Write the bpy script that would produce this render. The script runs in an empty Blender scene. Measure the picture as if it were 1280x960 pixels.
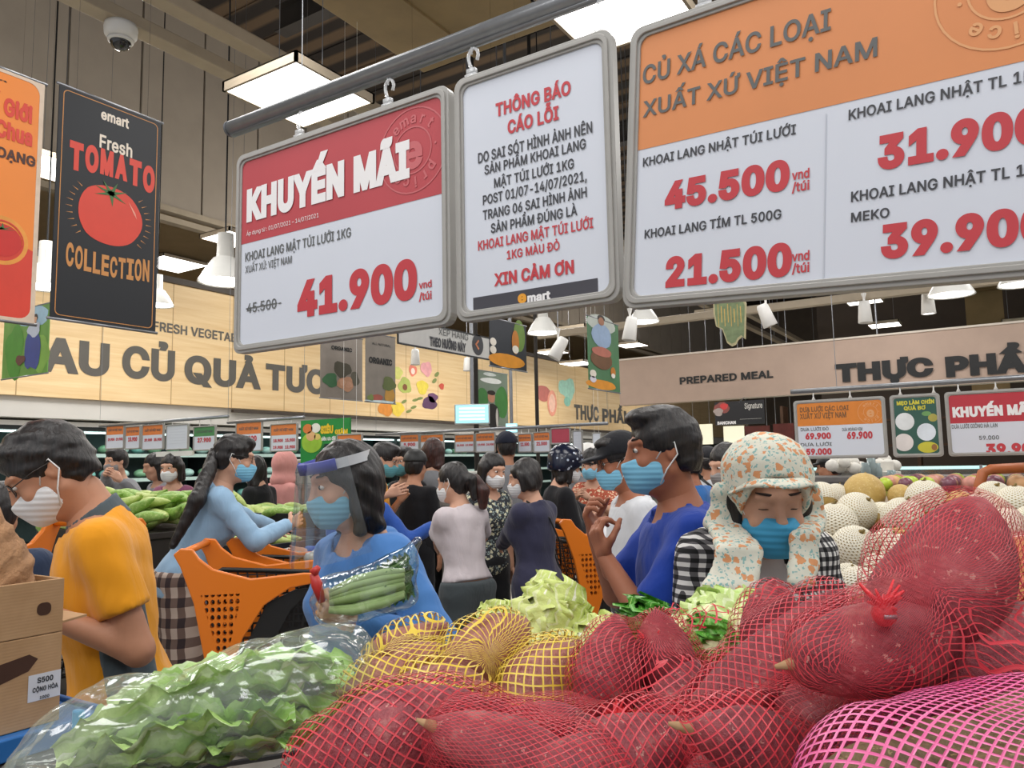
import bpy, bmesh, math, random
import numpy as np
from mathutils import Vector, Matrix, noise
random.seed(7)
C = bpy.context.scene.collection
S = bpy.context.scene
R = math.radians

# ---------------------------------------------------------------- camera, world, light, exposure
F = 970.0
CAM = Vector((0, 0, 1.5))
YAW, PITCH, ROLL = R(32.5), R(5.9), R(-1.1)
CM = Matrix.Rotation(YAW, 3, 'Z') @ Matrix.Rotation(R(90) + PITCH, 3, 'X') @ Matrix.Rotation(ROLL, 3, 'Z')
cd = bpy.data.cameras.new('camera'); cam = bpy.data.objects.new('camera', cd); C.objects.link(cam)
cam.matrix_world = Matrix.Translation(CAM) @ CM.to_4x4()
cd.sensor_width = 36.0; cd.lens = F / 1280 * 36.0; cd.clip_start = 0.02; cd.clip_end = 200
S.camera = cam
S.view_settings.view_transform = 'Standard'; S.view_settings.look = 'None'
S.view_settings.exposure = 0.0; S.view_settings.gamma = 1.0; S.view_settings.use_curve_mapping = False
S.cycles.use_denoising = True
S.cycles.max_bounces = 8; S.cycles.transparent_max_bounces = 24; S.cycles.diffuse_bounces = 3
S.cycles.glossy_bounces = 3; S.cycles.sample_clamp_indirect = 4.0
w = bpy.data.worlds.new('world'); S.world = w; w.use_nodes = True
w.node_tree.nodes['Background'].inputs[0].default_value = (0.93, 0.95, 1.0, 1)
w.node_tree.nodes['Background'].inputs[1].default_value = 0.62

FWD = Vector((-math.sin(YAW), math.cos(YAW), 0)); RGT = Vector((math.cos(YAW), math.sin(YAW), 0)); UP = Vector((0, 0, 1))
def ray(px, py):
    d = CM @ Vector(((px - 640) / F, -(py - 480) / F, -1))
    return d / d.dot(FWD)
def at(px, py, d): return CAM + ray(px, py) * d
def onX(px, py, X): r = ray(px, py); return CAM + r * (X / r.x)
def onY(px, py, Y): r = ray(px, py); return CAM + r * (Y / r.y)
def onZ(px, py, Z): r = ray(px, py); return CAM + r * ((Z - CAM.z) / r.z)
def cyaw(deg): return YAW + R(deg)        # a heading measured from the view direction, positive turns left

def area(name, loc, sx, sy, power, col=(1, .98, .96), rot=(0, 0, 0)):
    l = bpy.data.lights.new(name, 'AREA'); l.shape = 'RECTANGLE'; l.size = sx; l.size_y = sy; l.energy = power; l.color = col
    o = bpy.data.objects.new(name, l); C.objects.link(o); o.location = loc; o.rotation_euler = rot
    return o
# unseen store ceiling lamps, with extra ones added to brighten wood wall and fascia
for i, (x, y) in enumerate([(-1.5, .2), (1.2, .3), (-3.6, 2.6), (-.8, 3.2), (1.8, 3.0), (-6.5, 3.5), (-5.0, 6.5), (-2.0, 6.8), (1.0, 6.5), (-9.3, 6.5), (-7.5, 10.0), (-3.5, 10.2), (0.5, 10.0), (-9.5, 14), (-6, 15), (-9.5, 20), (-9.5, 27), (-6, 22), (-9.5, 2), (-1.0, -2.2), (1.6, -2.0), (-4, -1.5), (-1.5, 11.4), (2.5, 11.4), (5.5, 11.0)]):
    area('ceiling_and_fill_light', (x, y, 4.35), 1.3, 1.3, 42 if x > -9 else 88)
# unseen point lights added as uplight for the upper walls
for x, y in [(-8.5, 4.5), (-9.6, 9.5), (-9.6, 16), (2.5, 7), (-7, 13), (-9, 23)]:
    l = bpy.data.lights.new('uplight_fill', 'POINT'); l.energy = 120; l.shadow_soft_size = .3; l.color = (1, .97, .92)
    o = bpy.data.objects.new('uplight_fill', l); C.objects.link(o); o.location = (x, y, 5.0)

# ---------------------------------------------------------------- materials
def hexc(h):
    h = h.lstrip('#'); c = [int(h[i:i + 2], 16) / 255 for i in (0, 2, 4)]
    return tuple((x / 12.92 if x <= .04045 else ((x + .055) / 1.055) ** 2.4) for x in c) + (1,)
MATS = {}
class NT:
    def __init__(s, m): s.t = m.node_tree; s.b = s.t.nodes['Principled BSDF']; s.out = s.t.nodes['Material Output']
    def n(s, kind, **kw):
        x = s.t.nodes.new(kind)
        for k, v in kw.items():
            if k.startswith('i_'): x.inputs[int(k[2:]) if k[2:].isdigit() else k[2:].replace('_', ' ')].default_value = v
            else: setattr(x, k, v)
        return x
    def l(s, a, ao, b, bi): s.t.links.new(a.outputs[ao], b.inputs[bi])
    def math(s, op, a, b=None):
        x = s.n('ShaderNodeMath', operation=op)
        for i, v in enumerate((a, b)):
            if v is None: continue
            if isinstance(v, (int, float)): x.inputs[i].default_value = v
            else: s.t.links.new(v, x.inputs[i])
        return x.outputs[0]
    def mix(s, fac, a, b):
        x = s.n('ShaderNodeMix', data_type='RGBA')
        for i, v in ((0, fac), (6, a), (7, b)):
            if isinstance(v, (int, float, tuple)): x.inputs[i].default_value = v
            else: s.t.links.new(v, x.inputs[i])
        return x.outputs[2]
    def ramp(s, fac, stops, mode='LINEAR'):
        x = s.n('ShaderNodeValToRGB'); x.color_ramp.interpolation = mode
        e = x.color_ramp.elements
        while len(e) < len(stops): e.new(.5)
        for k, (p, c) in zip(e, stops): k.position = p; k.color = c
        s.t.links.new(fac, x.inputs[0]); return x.outputs[0]
    def coord(s, which='Object', scale=(1, 1, 1), rot=(0, 0, 0), loc=(0, 0, 0)):
        t = s.n('ShaderNodeTexCoord'); m = s.n('ShaderNodeMapping')
        m.inputs['Scale'].default_value = scale; m.inputs['Rotation'].default_value = rot; m.inputs['Location'].default_value = loc
        s.l(t, which, m, 0); return m.outputs[0]
    def noise(s, vec, scale, detail=4, rough=.55):
        x = s.n('ShaderNodeTexNoise'); x.inputs['Scale'].default_value = scale; x.inputs['Detail'].default_value = detail; x.inputs['Roughness'].default_value = rough
        s.t.links.new(vec, x.inputs['Vector']); return x
    def bump(s, h, strength=.3, dist=.01):
        x = s.n('ShaderNodeBump'); x.inputs['Strength'].default_value = strength; x.inputs['Distance'].default_value = dist
        s.t.links.new(h, x.inputs['Height']); s.l(x, 0, s.b, 'Normal'); return x
    def setc(s, sock): s.t.links.new(sock, s.b.inputs['Base Color'])
def mat(name, col, rough=.6, var=.12, vs=14, bump=0, bs=60, metal=0, spec=.5, em=0, alpha=1, trans=0, sheen=0, bd=.004, emc=None):
    """plain procedural surface: base colour mottled by noise, optional noise bump"""
    if name in MATS: return MATS[name]
    m = bpy.data.materials.new(name); m.use_nodes = True; t = NT(m); b = t.b
    c = hexc(col) if isinstance(col, str) else col
    b.inputs['Roughness'].default_value = rough; b.inputs['Metallic'].default_value = metal; b.inputs['Specular IOR Level'].default_value = spec
    b.inputs['Alpha'].default_value = alpha; b.inputs['Transmission Weight'].default_value = trans
    if sheen: b.inputs['Sheen Weight'].default_value = sheen
    v = t.coord()
    if var and not em:
        nz = t.noise(v, vs)
        dk = tuple(x * (1 - var) for x in c[:3]) + (1,); lt = tuple(min(1, x * (1 + var)) for x in c[:3]) + (1,)
        t.setc(t.ramp(nz.outputs[0], [(.3, dk), (.7, lt)]))
    else: b.inputs['Base Color'].default_value = c
    if em:
        b.inputs['Emission Color'].default_value = emc or c; b.inputs['Emission Strength'].default_value = em
    if bump: t.bump(t.noise(v, bs, 5).outputs[0], bump, bd)
    MATS[name] = m; return m
def nmat(name):
    m = bpy.data.materials.new(name); m.use_nodes = True; MATS[name] = m; return m, NT(m)

# ---------------------------------------------------------------- mesh building
class MB:
    def __init__(s): s.v = []; s.f = []; s.uv = None; s.mi = []
    def add(s, vs, fs):
        o = len(s.v); s.v += [Vector(p) for p in vs]; s.f += [tuple(i + o for i in f) for f in fs]; return s
    def box(s, lo, hi, M=None):
        x0, y0, z0 = lo; x1, y1, z1 = hi
        vs = [Vector(p) for p in ((x0, y0, z0), (x1, y0, z0), (x1, y1, z0), (x0, y1, z0), (x0, y0, z1), (x1, y0, z1), (x1, y1, z1), (x0, y1, z1))]
        if M is not None: vs = [M @ p for p in vs]
        return s.add(vs, [(0, 3, 2, 1), (4, 5, 6, 7), (0, 1, 5, 4), (1, 2, 6, 5), (2, 3, 7, 6), (3, 0, 4, 7)])
    def tube(s, pts, r, n=8, cap=True):
        pts = [Vector(p) for p in pts]; rs = r if isinstance(r, (list, tuple)) else [r] * len(pts)
        rings = []; prev = None
        for i, p in enumerate(pts):
            t = (pts[min(i + 1, len(pts) - 1)] - pts[max(i - 1, 0)])
            t = t.normalized() if t.length > 1e-9 else Vector((0, 0, 1))
            if prev is None:
                a = t.cross(Vector((0, 0, 1)));
                if a.length < .05: a = t.cross(Vector((0, 1, 0)))
            else: a = prev - t * prev.dot(t)
            a.normalize(); prev = a; b = t.cross(a)
            rings.append([p + (a * math.cos(2 * math.pi * k / n) + b * math.sin(2 * math.pi * k / n)) * rs[i] for k in range(n)])
        return s.loft(rings, True, cap)
    def loft(s, rings, closed=True, cap=True):
        n = len(rings[0]); vs = [p for r in rings for p in r]; fs = []
        for i in range(len(rings) - 1):
            for k in range(n if closed else n - 1):
                k2 = (k + 1) % n; fs.append((i * n + k, i * n + k2, (i + 1) * n + k2, (i + 1) * n + k))
        if cap and closed: fs.append(tuple(reversed(range(n)))); fs.append(tuple(range((len(rings) - 1) * n, len(rings) * n)))
        return s.add(vs, fs)
    def lathe(s, prof, M=Matrix(), n=20):
        return s.loft([[M @ Vector((r * math.cos(2 * math.pi * k / n), r * math.sin(2 * math.pi * k / n), z)) for k in range(n)] for r, z in prof])
    def prism(s, poly, O, U, V, d0, d1):
        """extrude 2-D polygon (u,v) on plane O,U,V between depths d0..d1 along U x V"""
        N = U.cross(V); n = len(poly)
        vs = [O + U * a + V * b + N * d0 for a, b in poly] + [O + U * a + V * b + N * d1 for a, b in poly]
        fs = [tuple(reversed(range(n))), tuple(range(n, 2 * n))] + [(i, (i + 1) % n, n + (i + 1) % n, n + i) for i in range(n)]
        return s.add(vs, fs)
    def ell(s, c, r, M=None, nu=16, nv=10):
        vs = []; c = Vector(c)
        M3 = M if M is not None else Matrix.Identity(3)
        rings = []
        for j in range(nv + 1):
            th = math.pi * (j + .0) / nv; th = min(max(th, .02), math.pi - .02)
            rings.append([c + M3 @ Vector((r[0] * math.sin(th) * math.cos(2 * math.pi * k / nu), r[1] * math.sin(th) * math.sin(2 * math.pi * k / nu), r[2] * -math.cos(th))) for k in range(nu)])
        return s.loft(rings)
def mesh_from(mb, name):
    me = bpy.data.meshes.new(name); me.from_pydata([tuple(p) for p in mb.v], [], mb.f); me.update(); return me
class Thing:
    """top-level thing: an Empty at its base that parents its parts; geometry is given in world coordinates"""
    def __init__(s, name, label, cat, base=(0, 0, 0), rz=0, group=None):
        o = bpy.data.objects.new(name, None); C.objects.link(o); o.empty_display_size = .1
        o.location = base; o.rotation_euler = (0, 0, rz); s.o = o; s.M = Matrix.Translation(Vector(base)) @ Matrix.Rotation(rz, 4, 'Z'); s.I = s.M.inverted()
        tag(o, label, cat, group)
    def part(s, name, mb, m, smooth=False, bevel=0, parent=None, sub=0, label=None):
        me = mb if isinstance(mb, bpy.types.Mesh) else mesh_from(mb, name)
        me.transform(s.I)
        o = bpy.data.objects.new(name, me); C.objects.link(o); o.parent = parent or s.o
        fin(o, m, smooth, bevel, sub)
        if label: o['label'] = label
        return o
def fin(o, m, smooth=False, bevel=0, sub=0):
    for x in (m if isinstance(m, (list, tuple)) else [m]): o.data.materials.append(x)
    if smooth: o.data.polygons.foreach_set('use_smooth', [True] * len(o.data.polygons))
    if bevel:
        b = o.modifiers.new('bevel', 'BEVEL'); b.width = bevel; b.segments = 2; b.limit_method = 'ANGLE'
    if sub:
        b = o.modifiers.new('sub', 'SUBSURF'); b.levels = sub; b.render_levels = sub
def tag(o, label, cat, group=None):
    o['label'] = label; o['category'] = cat
    if group: o['group'] = group
def single(name, label, cat, mb, m, group=None, base=None, **kw):
    me = mb if isinstance(mb, bpy.types.Mesh) else mesh_from(mb, name)
    if base is not None: me.transform(Matrix.Translation(-Vector(base)))
    o = bpy.data.objects.new(name, me); C.objects.link(o)
    if base is not None: o.location = base
    fin(o, m, **kw); tag(o, label, cat, group); return o
def struct(name, mb, m, **kw):
    o = bpy.data.objects.new(name, mesh_from(mb, name)); C.objects.link(o); fin(o, m, **kw); o['kind'] = 'structure'; return o
def dup(o, loc=None, rz=None, label=None, parent=None):
    c = o.copy(); C.objects.link(c)
    if parent is not None: c.parent = parent
    if loc is not None: c.location = loc
    if rz is not None: c.rotation_euler = (0, 0, rz)
    if label: c['label'] = label
    for ch in list(o.children): dup(ch, parent=c)
    return c

# ---------------------------------------------------------------- lettering on planes
class Plane:
    """O + U*u + V*v ; the readable side faces -N where N = U x V points away from the reader... (N = V x U faces the reader)"""
    def __init__(s, O, U, V): s.O = Vector(O); s.U = Vector(U).normalized(); s.V = Vector(V).normalized(); s.N = s.U.cross(s.V)
    def px(s, x, y):
        r = ray(x, y); t = (s.O - CAM).dot(s.N) / r.dot(s.N); p = CAM + r * t - s.O
        return p.dot(s.U), p.dot(s.V)
    def p(s, u, v, d=0): return s.O + s.U * u + s.V * v + s.N * d
def planeY(Y): return Plane((0, Y, 0), (1, 0, 0), (0, 0, 1))       # U x V = -Y : faces the viewer
def planeX(X): return Plane((X, 0, 0), (0, 1, 0), (0, 0, 1))       # U x V = +X : faces the viewer from the left wall
_tc = {}
FONT = None
try: FONT = bpy.data.fonts.load(bpy.utils.resource_path('LOCAL') + '/datafiles/fonts/Inter.woff2')   # Blender's own bundled font
except Exception: FONT = None
from mathutils.geometry import delaunay_2d_cdt
def winding(p, loops):
    w_ = 0
    for c in loops:
        for i in range(len(c)):
            a, b = c[i - 1], c[i]
            if a.y <= p.y:
                if b.y > p.y and (b.x - a.x) * (p.y - a.y) - (p.x - a.x) * (b.y - a.y) > 0: w_ += 1
            elif b.y <= p.y and (b.x - a.x) * (p.y - a.y) - (p.x - a.x) * (b.y - a.y) < 0: w_ -= 1
    return w_
def inside(p, c):
    r = False; n = len(c)
    for i in range(n):
        a, b = c[i], c[i - 1]
        if (a.y > p.y) != (b.y > p.y) and p.x < (b.x - a.x) * (p.y - a.y) / (b.y - a.y) + a.x: r = not r
    return r
def sarea(c): return sum(c[i - 1].x * c[i].y - c[i].x * c[i - 1].y for i in range(len(c))) / 2
def text_mesh(s, bold=0.0, ext=0.0):
    """letters as filled outlines; every outline is pushed outwards by `bold` (mitred) before filling"""
    key = (s, bold)
    if key not in _tc:
        cu = bpy.data.curves.new('t', 'FONT'); cu.body = s; cu.size = 1; cu.space_character = 1.0 + bold * 1.5
        if FONT: cu.font = FONT
        o = bpy.data.objects.new('t', cu); C.objects.link(o); bpy.context.view_layer.update()
        dg = bpy.context.evaluated_depsgraph_get(); crv = o.evaluated_get(dg).to_curve(dg); cs = []
        for sp in crv.splines:
            pts = []
            if sp.type == 'BEZIER':
                bp = sp.bezier_points; n = len(bp)
                for i in range(n):
                    p0, p1 = bp[i], bp[(i + 1) % n]; q = (p0.co, p0.handle_right, p1.handle_left, p1.co)
                    d = q[3] - q[0]; L_ = d.length or 1; st = abs(d.cross(q[1] - q[0]).z) / L_ < .002 and abs(d.cross(q[2] - q[0]).z) / L_ < .002; m = 1 if st else (4 if bold < .02 else 6)
                    for k in range(m): t = k / m; pts.append(q[0] * (1 - t) ** 3 + q[1] * 3 * t * (1 - t) ** 2 + q[2] * 3 * t * t * (1 - t) + q[3] * t ** 3)
            else: pts = [Vector(p.co[:3]) for p in sp.points]
            out = []
            for p in pts:
                if not out or (p - out[-1]).length > .003: out.append(p.copy())
            if len(out) > 2 and (out[0] - out[-1]).length < .003: out.pop()
            if len(out) > 2: cs.append(out)
        bpy.data.objects.remove(o); bpy.data.curves.remove(cu)
        if cs:
            big = max(cs, key=lambda c: abs(sarea(c))); so = 1 if sarea(big) > 0 else -1
        outers = [c for c in cs if sarea(c) * so > 0]; holes = [c for c in cs if sarea(c) * so <= 0]
        def push(c):
            if not bold: return c
            n = len(c); R_ = []
            for i in range(n):
                a, p, q = c[i - 1], c[i], c[(i + 1) % n]; d1 = p - a; d2 = q - p; n1 = Vector((d1.y, -d1.x, 0)).normalized() * so; n2 = Vector((d2.y, -d2.x, 0)).normalized() * so
                m = (n1 + n2) / max(1 + n1.dot(n2), .4); R_.append(p + Vector((m.x * bold * 1.2, m.y * bold, 0)))
            return R_
        V = []; P = []
        for i, c in enumerate(outers):
            hs = [h for h in holes if inside(h[0], c) and abs(sarea(h)) < abs(sarea(c))]
            loops = [push(c)] + [push(h) for h in hs]; fl = []; ed = []
            for l_ in loops: o_ = len(fl); fl += [p.to_2d() for p in l_]; ed += [(o_ + k, o_ + (k + 1) % len(l_)) for k in range(len(l_))]
            vv, _, ff, *_r = delaunay_2d_cdt(fl, ed, [], 0, 1e-5); o_ = len(V); V += [Vector((p.x, p.y, .003 * (i % 5))) for p in vv]
            for tr in ff:
                x, y, z = (vv[k] for k in tr[:3]); A_ = (y.x - x.x) * (z.y - x.y) - (z.x - x.x) * (y.y - x.y)
                if abs(A_) > 1e-9 and winding((x + y + z) / 3, loops) * so > 0: P.append(tuple(o_ + k for k in (tr if A_ > 0 else reversed(tr))))
        _tc[key] = (V, P)
    return _tc[key]
CAPH = max(p.y for p in text_mesh('H')[0])
def txt_uv(mb, pl, s, u0, v0, u1, cap, bold=.0, d=.0012, slant=0, thick=0, v1=None):
    """letters from baseline (u0,v0) to u1, cap height cap"""
    vs, fs = text_mesh(s, bold, .5 if thick else 0)
    if not vs: return mb
    x0 = min(p.x for p in vs); x1 = max(p.x for p in vs); sx = (u1 - u0) / max(x1 - x0, 1e-6); sy = cap / (CAPH + 2 * bold)
    k = 0 if v1 is None else (v1 - v0) / (u1 - u0)
    out = []
    for p in vs:
        u = (p.x - x0) * sx; v = (p.y + bold) * sy
        out.append(pl.p(u0 + u + v * slant, v0 + v + u * k, d + (p.z + .5) * thick if thick else d + p.z * min(.05, sy)))
    return mb.add(out, fs)
def txt(mb, pl, s, L, Rr, top, bold=0., d=.0012, thick=0, slant=0):
    """L, Rr: baseline end pixels; top: pixel y of the capitals' top over the left end"""
    u0, v0 = pl.px(*L); u1, v1 = pl.px(*Rr); _, vt = pl.px(L[0], top)
    return txt_uv(mb, pl, s, u0, (v0 + v1) / 2, u1, vt - v0, bold, d, slant, thick)
def line(th, name, m, pl, s, L, Rr, top, bold=0., d=.0012, thick=0, parent=None):
    return th.part(name, txt(MB(), pl, s, L, Rr, top, bold, d, thick), m, parent=parent)
def rrect(u0, v0, u1, v1, r, n=5):
    P = []
    for cx, cy, a in ((u1 - r, v1 - r, 0), (u0 + r, v1 - r, 90), (u0 + r, v0 + r, 180), (u1 - r, v0 + r, 270)):
        for k in range(n + 1): t = R(a + 90 * k / n); P.append((cx + r * math.cos(t), cy + r * math.sin(t)))
    return P
def disc(mb, pl, u, v, ru, rv=None, d=.001, n=24, a0=0, a1=360):
    rv = rv or ru
    pts = [pl.p(u + ru * math.cos(R(a0 + (a1 - a0) * k / n)), v + rv * math.sin(R(a0 + (a1 - a0) * k / n)), d) for k in range(n)]
    return mb.add(pts, [tuple(range(n))])
def ringm(mb, pl, u, v, r0, r1, d=.001, n=36, sq=1):
    a = [pl.p(u + r0 * math.cos(2 * math.pi * k / n), v + r0 * sq * math.sin(2 * math.pi * k / n), d) for k in range(n)]
    b = [pl.p(u + r1 * math.cos(2 * math.pi * k / n), v + r1 * sq * math.sin(2 * math.pi * k / n), d) for k in range(n)]
    return mb.add(a + b, [(k, (k + 1) % n, n + (k + 1) % n, n + k) for k in range(n)])
def quad(mb, pl, u0, v0, u1, v1, d=.001): return mb.add([pl.p(u0, v0, d), pl.p(u1, v0, d), pl.p(u1, v1, d), pl.p(u0, v1, d)], [(0, 1, 2, 3)])
def poly(mb, pl, pts, d=.001): return mb.add([pl.p(a, b, d) for a, b in pts], [tuple(range(len(pts)))])
def frame_ring(mb, pl, o, i, d0, d1):
    """solid frame between outer and inner polygons (same count), from depth d0 (back) to d1 (front)"""
    n = len(o); A = [pl.p(a, b, d1) for a, b in o]; B = [pl.p(a, b, d1) for a, b in i]; A2 = [pl.p(a, b, d0) for a, b in o]; B2 = [pl.p(a, b, d0) for a, b in i]
    fs = []
    for k in range(n):
        q = (k + 1) % n
        fs += [(k, q, n + q, n + k), (2 * n + k, 2 * n + q, q, k), (n + k, n + q, 3 * n + q, 3 * n + k), (3 * n + k, 3 * n + q, 2 * n + q, 2 * n + k)]
    return mb.add(A + B + A2 + B2, fs)
# ---------------------------------------------------------------- room shell
WX = -11.7; BY = 13.2
floor_m, t = nmat('floor_tile')
v = t.coord('Object')
br = t.n('ShaderNodeTexBrick', offset=0); br.inputs['Scale'].default_value = 1.0
for k, x in (('Color1', hexc('#b9b4ab')), ('Color2', hexc('#b2ada5')), ('Mortar', hexc('#8d8982'))): br.inputs[k].default_value = x
br.inputs['Mortar Size'].default_value = .004; br.inputs['Brick Width'].default_value = .6; br.inputs['Row Height'].default_value = .6
t.t.links.new(v, br.inputs['Vector']); t.setc(br.outputs[0]); t.b.inputs['Roughness'].default_value = .28
wood_m, t = nmat('pale_wood_panel')
v = t.coord('Object', (.25, .25, 5)); n1 = t.noise(v, 3, 6, .6)
v2 = t.coord('Object'); wv = t.n('ShaderNodeTexWave', wave_type='BANDS', bands_direction='Y'); wv.inputs['Scale'].default_value = .262; wv.inputs['Detail'].default_value = 0
t.t.links.new(v2, wv.inputs['Vector'])
seam = t.math('GREATER_THAN', wv.outputs[1], .9995)
t.setc(t.mix(seam, t.ramp(n1.outputs[0], [(.3, hexc('#dcb984')), (.7, hexc('#ecd0a0'))]), hexc('#b08e60'))); t.b.inputs['Roughness'].default_value = .55
fascia_m = mat('beige_fascia_paint', '#b49c8c', .6, .05, 3)
grey_w = mat('pale_grey_bulkhead', '#c9c6bf', .6, .04, 2)
upper_m = mat('taupe_upper_panel', '#a5998a', .7, .06, 2)
dark_m = mat('dark_steel', '#2e2a27', .6, .2, 4)
dkbrown = mat('dark_brown_seam', '#3f352c', .6, .1, 4)
cream_m = mat('cream_soffit', '#b9a27c', .7, .06, 3)
trunk_m = mat('cream_cable_trunking', '#a99b86', .6, .06, 6)
steel_m = mat('galvanised_steel', '#8e9094', .35, .1, 9, metal=.75)
alu_m = mat('brushed_aluminium_rail', '#8f9296', .3, .08, 30, metal=.55)
white_m = mat('white_enamel', '#e6e4df', .4, .03, 8)
black_m = mat('matt_black', '#161616', .5, .15, 20)
ceil_m, t = nmat('dark_ceiling_deck')
v = t.coord('Object'); wv = t.n('ShaderNodeTexWave', bands_direction='Y'); wv.inputs['Scale'].default_value = .55; wv.inputs['Distortion'].default_value = .3
t.t.links.new(v, wv.inputs['Vector']); t.setc(t.ramp(wv.outputs[1], [(.35, hexc('#241d18')), (.75, hexc('#5c4a36'))])); t.b.inputs['Roughness'].default_value = .8
struct('floor', MB().box((-17, -6, -.1), (12, 42, 0)), floor_m)
# ribbed deck
mb = MB()
y = -6.0
mb.box((-17, -6, 9.6), (12, 42, 9.8))
while y < 42: mb.box((-17, y, 9.575), (12, y + .35, 9.6)); y += .9
struct('ceiling', mb, ceil_m)
# left wall : bulkhead, pale wood fascia, soffit, upper wall
struct('wall_left', MB().box((WX - .3, -6, 2.6), (WX, 42, 4.64)), wood_m)
struct('trim_1', MB().box((WX - .02, -6, 4.64), (WX + .06, 42, 4.74)), dkbrown)
struct('wall_left_bulkhead', MB().box((WX - .35, -6, 2.3), (WX - .1, 42, 2.6)), grey_w)
struct('trim_2', MB().box((WX - .02, 9.0, 2.52), (WX + .05, 30, 2.575)), dkbrown)
struct('wall_left_rear', MB().box((-16.9, -6, 0), (-16.7, 42, 9.57)), cream_m)
struct('wall_left_lower', MB().box((-13.2, -6, 0), (-13.0, 42, 2.5)), mat('cool_grey_wall', '#7d8784', .6, .05, 2))
struct('ceiling_soffit', MB().box((-16.7, -6, 6.1), (WX - .2, 42, 6.2)), cream_m)
mb = MB(); y = -6
while y < 42: mb.box((WX - .3, y, 5.95), (WX - .12 + (.03 if int(y * 10) % 3 else .0), y + 1.16, 9.57)); y += 1.2
struct('wall_left_upper', mb, upper_m)
mb = MB()
for z in (5.72, 5.9): mb.box((WX - .25, -6, z), (WX - .08, 42, z + .1))
struct('trim_3', mb, trunk_m)
# back: beige fascia of the meal counter, dark rear wall under and behind it
fx0 = onY(774, 480, BY).x
fz1 = onY(860, 443, BY).z; fz0 = onY(860, 501.6, BY).z
fas = struct('wall_back_fascia', MB().box((fx0, BY, fz0), (8, BY + .25, fz1)), fascia_m)
struct('trim_4', MB().box((fx0 - .02, BY - .02, fz1), (8, BY + .27, fz1 + .03)), mat('warm_white_edge', '#d8cdbf', .5, .03))
struct('wall_back', MB().box((-4.2, BY + 9, 0), (11.7, BY + 9.2, 9.57)), mat('dark_back_wall', '#4a3f36', .7, .1, 2))
struct('wall_far', MB().box((-17, 41.8, 0), (12, 42, 9.57)), mat('far_wall_paint', '#6b5f52', .7, .1, 2))
struct('wall_right', MB().box((11.8, -6, 0), (12, 42, 3.0)), cream_m)
# ---------------------------------------------------------------- big price signs on the rail
SY = 1.185
PS = planeY(SY)
paper = mat('white_sign_paper', '#d3d8e2', .45, .015, 4)
plastic = mat('grey_plastic_frame', '#a3a19c', .38, .04, 20)
red_h = mat('muted_red_print', '#b8434a', .5, .04, 5)
red_t = mat('price_red_print', '#c23a42', .5, .04, 12)
blk_t = mat('charcoal_print', '#3a3b40', .5, .04, 12)
org_h = mat('orange_print', '#d98a52', .5, .04, 5)
grey_t = mat('grey_print', '#5d5f5e', .5, .04, 12)
wht_t = mat('white_print', '#eceaea', .5, .02, 12)
pale_red = mat('faint_red_print', '#c66468', .5, .03, 12)
pale_org = mat('faint_orange_print', '#dfa26c', .5, .03, 12)
clear_m = mat('clear_plastic', '#f4f6f8', .08, 0, alpha=.45, spec=.8)
line_m = mat('pale_grey_rule', '#c3c8d2', .5, .02)
amber_t = mat('amber_print', '#e8a02c', .5, .03)
def circ_text(mb, pl, s, u, v, r, h, a0, a1, bold=.02, d=.0016):
    n = len(s)
    for i, ch in enumerate(s):
        if ch == ' ': continue
        a = R(a0 + (a1 - a0) * i / max(n - 1, 1)); vs, fs = text_mesh(ch, bold)
        x0 = min(p.x for p in vs); x1 = max(p.x for p in vs); k = h / CAPH; out = []
        for p in vs:
            du = (p.x - (x0 + x1) / 2) * k; dv = p.y * k
            rr = r + dv; out.append(pl.p(u + rr * math.cos(a) + du * math.sin(a), v + rr * math.sin(a) - du * math.cos(a), d + p.z * .02))
        mb.add(out, fs)
    return mb
def stamp(pl, u, v, r):
    mb = MB(); ringm(mb, pl, u, v, r, r * 1.035, .0015); ringm(mb, pl, u, v, r * .54, r * .575, .0015)
    circ_text(mb, pl, 'emart . price . ', u, v, r * .66, r * .24, 130, -190)
    vs, fs = text_mesh('e', .03); x0 = min(p.x for p in vs); x1 = max(p.x for p in vs); k = r * .8 / .54
    mb.add([pl.p(u + (p.x - (x0 + x1) / 2) * k, v + (p.y - .27) * k, .0016 + p.z * .04) for p in vs], fs)
    return mb
def hook(th, pl, u, v, h, m=None):
    mb = MB(); B = Matrix((pl.U, pl.N, pl.V)).transposed().to_4x4()
    mb.box((-.013, -.007, 0), (.013, .007, .012), Matrix.Translation(pl.p(u, v - .004, -.01)) @ B)
    mb.box((-.010, -.005, 0), (.010, .005, .012), Matrix.Translation(pl.p(u, v + .008, -.01)) @ B)
    pts = [pl.p(u, v + .018, -.01), pl.p(u - .004, v + h * .45, -.01)]
    pts += [pl.p(u + .012 * math.cos(R(a)) + .004, v + h * .72 + .016 * math.sin(R(a)), -.01) for a in (200, 160, 120, 80, 40, 0, -40)]
    mb.tube(pts, .0035, 6); mb.tube([pl.p(u, v + h * .8, -.01), pl.p(u, v + h + .002, -.01)], .0025, 6)
    return th.part('hook', mb, m or clear_m, True)
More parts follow.
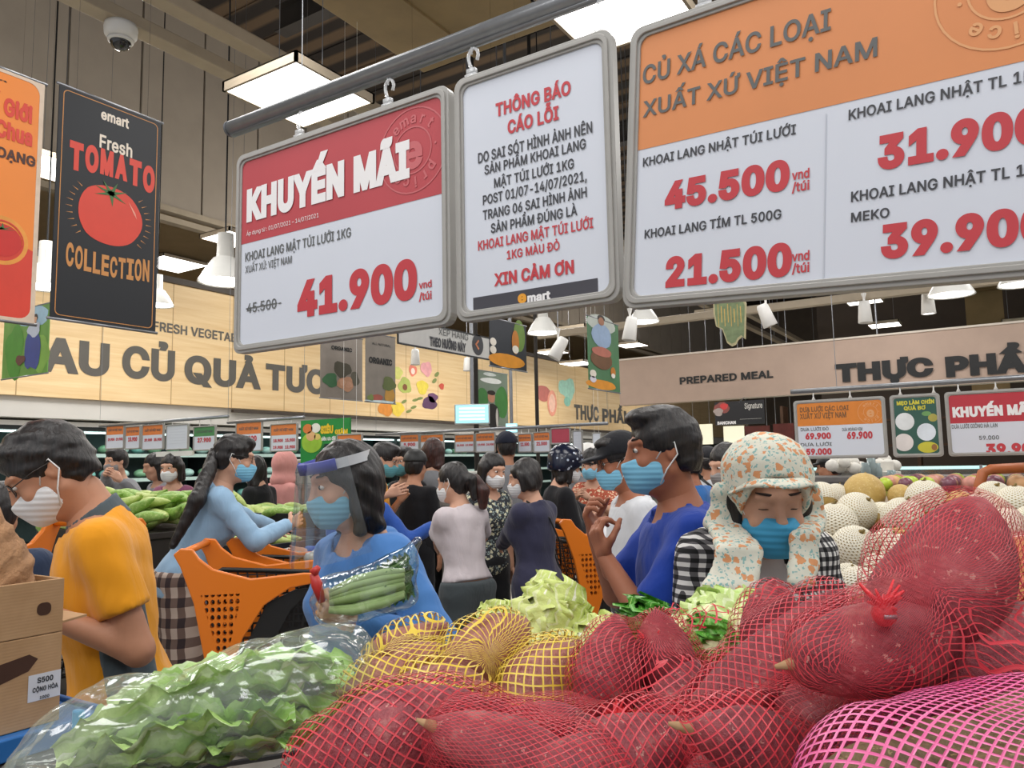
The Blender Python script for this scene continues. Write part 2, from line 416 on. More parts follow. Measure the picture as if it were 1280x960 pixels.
def price_frame(name, label, pl, u0, v0, u1, v1, bez=.02, thick=.018, rr=.022, group=None, cat='sign', pap=None, fm=None):
    th = Thing(name, label, cat, pl.p((u0 + u1) / 2, v0, 0), 0, group)
    mb = MB(); o = rrect(u0, v0, u1, v1, rr); i = rrect(u0 + bez, v0 + bez, u1 - bez, v1 - bez, rr * .8)
    frame_ring(mb, pl, o, i, -thick, .004)
    k = bez * .35; frame_ring(mb, pl, rrect(u0 + k, v0 + k, u1 - k, v1 - k, rr * .9), rrect(u0 + bez * .75, v0 + bez * .75, u1 - bez * .75, v1 - bez * .75, rr * .8), 0, .008)
    th.part('frame', mb, fm or plastic, False, .0015)
    mb = MB(); mb.prism(rrect(u0 + bez * .6, v0 + bez * .6, u1 - bez * .6, v1 - bez * .6, rr * .8), pl.O, pl.U, pl.V, -thick * .8, 0)
    th.part('paper_panel', mb, pap or paper)
    return th
def header(th, pl, u0, v0, u1, v1, vcut, bez, rr, m):
    P = [p for p in rrect(u0 + bez, v0 + bez, u1 - bez, v1 - bez, rr * .8) if p[1] > vcut]
    P += [(u0 + bez, vcut), (u1 - bez, vcut)]
    return th.part('header_band', poly(MB(), pl, P, .0006), m)
a = PS.px(293, 440); b = PS.px(566, 409); c = PS.px(293, 195); e = PS.px(563, 108)
Z0 = (a[1] + b[1]) / 2; Z1 = (c[1] + e[1]) / 2
U = [a[0], PS.px(565, 250)[0] - .003, PS.px(570, 250)[0] + .001, PS.px(772, 200)[0] - .002]
rr_, bz = .022, .02
rz = Z1 + .088
th = price_frame('price_sign', 'red and white promotion sign hanging from the rail, priced 41.900', PS, U[0], Z0, U[1], Z1)
hv = (PS.px(302, 303)[1] + PS.px(555, 245)[1]) / 2
header(th, PS, U[0], Z0, U[1], Z1, hv, bz, rr_, red_h)
uc, vc = PS.px(516, 188)
th.part('stamp_logo', stamp(PS, uc, vc, .088), pale_red)
line(th, 'headline_text', wht_t, PS, 'KHUYẾN MÃI', (309, 275), (513, 227), 234, .05, .002)
line(th, 'date_text', wht_t, PS, 'Áp dụng từ : 01/07/2021 – 14/07/2021', (309, 293), (399, 274), 288, 0, .002)
line(th, 'description_text', grey_t, PS, 'KHOAI LANG MẬT TÚI LƯỚI 1KG', (307, 324), (439, 300), 313, .012)
line(th, 'origin_text', grey_t, PS, 'XUẤT XỨ: VIỆT NAM', (307, 340), (365, 331), 331, .008)
mb = txt(MB(), PS, '45.500-', (309, 391), (352, 385), 379, .006); uu = PS.px(308, 387); ww = PS.px(347, 380); quad(mb, PS, uu[0], (uu[1] + ww[1]) / 2, ww[0], (uu[1] + ww[1]) / 2 + .003, .0014)
th.part('old_price_text', mb, grey_t)
line(th, 'price_text', red_t, PS, '41.900', (372, 394), (522, 378), 348, .045)
line(th, 'unit_text', red_t, PS, 'vnd', (524, 361), (540, 359), 352, .02); line(th, 'unit_text', red_t, PS, '/túi', (524, 376), (540, 374), 366, .02)
for px in (371, 481): hook(th, PS, PS.px(px, 100)[0], Z1, .064)
th2 = price_frame('notice_sign', 'narrow white apology notice hanging between the two wide price signs', PS, U[2], Z0, U[3], Z1)
line(th2, 'headline_text', red_t, PS, 'THÔNG BÁO', (620, 144), (714, 121), 127, .03); line(th2, 'headline_text', red_t, PS, 'CÁO LỖI', (635, 167), (699, 151), 150, .03)
for s, x0, y0, x1, y1, tp in (('DO SAI SÓT HÌNH ẢNH NÊN', 598, 202, 741, 169, 189), ('SẢN PHẨM KHOAI LANG', 606, 217, 733, 188, 205), ('MẬT TÚI LƯỚI 1KG', 618, 234, 718, 212, 222),
        ('POST 01/07-14/07/2021,', 604, 255, 734, 228, 243), ('TRANG 06 SAI HÌNH ẢNH', 604, 274, 734, 248, 262), ('SẢN PHẨM ĐÚNG LÀ', 614, 291, 722, 270, 279)): line(th2, 'body_text', blk_t, PS, s, (x0, y0), (x1, y1), tp, .016)
for s, x0, y0, x1, y1, tp, bo in (('KHOAI LANG MẬT TÚI LƯỚI', 598, 312, 742, 287, 300, .018), ('1KG MÀU ĐỎ', 634, 324, 700, 313, 313, .018), ('XIN CẢM ƠN', 618, 357, 718, 343, 341, .03)): line(th2, 'emphasis_text', red_t, PS, s, (x0, y0), (x1, y1), tp, bo)
l0 = PS.px(592, 394); l1 = PS.px(748, 372); lt = PS.px(592, 371)[1]; lb = PS.px(748, 349)[1]
th2.part('brand_band', quad(MB(), PS, l0[0], (l0[1] + l1[1]) / 2, l1[0], (lt + lb) / 2, .0008), mat('charcoal_band', '#403f47', .5, .03))
line(th2, 'brand_text', wht_t, PS, 'mart', (660, 379), (689, 374), 368, .04, .002)
line(th2, 'brand_text', amber_t, PS, 'e', (648, 380), (659, 378), 365, .045, .002)
for px in (586, 747): hook(th2, PS, PS.px(px, 80)[0], Z1, .064)
# the third sign has swung a little out of line and droops towards the viewer
u3 = -ray(-501, 490).normalized(); v3 = (UP - u3 * UP.dot(u3)).normalized()
P3 = Plane(onY(781, 386, SY - .004), u3, v3)
L0 = P3.px(789, 386); L1 = P3.px(780, 42)
ua, va, vb = (L0[0] + L1[0]) / 2, L0[1], L1[1]; ub = ua + .66
th3 = price_frame('wide_price_sign', 'wide orange and white sign listing sweet potato prices 45.500 and 21.500', P3, ua, va, ub, vb)
hv = (P3.px(791, 190)[1] + P3.px(1280, 76)[1]) / 2
header(th3, P3, ua, va, ub, vb, hv, bz, rr_, org_h)
uc, vc = P3.px(1262, -22)
th3.part('stamp_logo', stamp(P3, uc, vc, P3.px(1262, -22)[1] - P3.px(1262, 58)[1]), pale_org)
line(th3, 'headline_text', grey_t, P3, 'CỦ XÁ CÁC LOẠI', (804, 105), (1039, 40), 82, .016, .002); line(th3, 'headline_text', grey_t, P3, 'XUẤT XỨ VIỆT NAM', (804, 146), (1097, 73), 126, .016, .002)
for s, x0, y0, x1, y1, tp in (('KHOAI LANG NHẬT TÚI LƯỚI', 804, 208, 995, 169, 197), ('KHOAI LANG TÍM TL 500G', 806, 300, 977, 272, 289), ('KHOAI LANG NHẬT TL 1KG', 1061, 151, 1308, 97, 138), ('KHOAI LANG NHẬT TL 1KG', 1064, 256, 1312, 212, 243), ('MEKO', 1064, 279, 1112, 271, 267)):
    line(th3, 'description_text', blk_t, P3, s, (x0, y0), (x1, y1), tp, .016)
for s, x0, y0, x1, y1, tp in (('45.500', 831, 262, 987, 239, 227), ('21.500', 832, 360, 990, 345, 322), ('31.900', 1097, 215, 1310, 176, 172), ('39.900', 1101, 324, 1318, 303, 281)): line(th3, 'price_text', red_t, P3, s, (x0, y0), (x1, y1), tp, .045)
for y in (226, 328): line(th3, 'unit_text', red_t, P3, 'vnd', (990, y), (1012, y - 4), y - 12, .02); line(th3, 'unit_text', red_t, P3, '/túi', (990, y + 15), (1012, y + 11), y + 3, .02)
u0 = P3.px(1031, 250)[0]; th3.part('column_rule', quad(MB(), P3, u0 - .0008, va + bz, u0 + .0008, hv - .01), line_m)
q = .13; pt = P3.p(ua + q, vb, 0); hook(th3, P3, ua + q, vb, max(.03, rz - pt.z - .02))
q = .5; pt = P3.p(ua + q, vb, 0); hook(th3, P3, ua + q, vb, max(.03, rz - pt.z - .02))
# the rail they hang from
ra = PS.px(284, 152)
mb = MB().tube([PS.p(ra[0], rz, -.012), PS.p(1.2, rz, -.012)], .0185, 20)
mb.box((ra[0] + .003, SY + .005, rz - .0215), (1.2, SY + .019, rz - .016))
rail = Thing('sign_rail', 'thick grey aluminium tube that the three big signs hang from', 'rail', PS.p(ra[0], rz, 0))
rail.part('tube', mb, alu_m, True)
rail.part('end_cap', MB().tube([PS.p(ra[0] - .006, rz, -.012), PS.p(ra[0], rz, -.012)], .0195, 20), mat('grey_cap', '#5e6064', .4, .05))
for u in (PS.px(372, 140)[0], 0.3):
    rail.part('suspension_wire', MB().tube([PS.p(u, rz + .016, -.012), PS.p(u, 9.58, -.012)], .0012, 6), steel_m)
# ---------------------------------------------------------------- ceiling equipment
glow = mat('lit_diffuser', '#ffffff', .5, 0, em=6.0, emc=(1, .97, .92, 1))
def trunking(name, label, p0, p1, w=.1, h=.09, m=None, wires=True):
    th = Thing(name, label, 'trunking', p0); mb = MB(); p0, p1 = Vector(p0), Vector(p1); L = (p1 - p0).length; d = (p1 - p0).normalized()
    M = Matrix.Translation(p0) @ Matrix((d, UP.cross(d), UP)).transposed().to_4x4()
    th.part('channel', mb.box((0, -w / 2, 0), (L, w / 2, h), M), m or trunk_m, bevel=.008)
    if wires:
        k = 1.5
        while k < L: th.part('hanger', MB().tube([p0 + d * k + UP * h, Vector(((p0 + d * k).x, (p0 + d * k).y, 9.58))], .006, 5), steel_m); k += 4
    return th
q1 = onZ(86, 0, 4.9); trunking('cable_trunking', 'cream cable trunking that carries the dome camera', (q1.x, q1.y - 1.5, 4.9), (q1.x, 24, 4.9), .16, .1)
q2 = onZ(191, 0, 4.5); trunking('cable_trunking', 'cream cable trunking above the hanging light panel', (q2.x, q2.y - 1.5, 4.5), (q2.x, 24, 4.5), .13, .1)
# dome camera
dc = onZ(158, 34, 4.86); dc.x = q1.x
th = Thing('dome_camera', 'white dome security camera under the cable trunking', 'camera', dc)
Mx = Matrix.Translation(Vector((q1.x, dc.y, 4.9)))
th.part('housing', MB().lathe([(.001, 0), (.115, 0), (.12, -.03), (.115, -.085), (.09, -.12), (.085, -.118)], Mx, 24), white_m, True)
th.part('trim_ring', MB().lathe([(.075, -.117), (.095, -.118), (.09, -.135), (.07, -.14)], Mx, 24), white_m, True)
th.part('dark_dome', MB().lathe([(.078, -.125), (.074, -.15), (.058, -.18), (.03, -.197), (.001, -.202)], Mx, 24), mat('smoked_dome', '#15161a', .08, 0, spec=.9), True)
# panel luminaires
def panel_light(label, px, py, z, s=.62, rot=0., wire=True, sy=None, grp=None):
    p = onZ(px, py, z); sy = sy or s
    th = Thing('panel_light', label, 'ceiling light', p, rot, grp); M = Matrix.Translation(p) @ Matrix.Rotation(rot, 4, 'Z')
    mb = MB(); h = .07; t_ = .02
    for lo, hi in (((-s / 2, -sy / 2, 0), (-s / 2 + t_, sy / 2, h)), ((s / 2 - t_, -sy / 2, 0), (s / 2, sy / 2, h)), ((-s / 2, -sy / 2, 0), (s / 2, -sy / 2 + t_, h)), ((-s / 2, sy / 2 - t_, 0), (s / 2, sy / 2, h)), ((-s / 2, -sy / 2, h - .01), (s / 2, sy / 2, h))): mb.box(lo, hi, M)
    th.part('casing', mb, trunk_m)
    th.part('diffuser', MB().box((-s / 2 + t_, -sy / 2 + t_, .005), (s / 2 - t_, sy / 2 - t_, .02), M), glow)
    if wire:
        for k in (-1, 1): th.part('suspension_wire', MB().tube([M @ Vector((k * s * .3, 0, h)), M @ Vector((k * s * .3, 0, (5.0 if 'meal' in label and 'above' in label else 9.58) - z))], .003, 5), steel_m)
    return th
panel_light('bright square light panel hung behind the red promotion sign', 375, 122, 4.05, .72)
panel_light('bright square light panel seen above the narrow notice sign', 772, 14, 4.05, .72)
G = 'small ceiling panels over the far aisles'
for px, py, z, s, lb in ((890, 392, 4.6, .6, 'small lit panel left of the hanging gold sign'), (1080, 377, 4.3, .6, 'small lit panel above the prepared meal fascia, nearest the dome lamp'), (1106, 407, 4.2, .6, 'low lit panel just above the prepared meal fascia'), (1275, 404, 4.0, .6, 'lit panel at the far edge above the meal counter letters'), (722, 413, 4.3, .7, 'small lit panel beside the white pendant lamp'), (690, 441, 4.4, .7, 'faint lit panel over the far meat counter'), (790, 432, 4.6, .7, 'small lit panel left of the prepared meal fascia'), (722, 455, 4.2, .8, 'farthest lit panel above the meat letters'), (870, 352, 4.4, .5, 'lit panel partly behind the wide price sign')):
    panel_light(lb, px, py, z, s, grp=None)
for px, py, z, lb in ((214, 331, 5.98, 'lit panel in the soffit beside the dark tomato poster'),):
    panel_light(lb, px, py, z, 1.1, 0, False)
panel_light('lit panel seen in the gap between the two tomato posters', 66, 212, 5.2, .8); panel_light('lit panel peeping out at the promotion sign edge', 292, 300, 5.0, .7)
# pendant high bay lamps
def highbay(label, px, py, d, r=.2):
    p = at(px, py, d); th = Thing('pendant_lamp', label, 'pendant lamp', p); M = Matrix.Translation(p)
    th.part('lamp_shade', MB().lathe([(r * .35, r * .95), (r * .45, r * .9), (r * .75, r * .45), (r, 0), (r * 1.02, -.01), (r * .97, -.005), (r * .7, r * .42), (r * .3, r * .8)], M, 24), mat('white_lamp_shade', '#e9e8e2', .3, .02, em=0.0), True)
    th.part('lamp_cap', MB().lathe([(.001, r * 1.9), (r * .3, r * 1.9), (r * .33, r * .95), (r * .45, r * .9)], M, 16), mat('pale_lamp_cap', '#d5d3cc', .35, .03), True)
    th.part('glowing_lens', MB().lathe([(.001, .0), (r * .9, .0), (r * .93, .015), (r * .6, .05), (.001, .06)], M, 20), glow, True)
    th.part('pendant_cord', MB().tube([p + UP * r * 1.85, Vector((p.x, p.y, 9.58))], .008, 5), black_m)
    return th
for a in (('white dome pendant lamp left of the red promotion sign', 281, 352, 8.0, .27), ('white dome pendant lamp behind the dark tomato poster edge', 196, 381, 9.5, .2), ('white dome pendant lamp in the gap between the two tomato posters', 57, 358, 7.0, .22), ('white dome pendant lamp under the notice sign corner', 679, 416, 9.5, .2), ('white dome pendant lamp left of the wide price sign bottom', 805, 402, 9.0, .18), ('white dome pendant lamp below the wide price sign', 1189, 368, 7.5, .21), ('white dome pendant lamp at the frame edge below the wide sign', 1276, 355, 7.5, .2)): highbay(*a)
# spot lights
def spot(label, px, py, d, tilt, lit=False):
    p = at(px, py, d); th = Thing('spot_light', label, 'spot light', p)
    M = Matrix.Translation(p) @ Matrix.Rotation(YAW, 4, 'Z') @ Matrix.Rotation(R(tilt), 4, 'Y')
    th.part('barrel', MB().lathe([(.001, .13), (.05, .13), (.06, .1), (.075, -.11), (.07, -.115), (.05, -.05), (.001, -.04)], M, 16), white_m, True)
    th.part('bracket', MB().tube([p, p + Vector((0, 0, .16)), p + Vector((0, 0, .22))], [.012, .012, .03], 8), white_m)
    th.part('stem', MB().tube([p + UP * .2, Vector((p.x, p.y, 9.58))], .006, 5), steel_m)
    if lit: th.part('lens', MB().lathe([(.001, -.1), (.065, -.105), (.064, -.09), (.001, -.085)], M, 14), glow)
spot('white spot light right of the hanging gold sign', 958, 395, 8, -20); spot('white spot light between two small lit panels', 1081, 391, 8.5, 0); spot('lit spot light with warm glow over the meal fascia', 1160, 380, 8.5, 0, True)
spot('white spot light beside the pendant lamp left of the wide sign', 788, 412, 7.9, 10); spot('white spot light near the farmer banner', 698, 436, 8.2, 30); spot('grey spot light on the wood wall above the standing poster', 584, 456, 14, 0); spot('grey spot light on the wood wall beside the fruit mural', 519, 447, 12, 0)
# ducts and beams
olive = mat('olive_duct_metal', '#8f7a54', .6, .12, 3)
def duct(label, x0, y0, z0, x1, y1, z1, m=olive):
    th = Thing('air_duct', label, 'duct', ((x0 + x1) / 2, (y0 + y1) / 2, z0))
    th.part('duct_body', MB().box((x0, y0, z0), (x1, y1, z1)), m, bevel=.01)
    if (x1 - x0) > (y1 - y0):
        k = x0 + .6
        while k < x1: th.part('flange', MB().box((k, y0 - .02, z0 - .02), (k + .05, y1 + .02, z1 + .02)), m); k += 1.8
    else:
        k = y0 + .6
        while k < y1: th.part('flange', MB().box((x0 - .02, k, z0 - .02), (x1 + .02, k + .05, z1 + .02)), m); k += 1.8
    for kx, ky in ((x0, y0), (x1, y1)): th.part('hanger_rod', MB().tube([(kx, ky, z1), (kx, ky, 9.58)], .008, 5), steel_m)
g1 = onZ(420, 20, 5.4)
duct('wide olive duct slab above the promotion sign', g1.x, g1.y - .6, 5.4, g1.x + 2.3, g1.y + 1.2, 5.9)
olv = mat('olive_deck_panel', '#8a744e', .7, .15, 2)
for i, (x0, y0, x1, y1, lb) in enumerate(((-2.5, 14.2, 4.2, 16.6, 'olive ceiling panel nearest behind the prepared meal fascia'), (-1.2, 17.3, 6.5, 19.3, 'olive ceiling panel in the middle behind the prepared meal fascia'), (.6, 20.0, 9.5, 22.0, 'olive ceiling panel farthest behind the prepared meal fascia'), (5.2, 13.9, 10, 16.2, 'olive ceiling panel behind the large meal letters'))):
    th = Thing('ceiling_panel', lb, 'ceiling panel', ((x0 + x1) / 2, (y0 + y1) / 2, 5.0)); mb = MB().box((x0, y0, 5.04), (x1, y1, 5.1)); k = y0
    while k < y1: mb.box((x0, k, 5.0), (x1, k + .12, 5.04)); k += .3
    th.part('ribbed_sheet', mb, olv)
    for q in ((x0, y0), (x1, y0), (x0, y1), (x1, y1)): th.part('hanger_rod', MB().tube([(q[0], q[1], 5.1), (q[0], q[1], 9.58)], .01, 5), steel_m)
for x, lb in ((-.6, 'olive vertical duct behind the gold sign'), (4.9, 'olive vertical duct behind the spot light with warm glow')):
    single('vertical_duct', lb, 'duct', MB().box((x, 19.4, 2.0), (x + .7, 19.9, 9.58)), olv)
for y, z, lb in ((4.0, 8.6, 'dark steel beam over the first aisle'), (8.2, 8.6, 'dark steel beam over the second aisle'), (15.5, 8.6, 'dark steel beam behind the meal counter')):
    th = Thing('roof_beam', lb, 'beam', (-2, y, z)); mb = MB()
    th.part('web', MB().box((-9.6, y - .02, z), (11, y + .02, z + .4)), dark_m); th.part('flange', MB().box((-9.6, y - .12, z - .02), (11, y + .12, z)), dark_m); th.part('flange', MB().box((-9.6, y - .12, z + .4), (11, y + .12, z + .42)), dark_m)
for x, lb in ((-6.4, 'thin cream conduit left of the hanging light'), (-1.2, 'thin cream conduit above the wide price sign'), (1.6, 'thin cream conduit over the melon stand')):
    single('ceiling_pipe', lb, 'pipe', MB().tube([(x, -2, 6.0), (x, 26, 6.0)], .05, 10), trunk_m, smooth=True)
for px, py, d, lb in ((1000, 385, 9, 'long cream light rail crossing above the gold sign'), ):
    p = at(px, py, d); trunking('light_rail', lb, (p.x - 3.6, p.y, p.z), (p.x + 6, p.y, p.z), .1, .09)
# ---------------------------------------------------------------- bodies from distance fields (one continuous surface per figure)
class Field:
    def __init__(s, lo, hi, res):
        s.lo = np.array(lo, float); s.res = res; n = np.maximum(4, np.ceil((np.array(hi) - s.lo) / res).astype(int) + 1)
        s.ax = [s.lo[i] + res * np.arange(n[i]) for i in range(3)]; s.n = n; s.d = np.full(tuple(n), 1.0, np.float32)
    def win(s, lo, hi):
        a = np.clip(np.floor((np.array(lo) - s.lo) / s.res).astype(int), 0, s.n); b = np.clip(np.ceil((np.array(hi) - s.lo) / s.res).astype(int) + 1, 0, s.n)
        sl = tuple(slice(x, y) for x, y in zip(a, b))
        if any(y <= x for x, y in zip(a, b)): return None, None
        return sl, np.stack(np.meshgrid(*[s.ax[i][sl[i]] for i in range(3)], indexing='ij'), -1)
    def join(s, sl, d, k, op='u'):
        o = s.d[sl]
        if op == 'u':
            if k > 0: h = np.clip(.5 + .5 * (o - d) / k, 0, 1); s.d[sl] = o * (1 - h) + d * h - k * h * (1 - h)
            else: s.d[sl] = np.minimum(o, d)
        else:
            if k > 0: h = np.clip(.5 - .5 * (o + d) / k, 0, 1); s.d[sl] = o * (1 - h) - d * h + k * h * (1 - h)
            else: s.d[sl] = np.maximum(o, -d)
    def cap(s, a, b, ra, rb, k=.02, op='u'):
        a = np.array(a, float); b = np.array(b, float); m = max(ra, rb) + k + 2 * s.res
        sl, P = s.win(np.minimum(a, b) - m, np.maximum(a, b) + m)
        if sl is None: return s
        ba = b - a; t = np.clip(((P - a) @ ba) / max(ba @ ba, 1e-9), 0, 1)
        s.join(sl, (np.linalg.norm(P - a - t[..., None] * ba, axis=-1) - (ra + (rb - ra) * t)).astype(np.float32), k, op); return s
    def ell(s, c, r, k=.02, op='u', M=None):
        c = np.array(c, float); r = np.array(r, float); m = max(r) + k + 2 * s.res
        sl, P = s.win(c - m, c + m)
        if sl is None: return s
        q = P - c
        if M is not None: q = q @ M
        k0 = np.linalg.norm(q / r, axis=-1); k1 = np.linalg.norm(q / (r * r), axis=-1)
        s.join(sl, (k0 * (k0 - 1) / np.maximum(k1, 1e-6)).astype(np.float32), k, op); return s
    def cut(s, p, n):
        """removes everything on the side of plane p towards n"""
        p = np.array(p, float); n = np.array(n, float); n = n / np.linalg.norm(n)
        G = np.meshgrid(*s.ax, indexing='ij'); s.d = np.maximum(s.d, ((G[0] - p[0]) * n[0] + (G[1] - p[1]) * n[1] + (G[2] - p[2]) * n[2]).astype(np.float32)); return s
    def cut_near(s, p, n, rad):
        """same, but only within a ball of radius rad around p"""
        p = np.array(p, float); n = np.array(n, float); n = n / np.linalg.norm(n)
        sl, P = s.win(p - rad, p + rad)
        if sl is None: return s
        q = P - p; d = q @ n; inb = np.linalg.norm(q, axis=-1) - rad
        cutd = np.maximum(-d, inb) # negative inside removed zone
        s.d[sl] = np.maximum(s.d[sl], -cutd.astype(np.float32)); return s
    def noise(s, amp, freq, seed=0):
        G = np.meshgrid(*s.ax, indexing='ij'); r = np.random.RandomState(seed); w_ = 0
        for i in range(5):
            k = r.normal(size=3) * freq * (1 + .5 * i); w_ = w_ + np.sin(G[0] * k[0] + G[1] * k[1] + G[2] * k[2] + r.rand() * 6.3) / (1 + .5 * i)
        s.d = s.d + (amp * w_ / 2).astype(np.float32); return s
    def mesh(s):
        """naive surface nets -> verts, quads"""
        d = s.d.copy(); d[0], d[-1], d[:, 0], d[:, -1], d[:, :, 0], d[:, :, -1] = (np.maximum(x, 1e-3) for x in (d[0], d[-1], d[:, 0], d[:, -1], d[:, :, 0], d[:, :, -1]))
        ins = d < 0; n = np.array(d.shape) - 1
        cnt = np.zeros(n, np.int16); acc = np.zeros(tuple(n) + (3,), np.float32)
        cor = [(i, j, k) for i in (0, 1) for j in (0, 1) for k in (0, 1)]
        def sub(A, c): return A[c[0]:c[0] + n[0], c[1]:c[1] + n[1], c[2]:c[2] + n[2]]
        for ax in range(3):
            for c in cor:
                if c[ax]: continue
                c2 = list(c); c2[ax] = 1; a = sub(d, c); b = sub(d, c2); x = (a < 0) != (b < 0)
                t = np.where(x, a / np.where(x, a - b, 1), 0)
                for q in range(3): acc[..., q] += np.where(x, (t if q == ax else c[q]), 0)
                cnt += x
        act = cnt > 0; idx = np.full(tuple(n), -1, np.int64); idx[act] = np.arange(act.sum())
        cells = np.argwhere(act); V = (cells + acc[act] / cnt[act][:, None]) * s.res + s.lo
        Q = []
        for ax in range(3):
            u, v = (ax + 1) % 3, (ax + 2) % 3
            a = np.take(ins, range(d.shape[ax] - 1), ax); b = np.take(ins, range(1, d.shape[ax]), ax)
            for val in (True, False):
                e = np.argwhere((a != b) & (a == val))
                e = e[(e[:, u] > 0) & (e[:, v] > 0) & (e[:, u] < n[u]) & (e[:, v] < n[v])]
                if not len(e): continue
                def at_(du, dv): f = e.copy(); f[:, u] -= du; f[:, v] -= dv; return idx[f[:, 0], f[:, 1], f[:, 2]]
                q = np.stack([at_(1, 1), at_(0, 1), at_(0, 0), at_(1, 0)], 1)
                Q.append(q if val else q[:, ::-1])
        Q = np.concatenate(Q) if Q else np.zeros((0, 4), int); Q = Q[(Q >= 0).all(1)]
        return V, Q
def np_mesh(parts, name='m', M=None, smooth=1):
    """parts: list of (verts, quads) joined into one mesh"""
    Vs = []; Qs = []; o = 0
    for V, Q in parts:
        if not len(V): continue
        for _ in range(smooth):      # one light Laplacian pass removes the stair pattern
            acc = np.zeros_like(V); c = np.zeros(len(V))
            for i in range(4):
                a, b = Q[:, i], Q[:, (i + 1) % 4]
                np.add.at(acc, a, V[b]); np.add.at(c, a, 1); np.add.at(acc, b, V[a]); np.add.at(c, b, 1)
            V = V * .5 + .5 * acc / np.maximum(c, 1)[:, None]
        Vs.append(V); Qs.append(Q + o); o += len(V)
    V = np.concatenate(Vs).astype(np.float32); Q = np.concatenate(Qs)
    me = bpy.data.meshes.new(name); me.vertices.add(len(V)); me.vertices.foreach_set('co', V.ravel())
    me.loops.add(Q.size); me.loops.foreach_set('vertex_index', Q.ravel().astype(np.int32)); me.polygons.add(len(Q))
    me.polygons.foreach_set('loop_start', np.arange(0, Q.size, 4, dtype=np.int32)); me.polygons.foreach_set('use_smooth', np.ones(len(Q), bool))
    me.update(calc_edges=True); me.validate()
    if M is not None: me.transform(M)
    return me
def V3(*a): return np.array(a, float)
def rotm(axis, deg):
    return np.array(Matrix.Rotation(R(deg), 3, axis))
def nrm(v): v = np.array(v, float); return v / np.linalg.norm(v)

# ---------------------------------------------------------------- clothing and skin materials
def skin(name, col): return mat('skin_' + name, col, .5, .05, 18, bump=.05, bs=160, spec=.35, bd=.001)
SK = skin('warm', '#b88467'); SKL = skin('light', '#c99a80'); SKD = skin('tanned', '#a5694d')
def cloth(name, col, var=.06, rough=.85): 
    if name in MATS: return MATS[name]
    m, t = nmat(name); c = hexc(col); v = t.coord()
    n1 = t.noise(v, 9, 3); t.setc(t.ramp(n1.outputs[0], [(.3, tuple(x * (1 - var) for x in c[:3]) + (1,)), (.7, c)]))
    t.b.inputs['Roughness'].default_value = rough; t.b.inputs['Sheen Weight'].default_value = .15; t.b.inputs['Specular IOR Level'].default_value = .25
    v2 = t.coord('Object', (1, 1, .45)); n2 = t.noise(v2, 11, 3, .5); n2.inputs['Distortion'].default_value = .8; t.bump(n2.outputs[0], .55, .02); return m
HAIR, t = nmat('black_hair'); v = t.coord('Object', (1, 1, .12)); n1 = t.noise(v, 110, 3)
t.setc(t.ramp(n1.outputs[0], [(.35, hexc('#0c0a0a')), (.75, hexc('#2a2321'))])); t.b.inputs['Roughness'].default_value = .42; t.bump(n1.outputs[0], .5, .006)
HAIRB, t = nmat('brown_hair'); v = t.coord('Object', (1, 1, .12)); n1 = t.noise(v, 110, 3)
t.setc(t.ramp(n1.outputs[0], [(.35, hexc('#2a1713')), (.75, hexc('#55302a'))])); t.b.inputs['Roughness'].default_value = .4; t.bump(n1.outputs[0], .5, .006)
def pleat_mask(name, col, top=None):
    m, t = nmat(name); v = t.coord('Object', (1, 1, 1)); sp = t.n('ShaderNodeSeparateXYZ'); t.t.links.new(v, sp.inputs[0])
    s_ = t.math('SINE', t.math('MULTIPLY', sp.outputs[2], 420.0)); t.bump(s_, .25, .003); t.b.inputs['Roughness'].default_value = .8
    t.b.inputs['Base Color'].default_value = hexc(col); return m
MB_ = pleat_mask('blue_surgical_mask', '#7fc0de'); MW = pleat_mask('white_mask', '#dcdcdc'); MG = pleat_mask('grey_mask', '#8a8583'); MT = pleat_mask('teal_mask', '#5a9aa4')
EYEW = mat('eye_white', '#d8d2cc', .25, 0); EYED = mat('eye_iris', '#1c120e', .15, 0); BROW = mat('eyebrow_hair', '#2a1e1a', .8, .1)
LOOP = mat('ear_loop_elastic', '#e4e4e2', .7, 0); SHOE = mat('dark_shoe_leather', '#2a2624', .5, .1); LIP = mat('lip_skin', '#96584c', .45, .03)

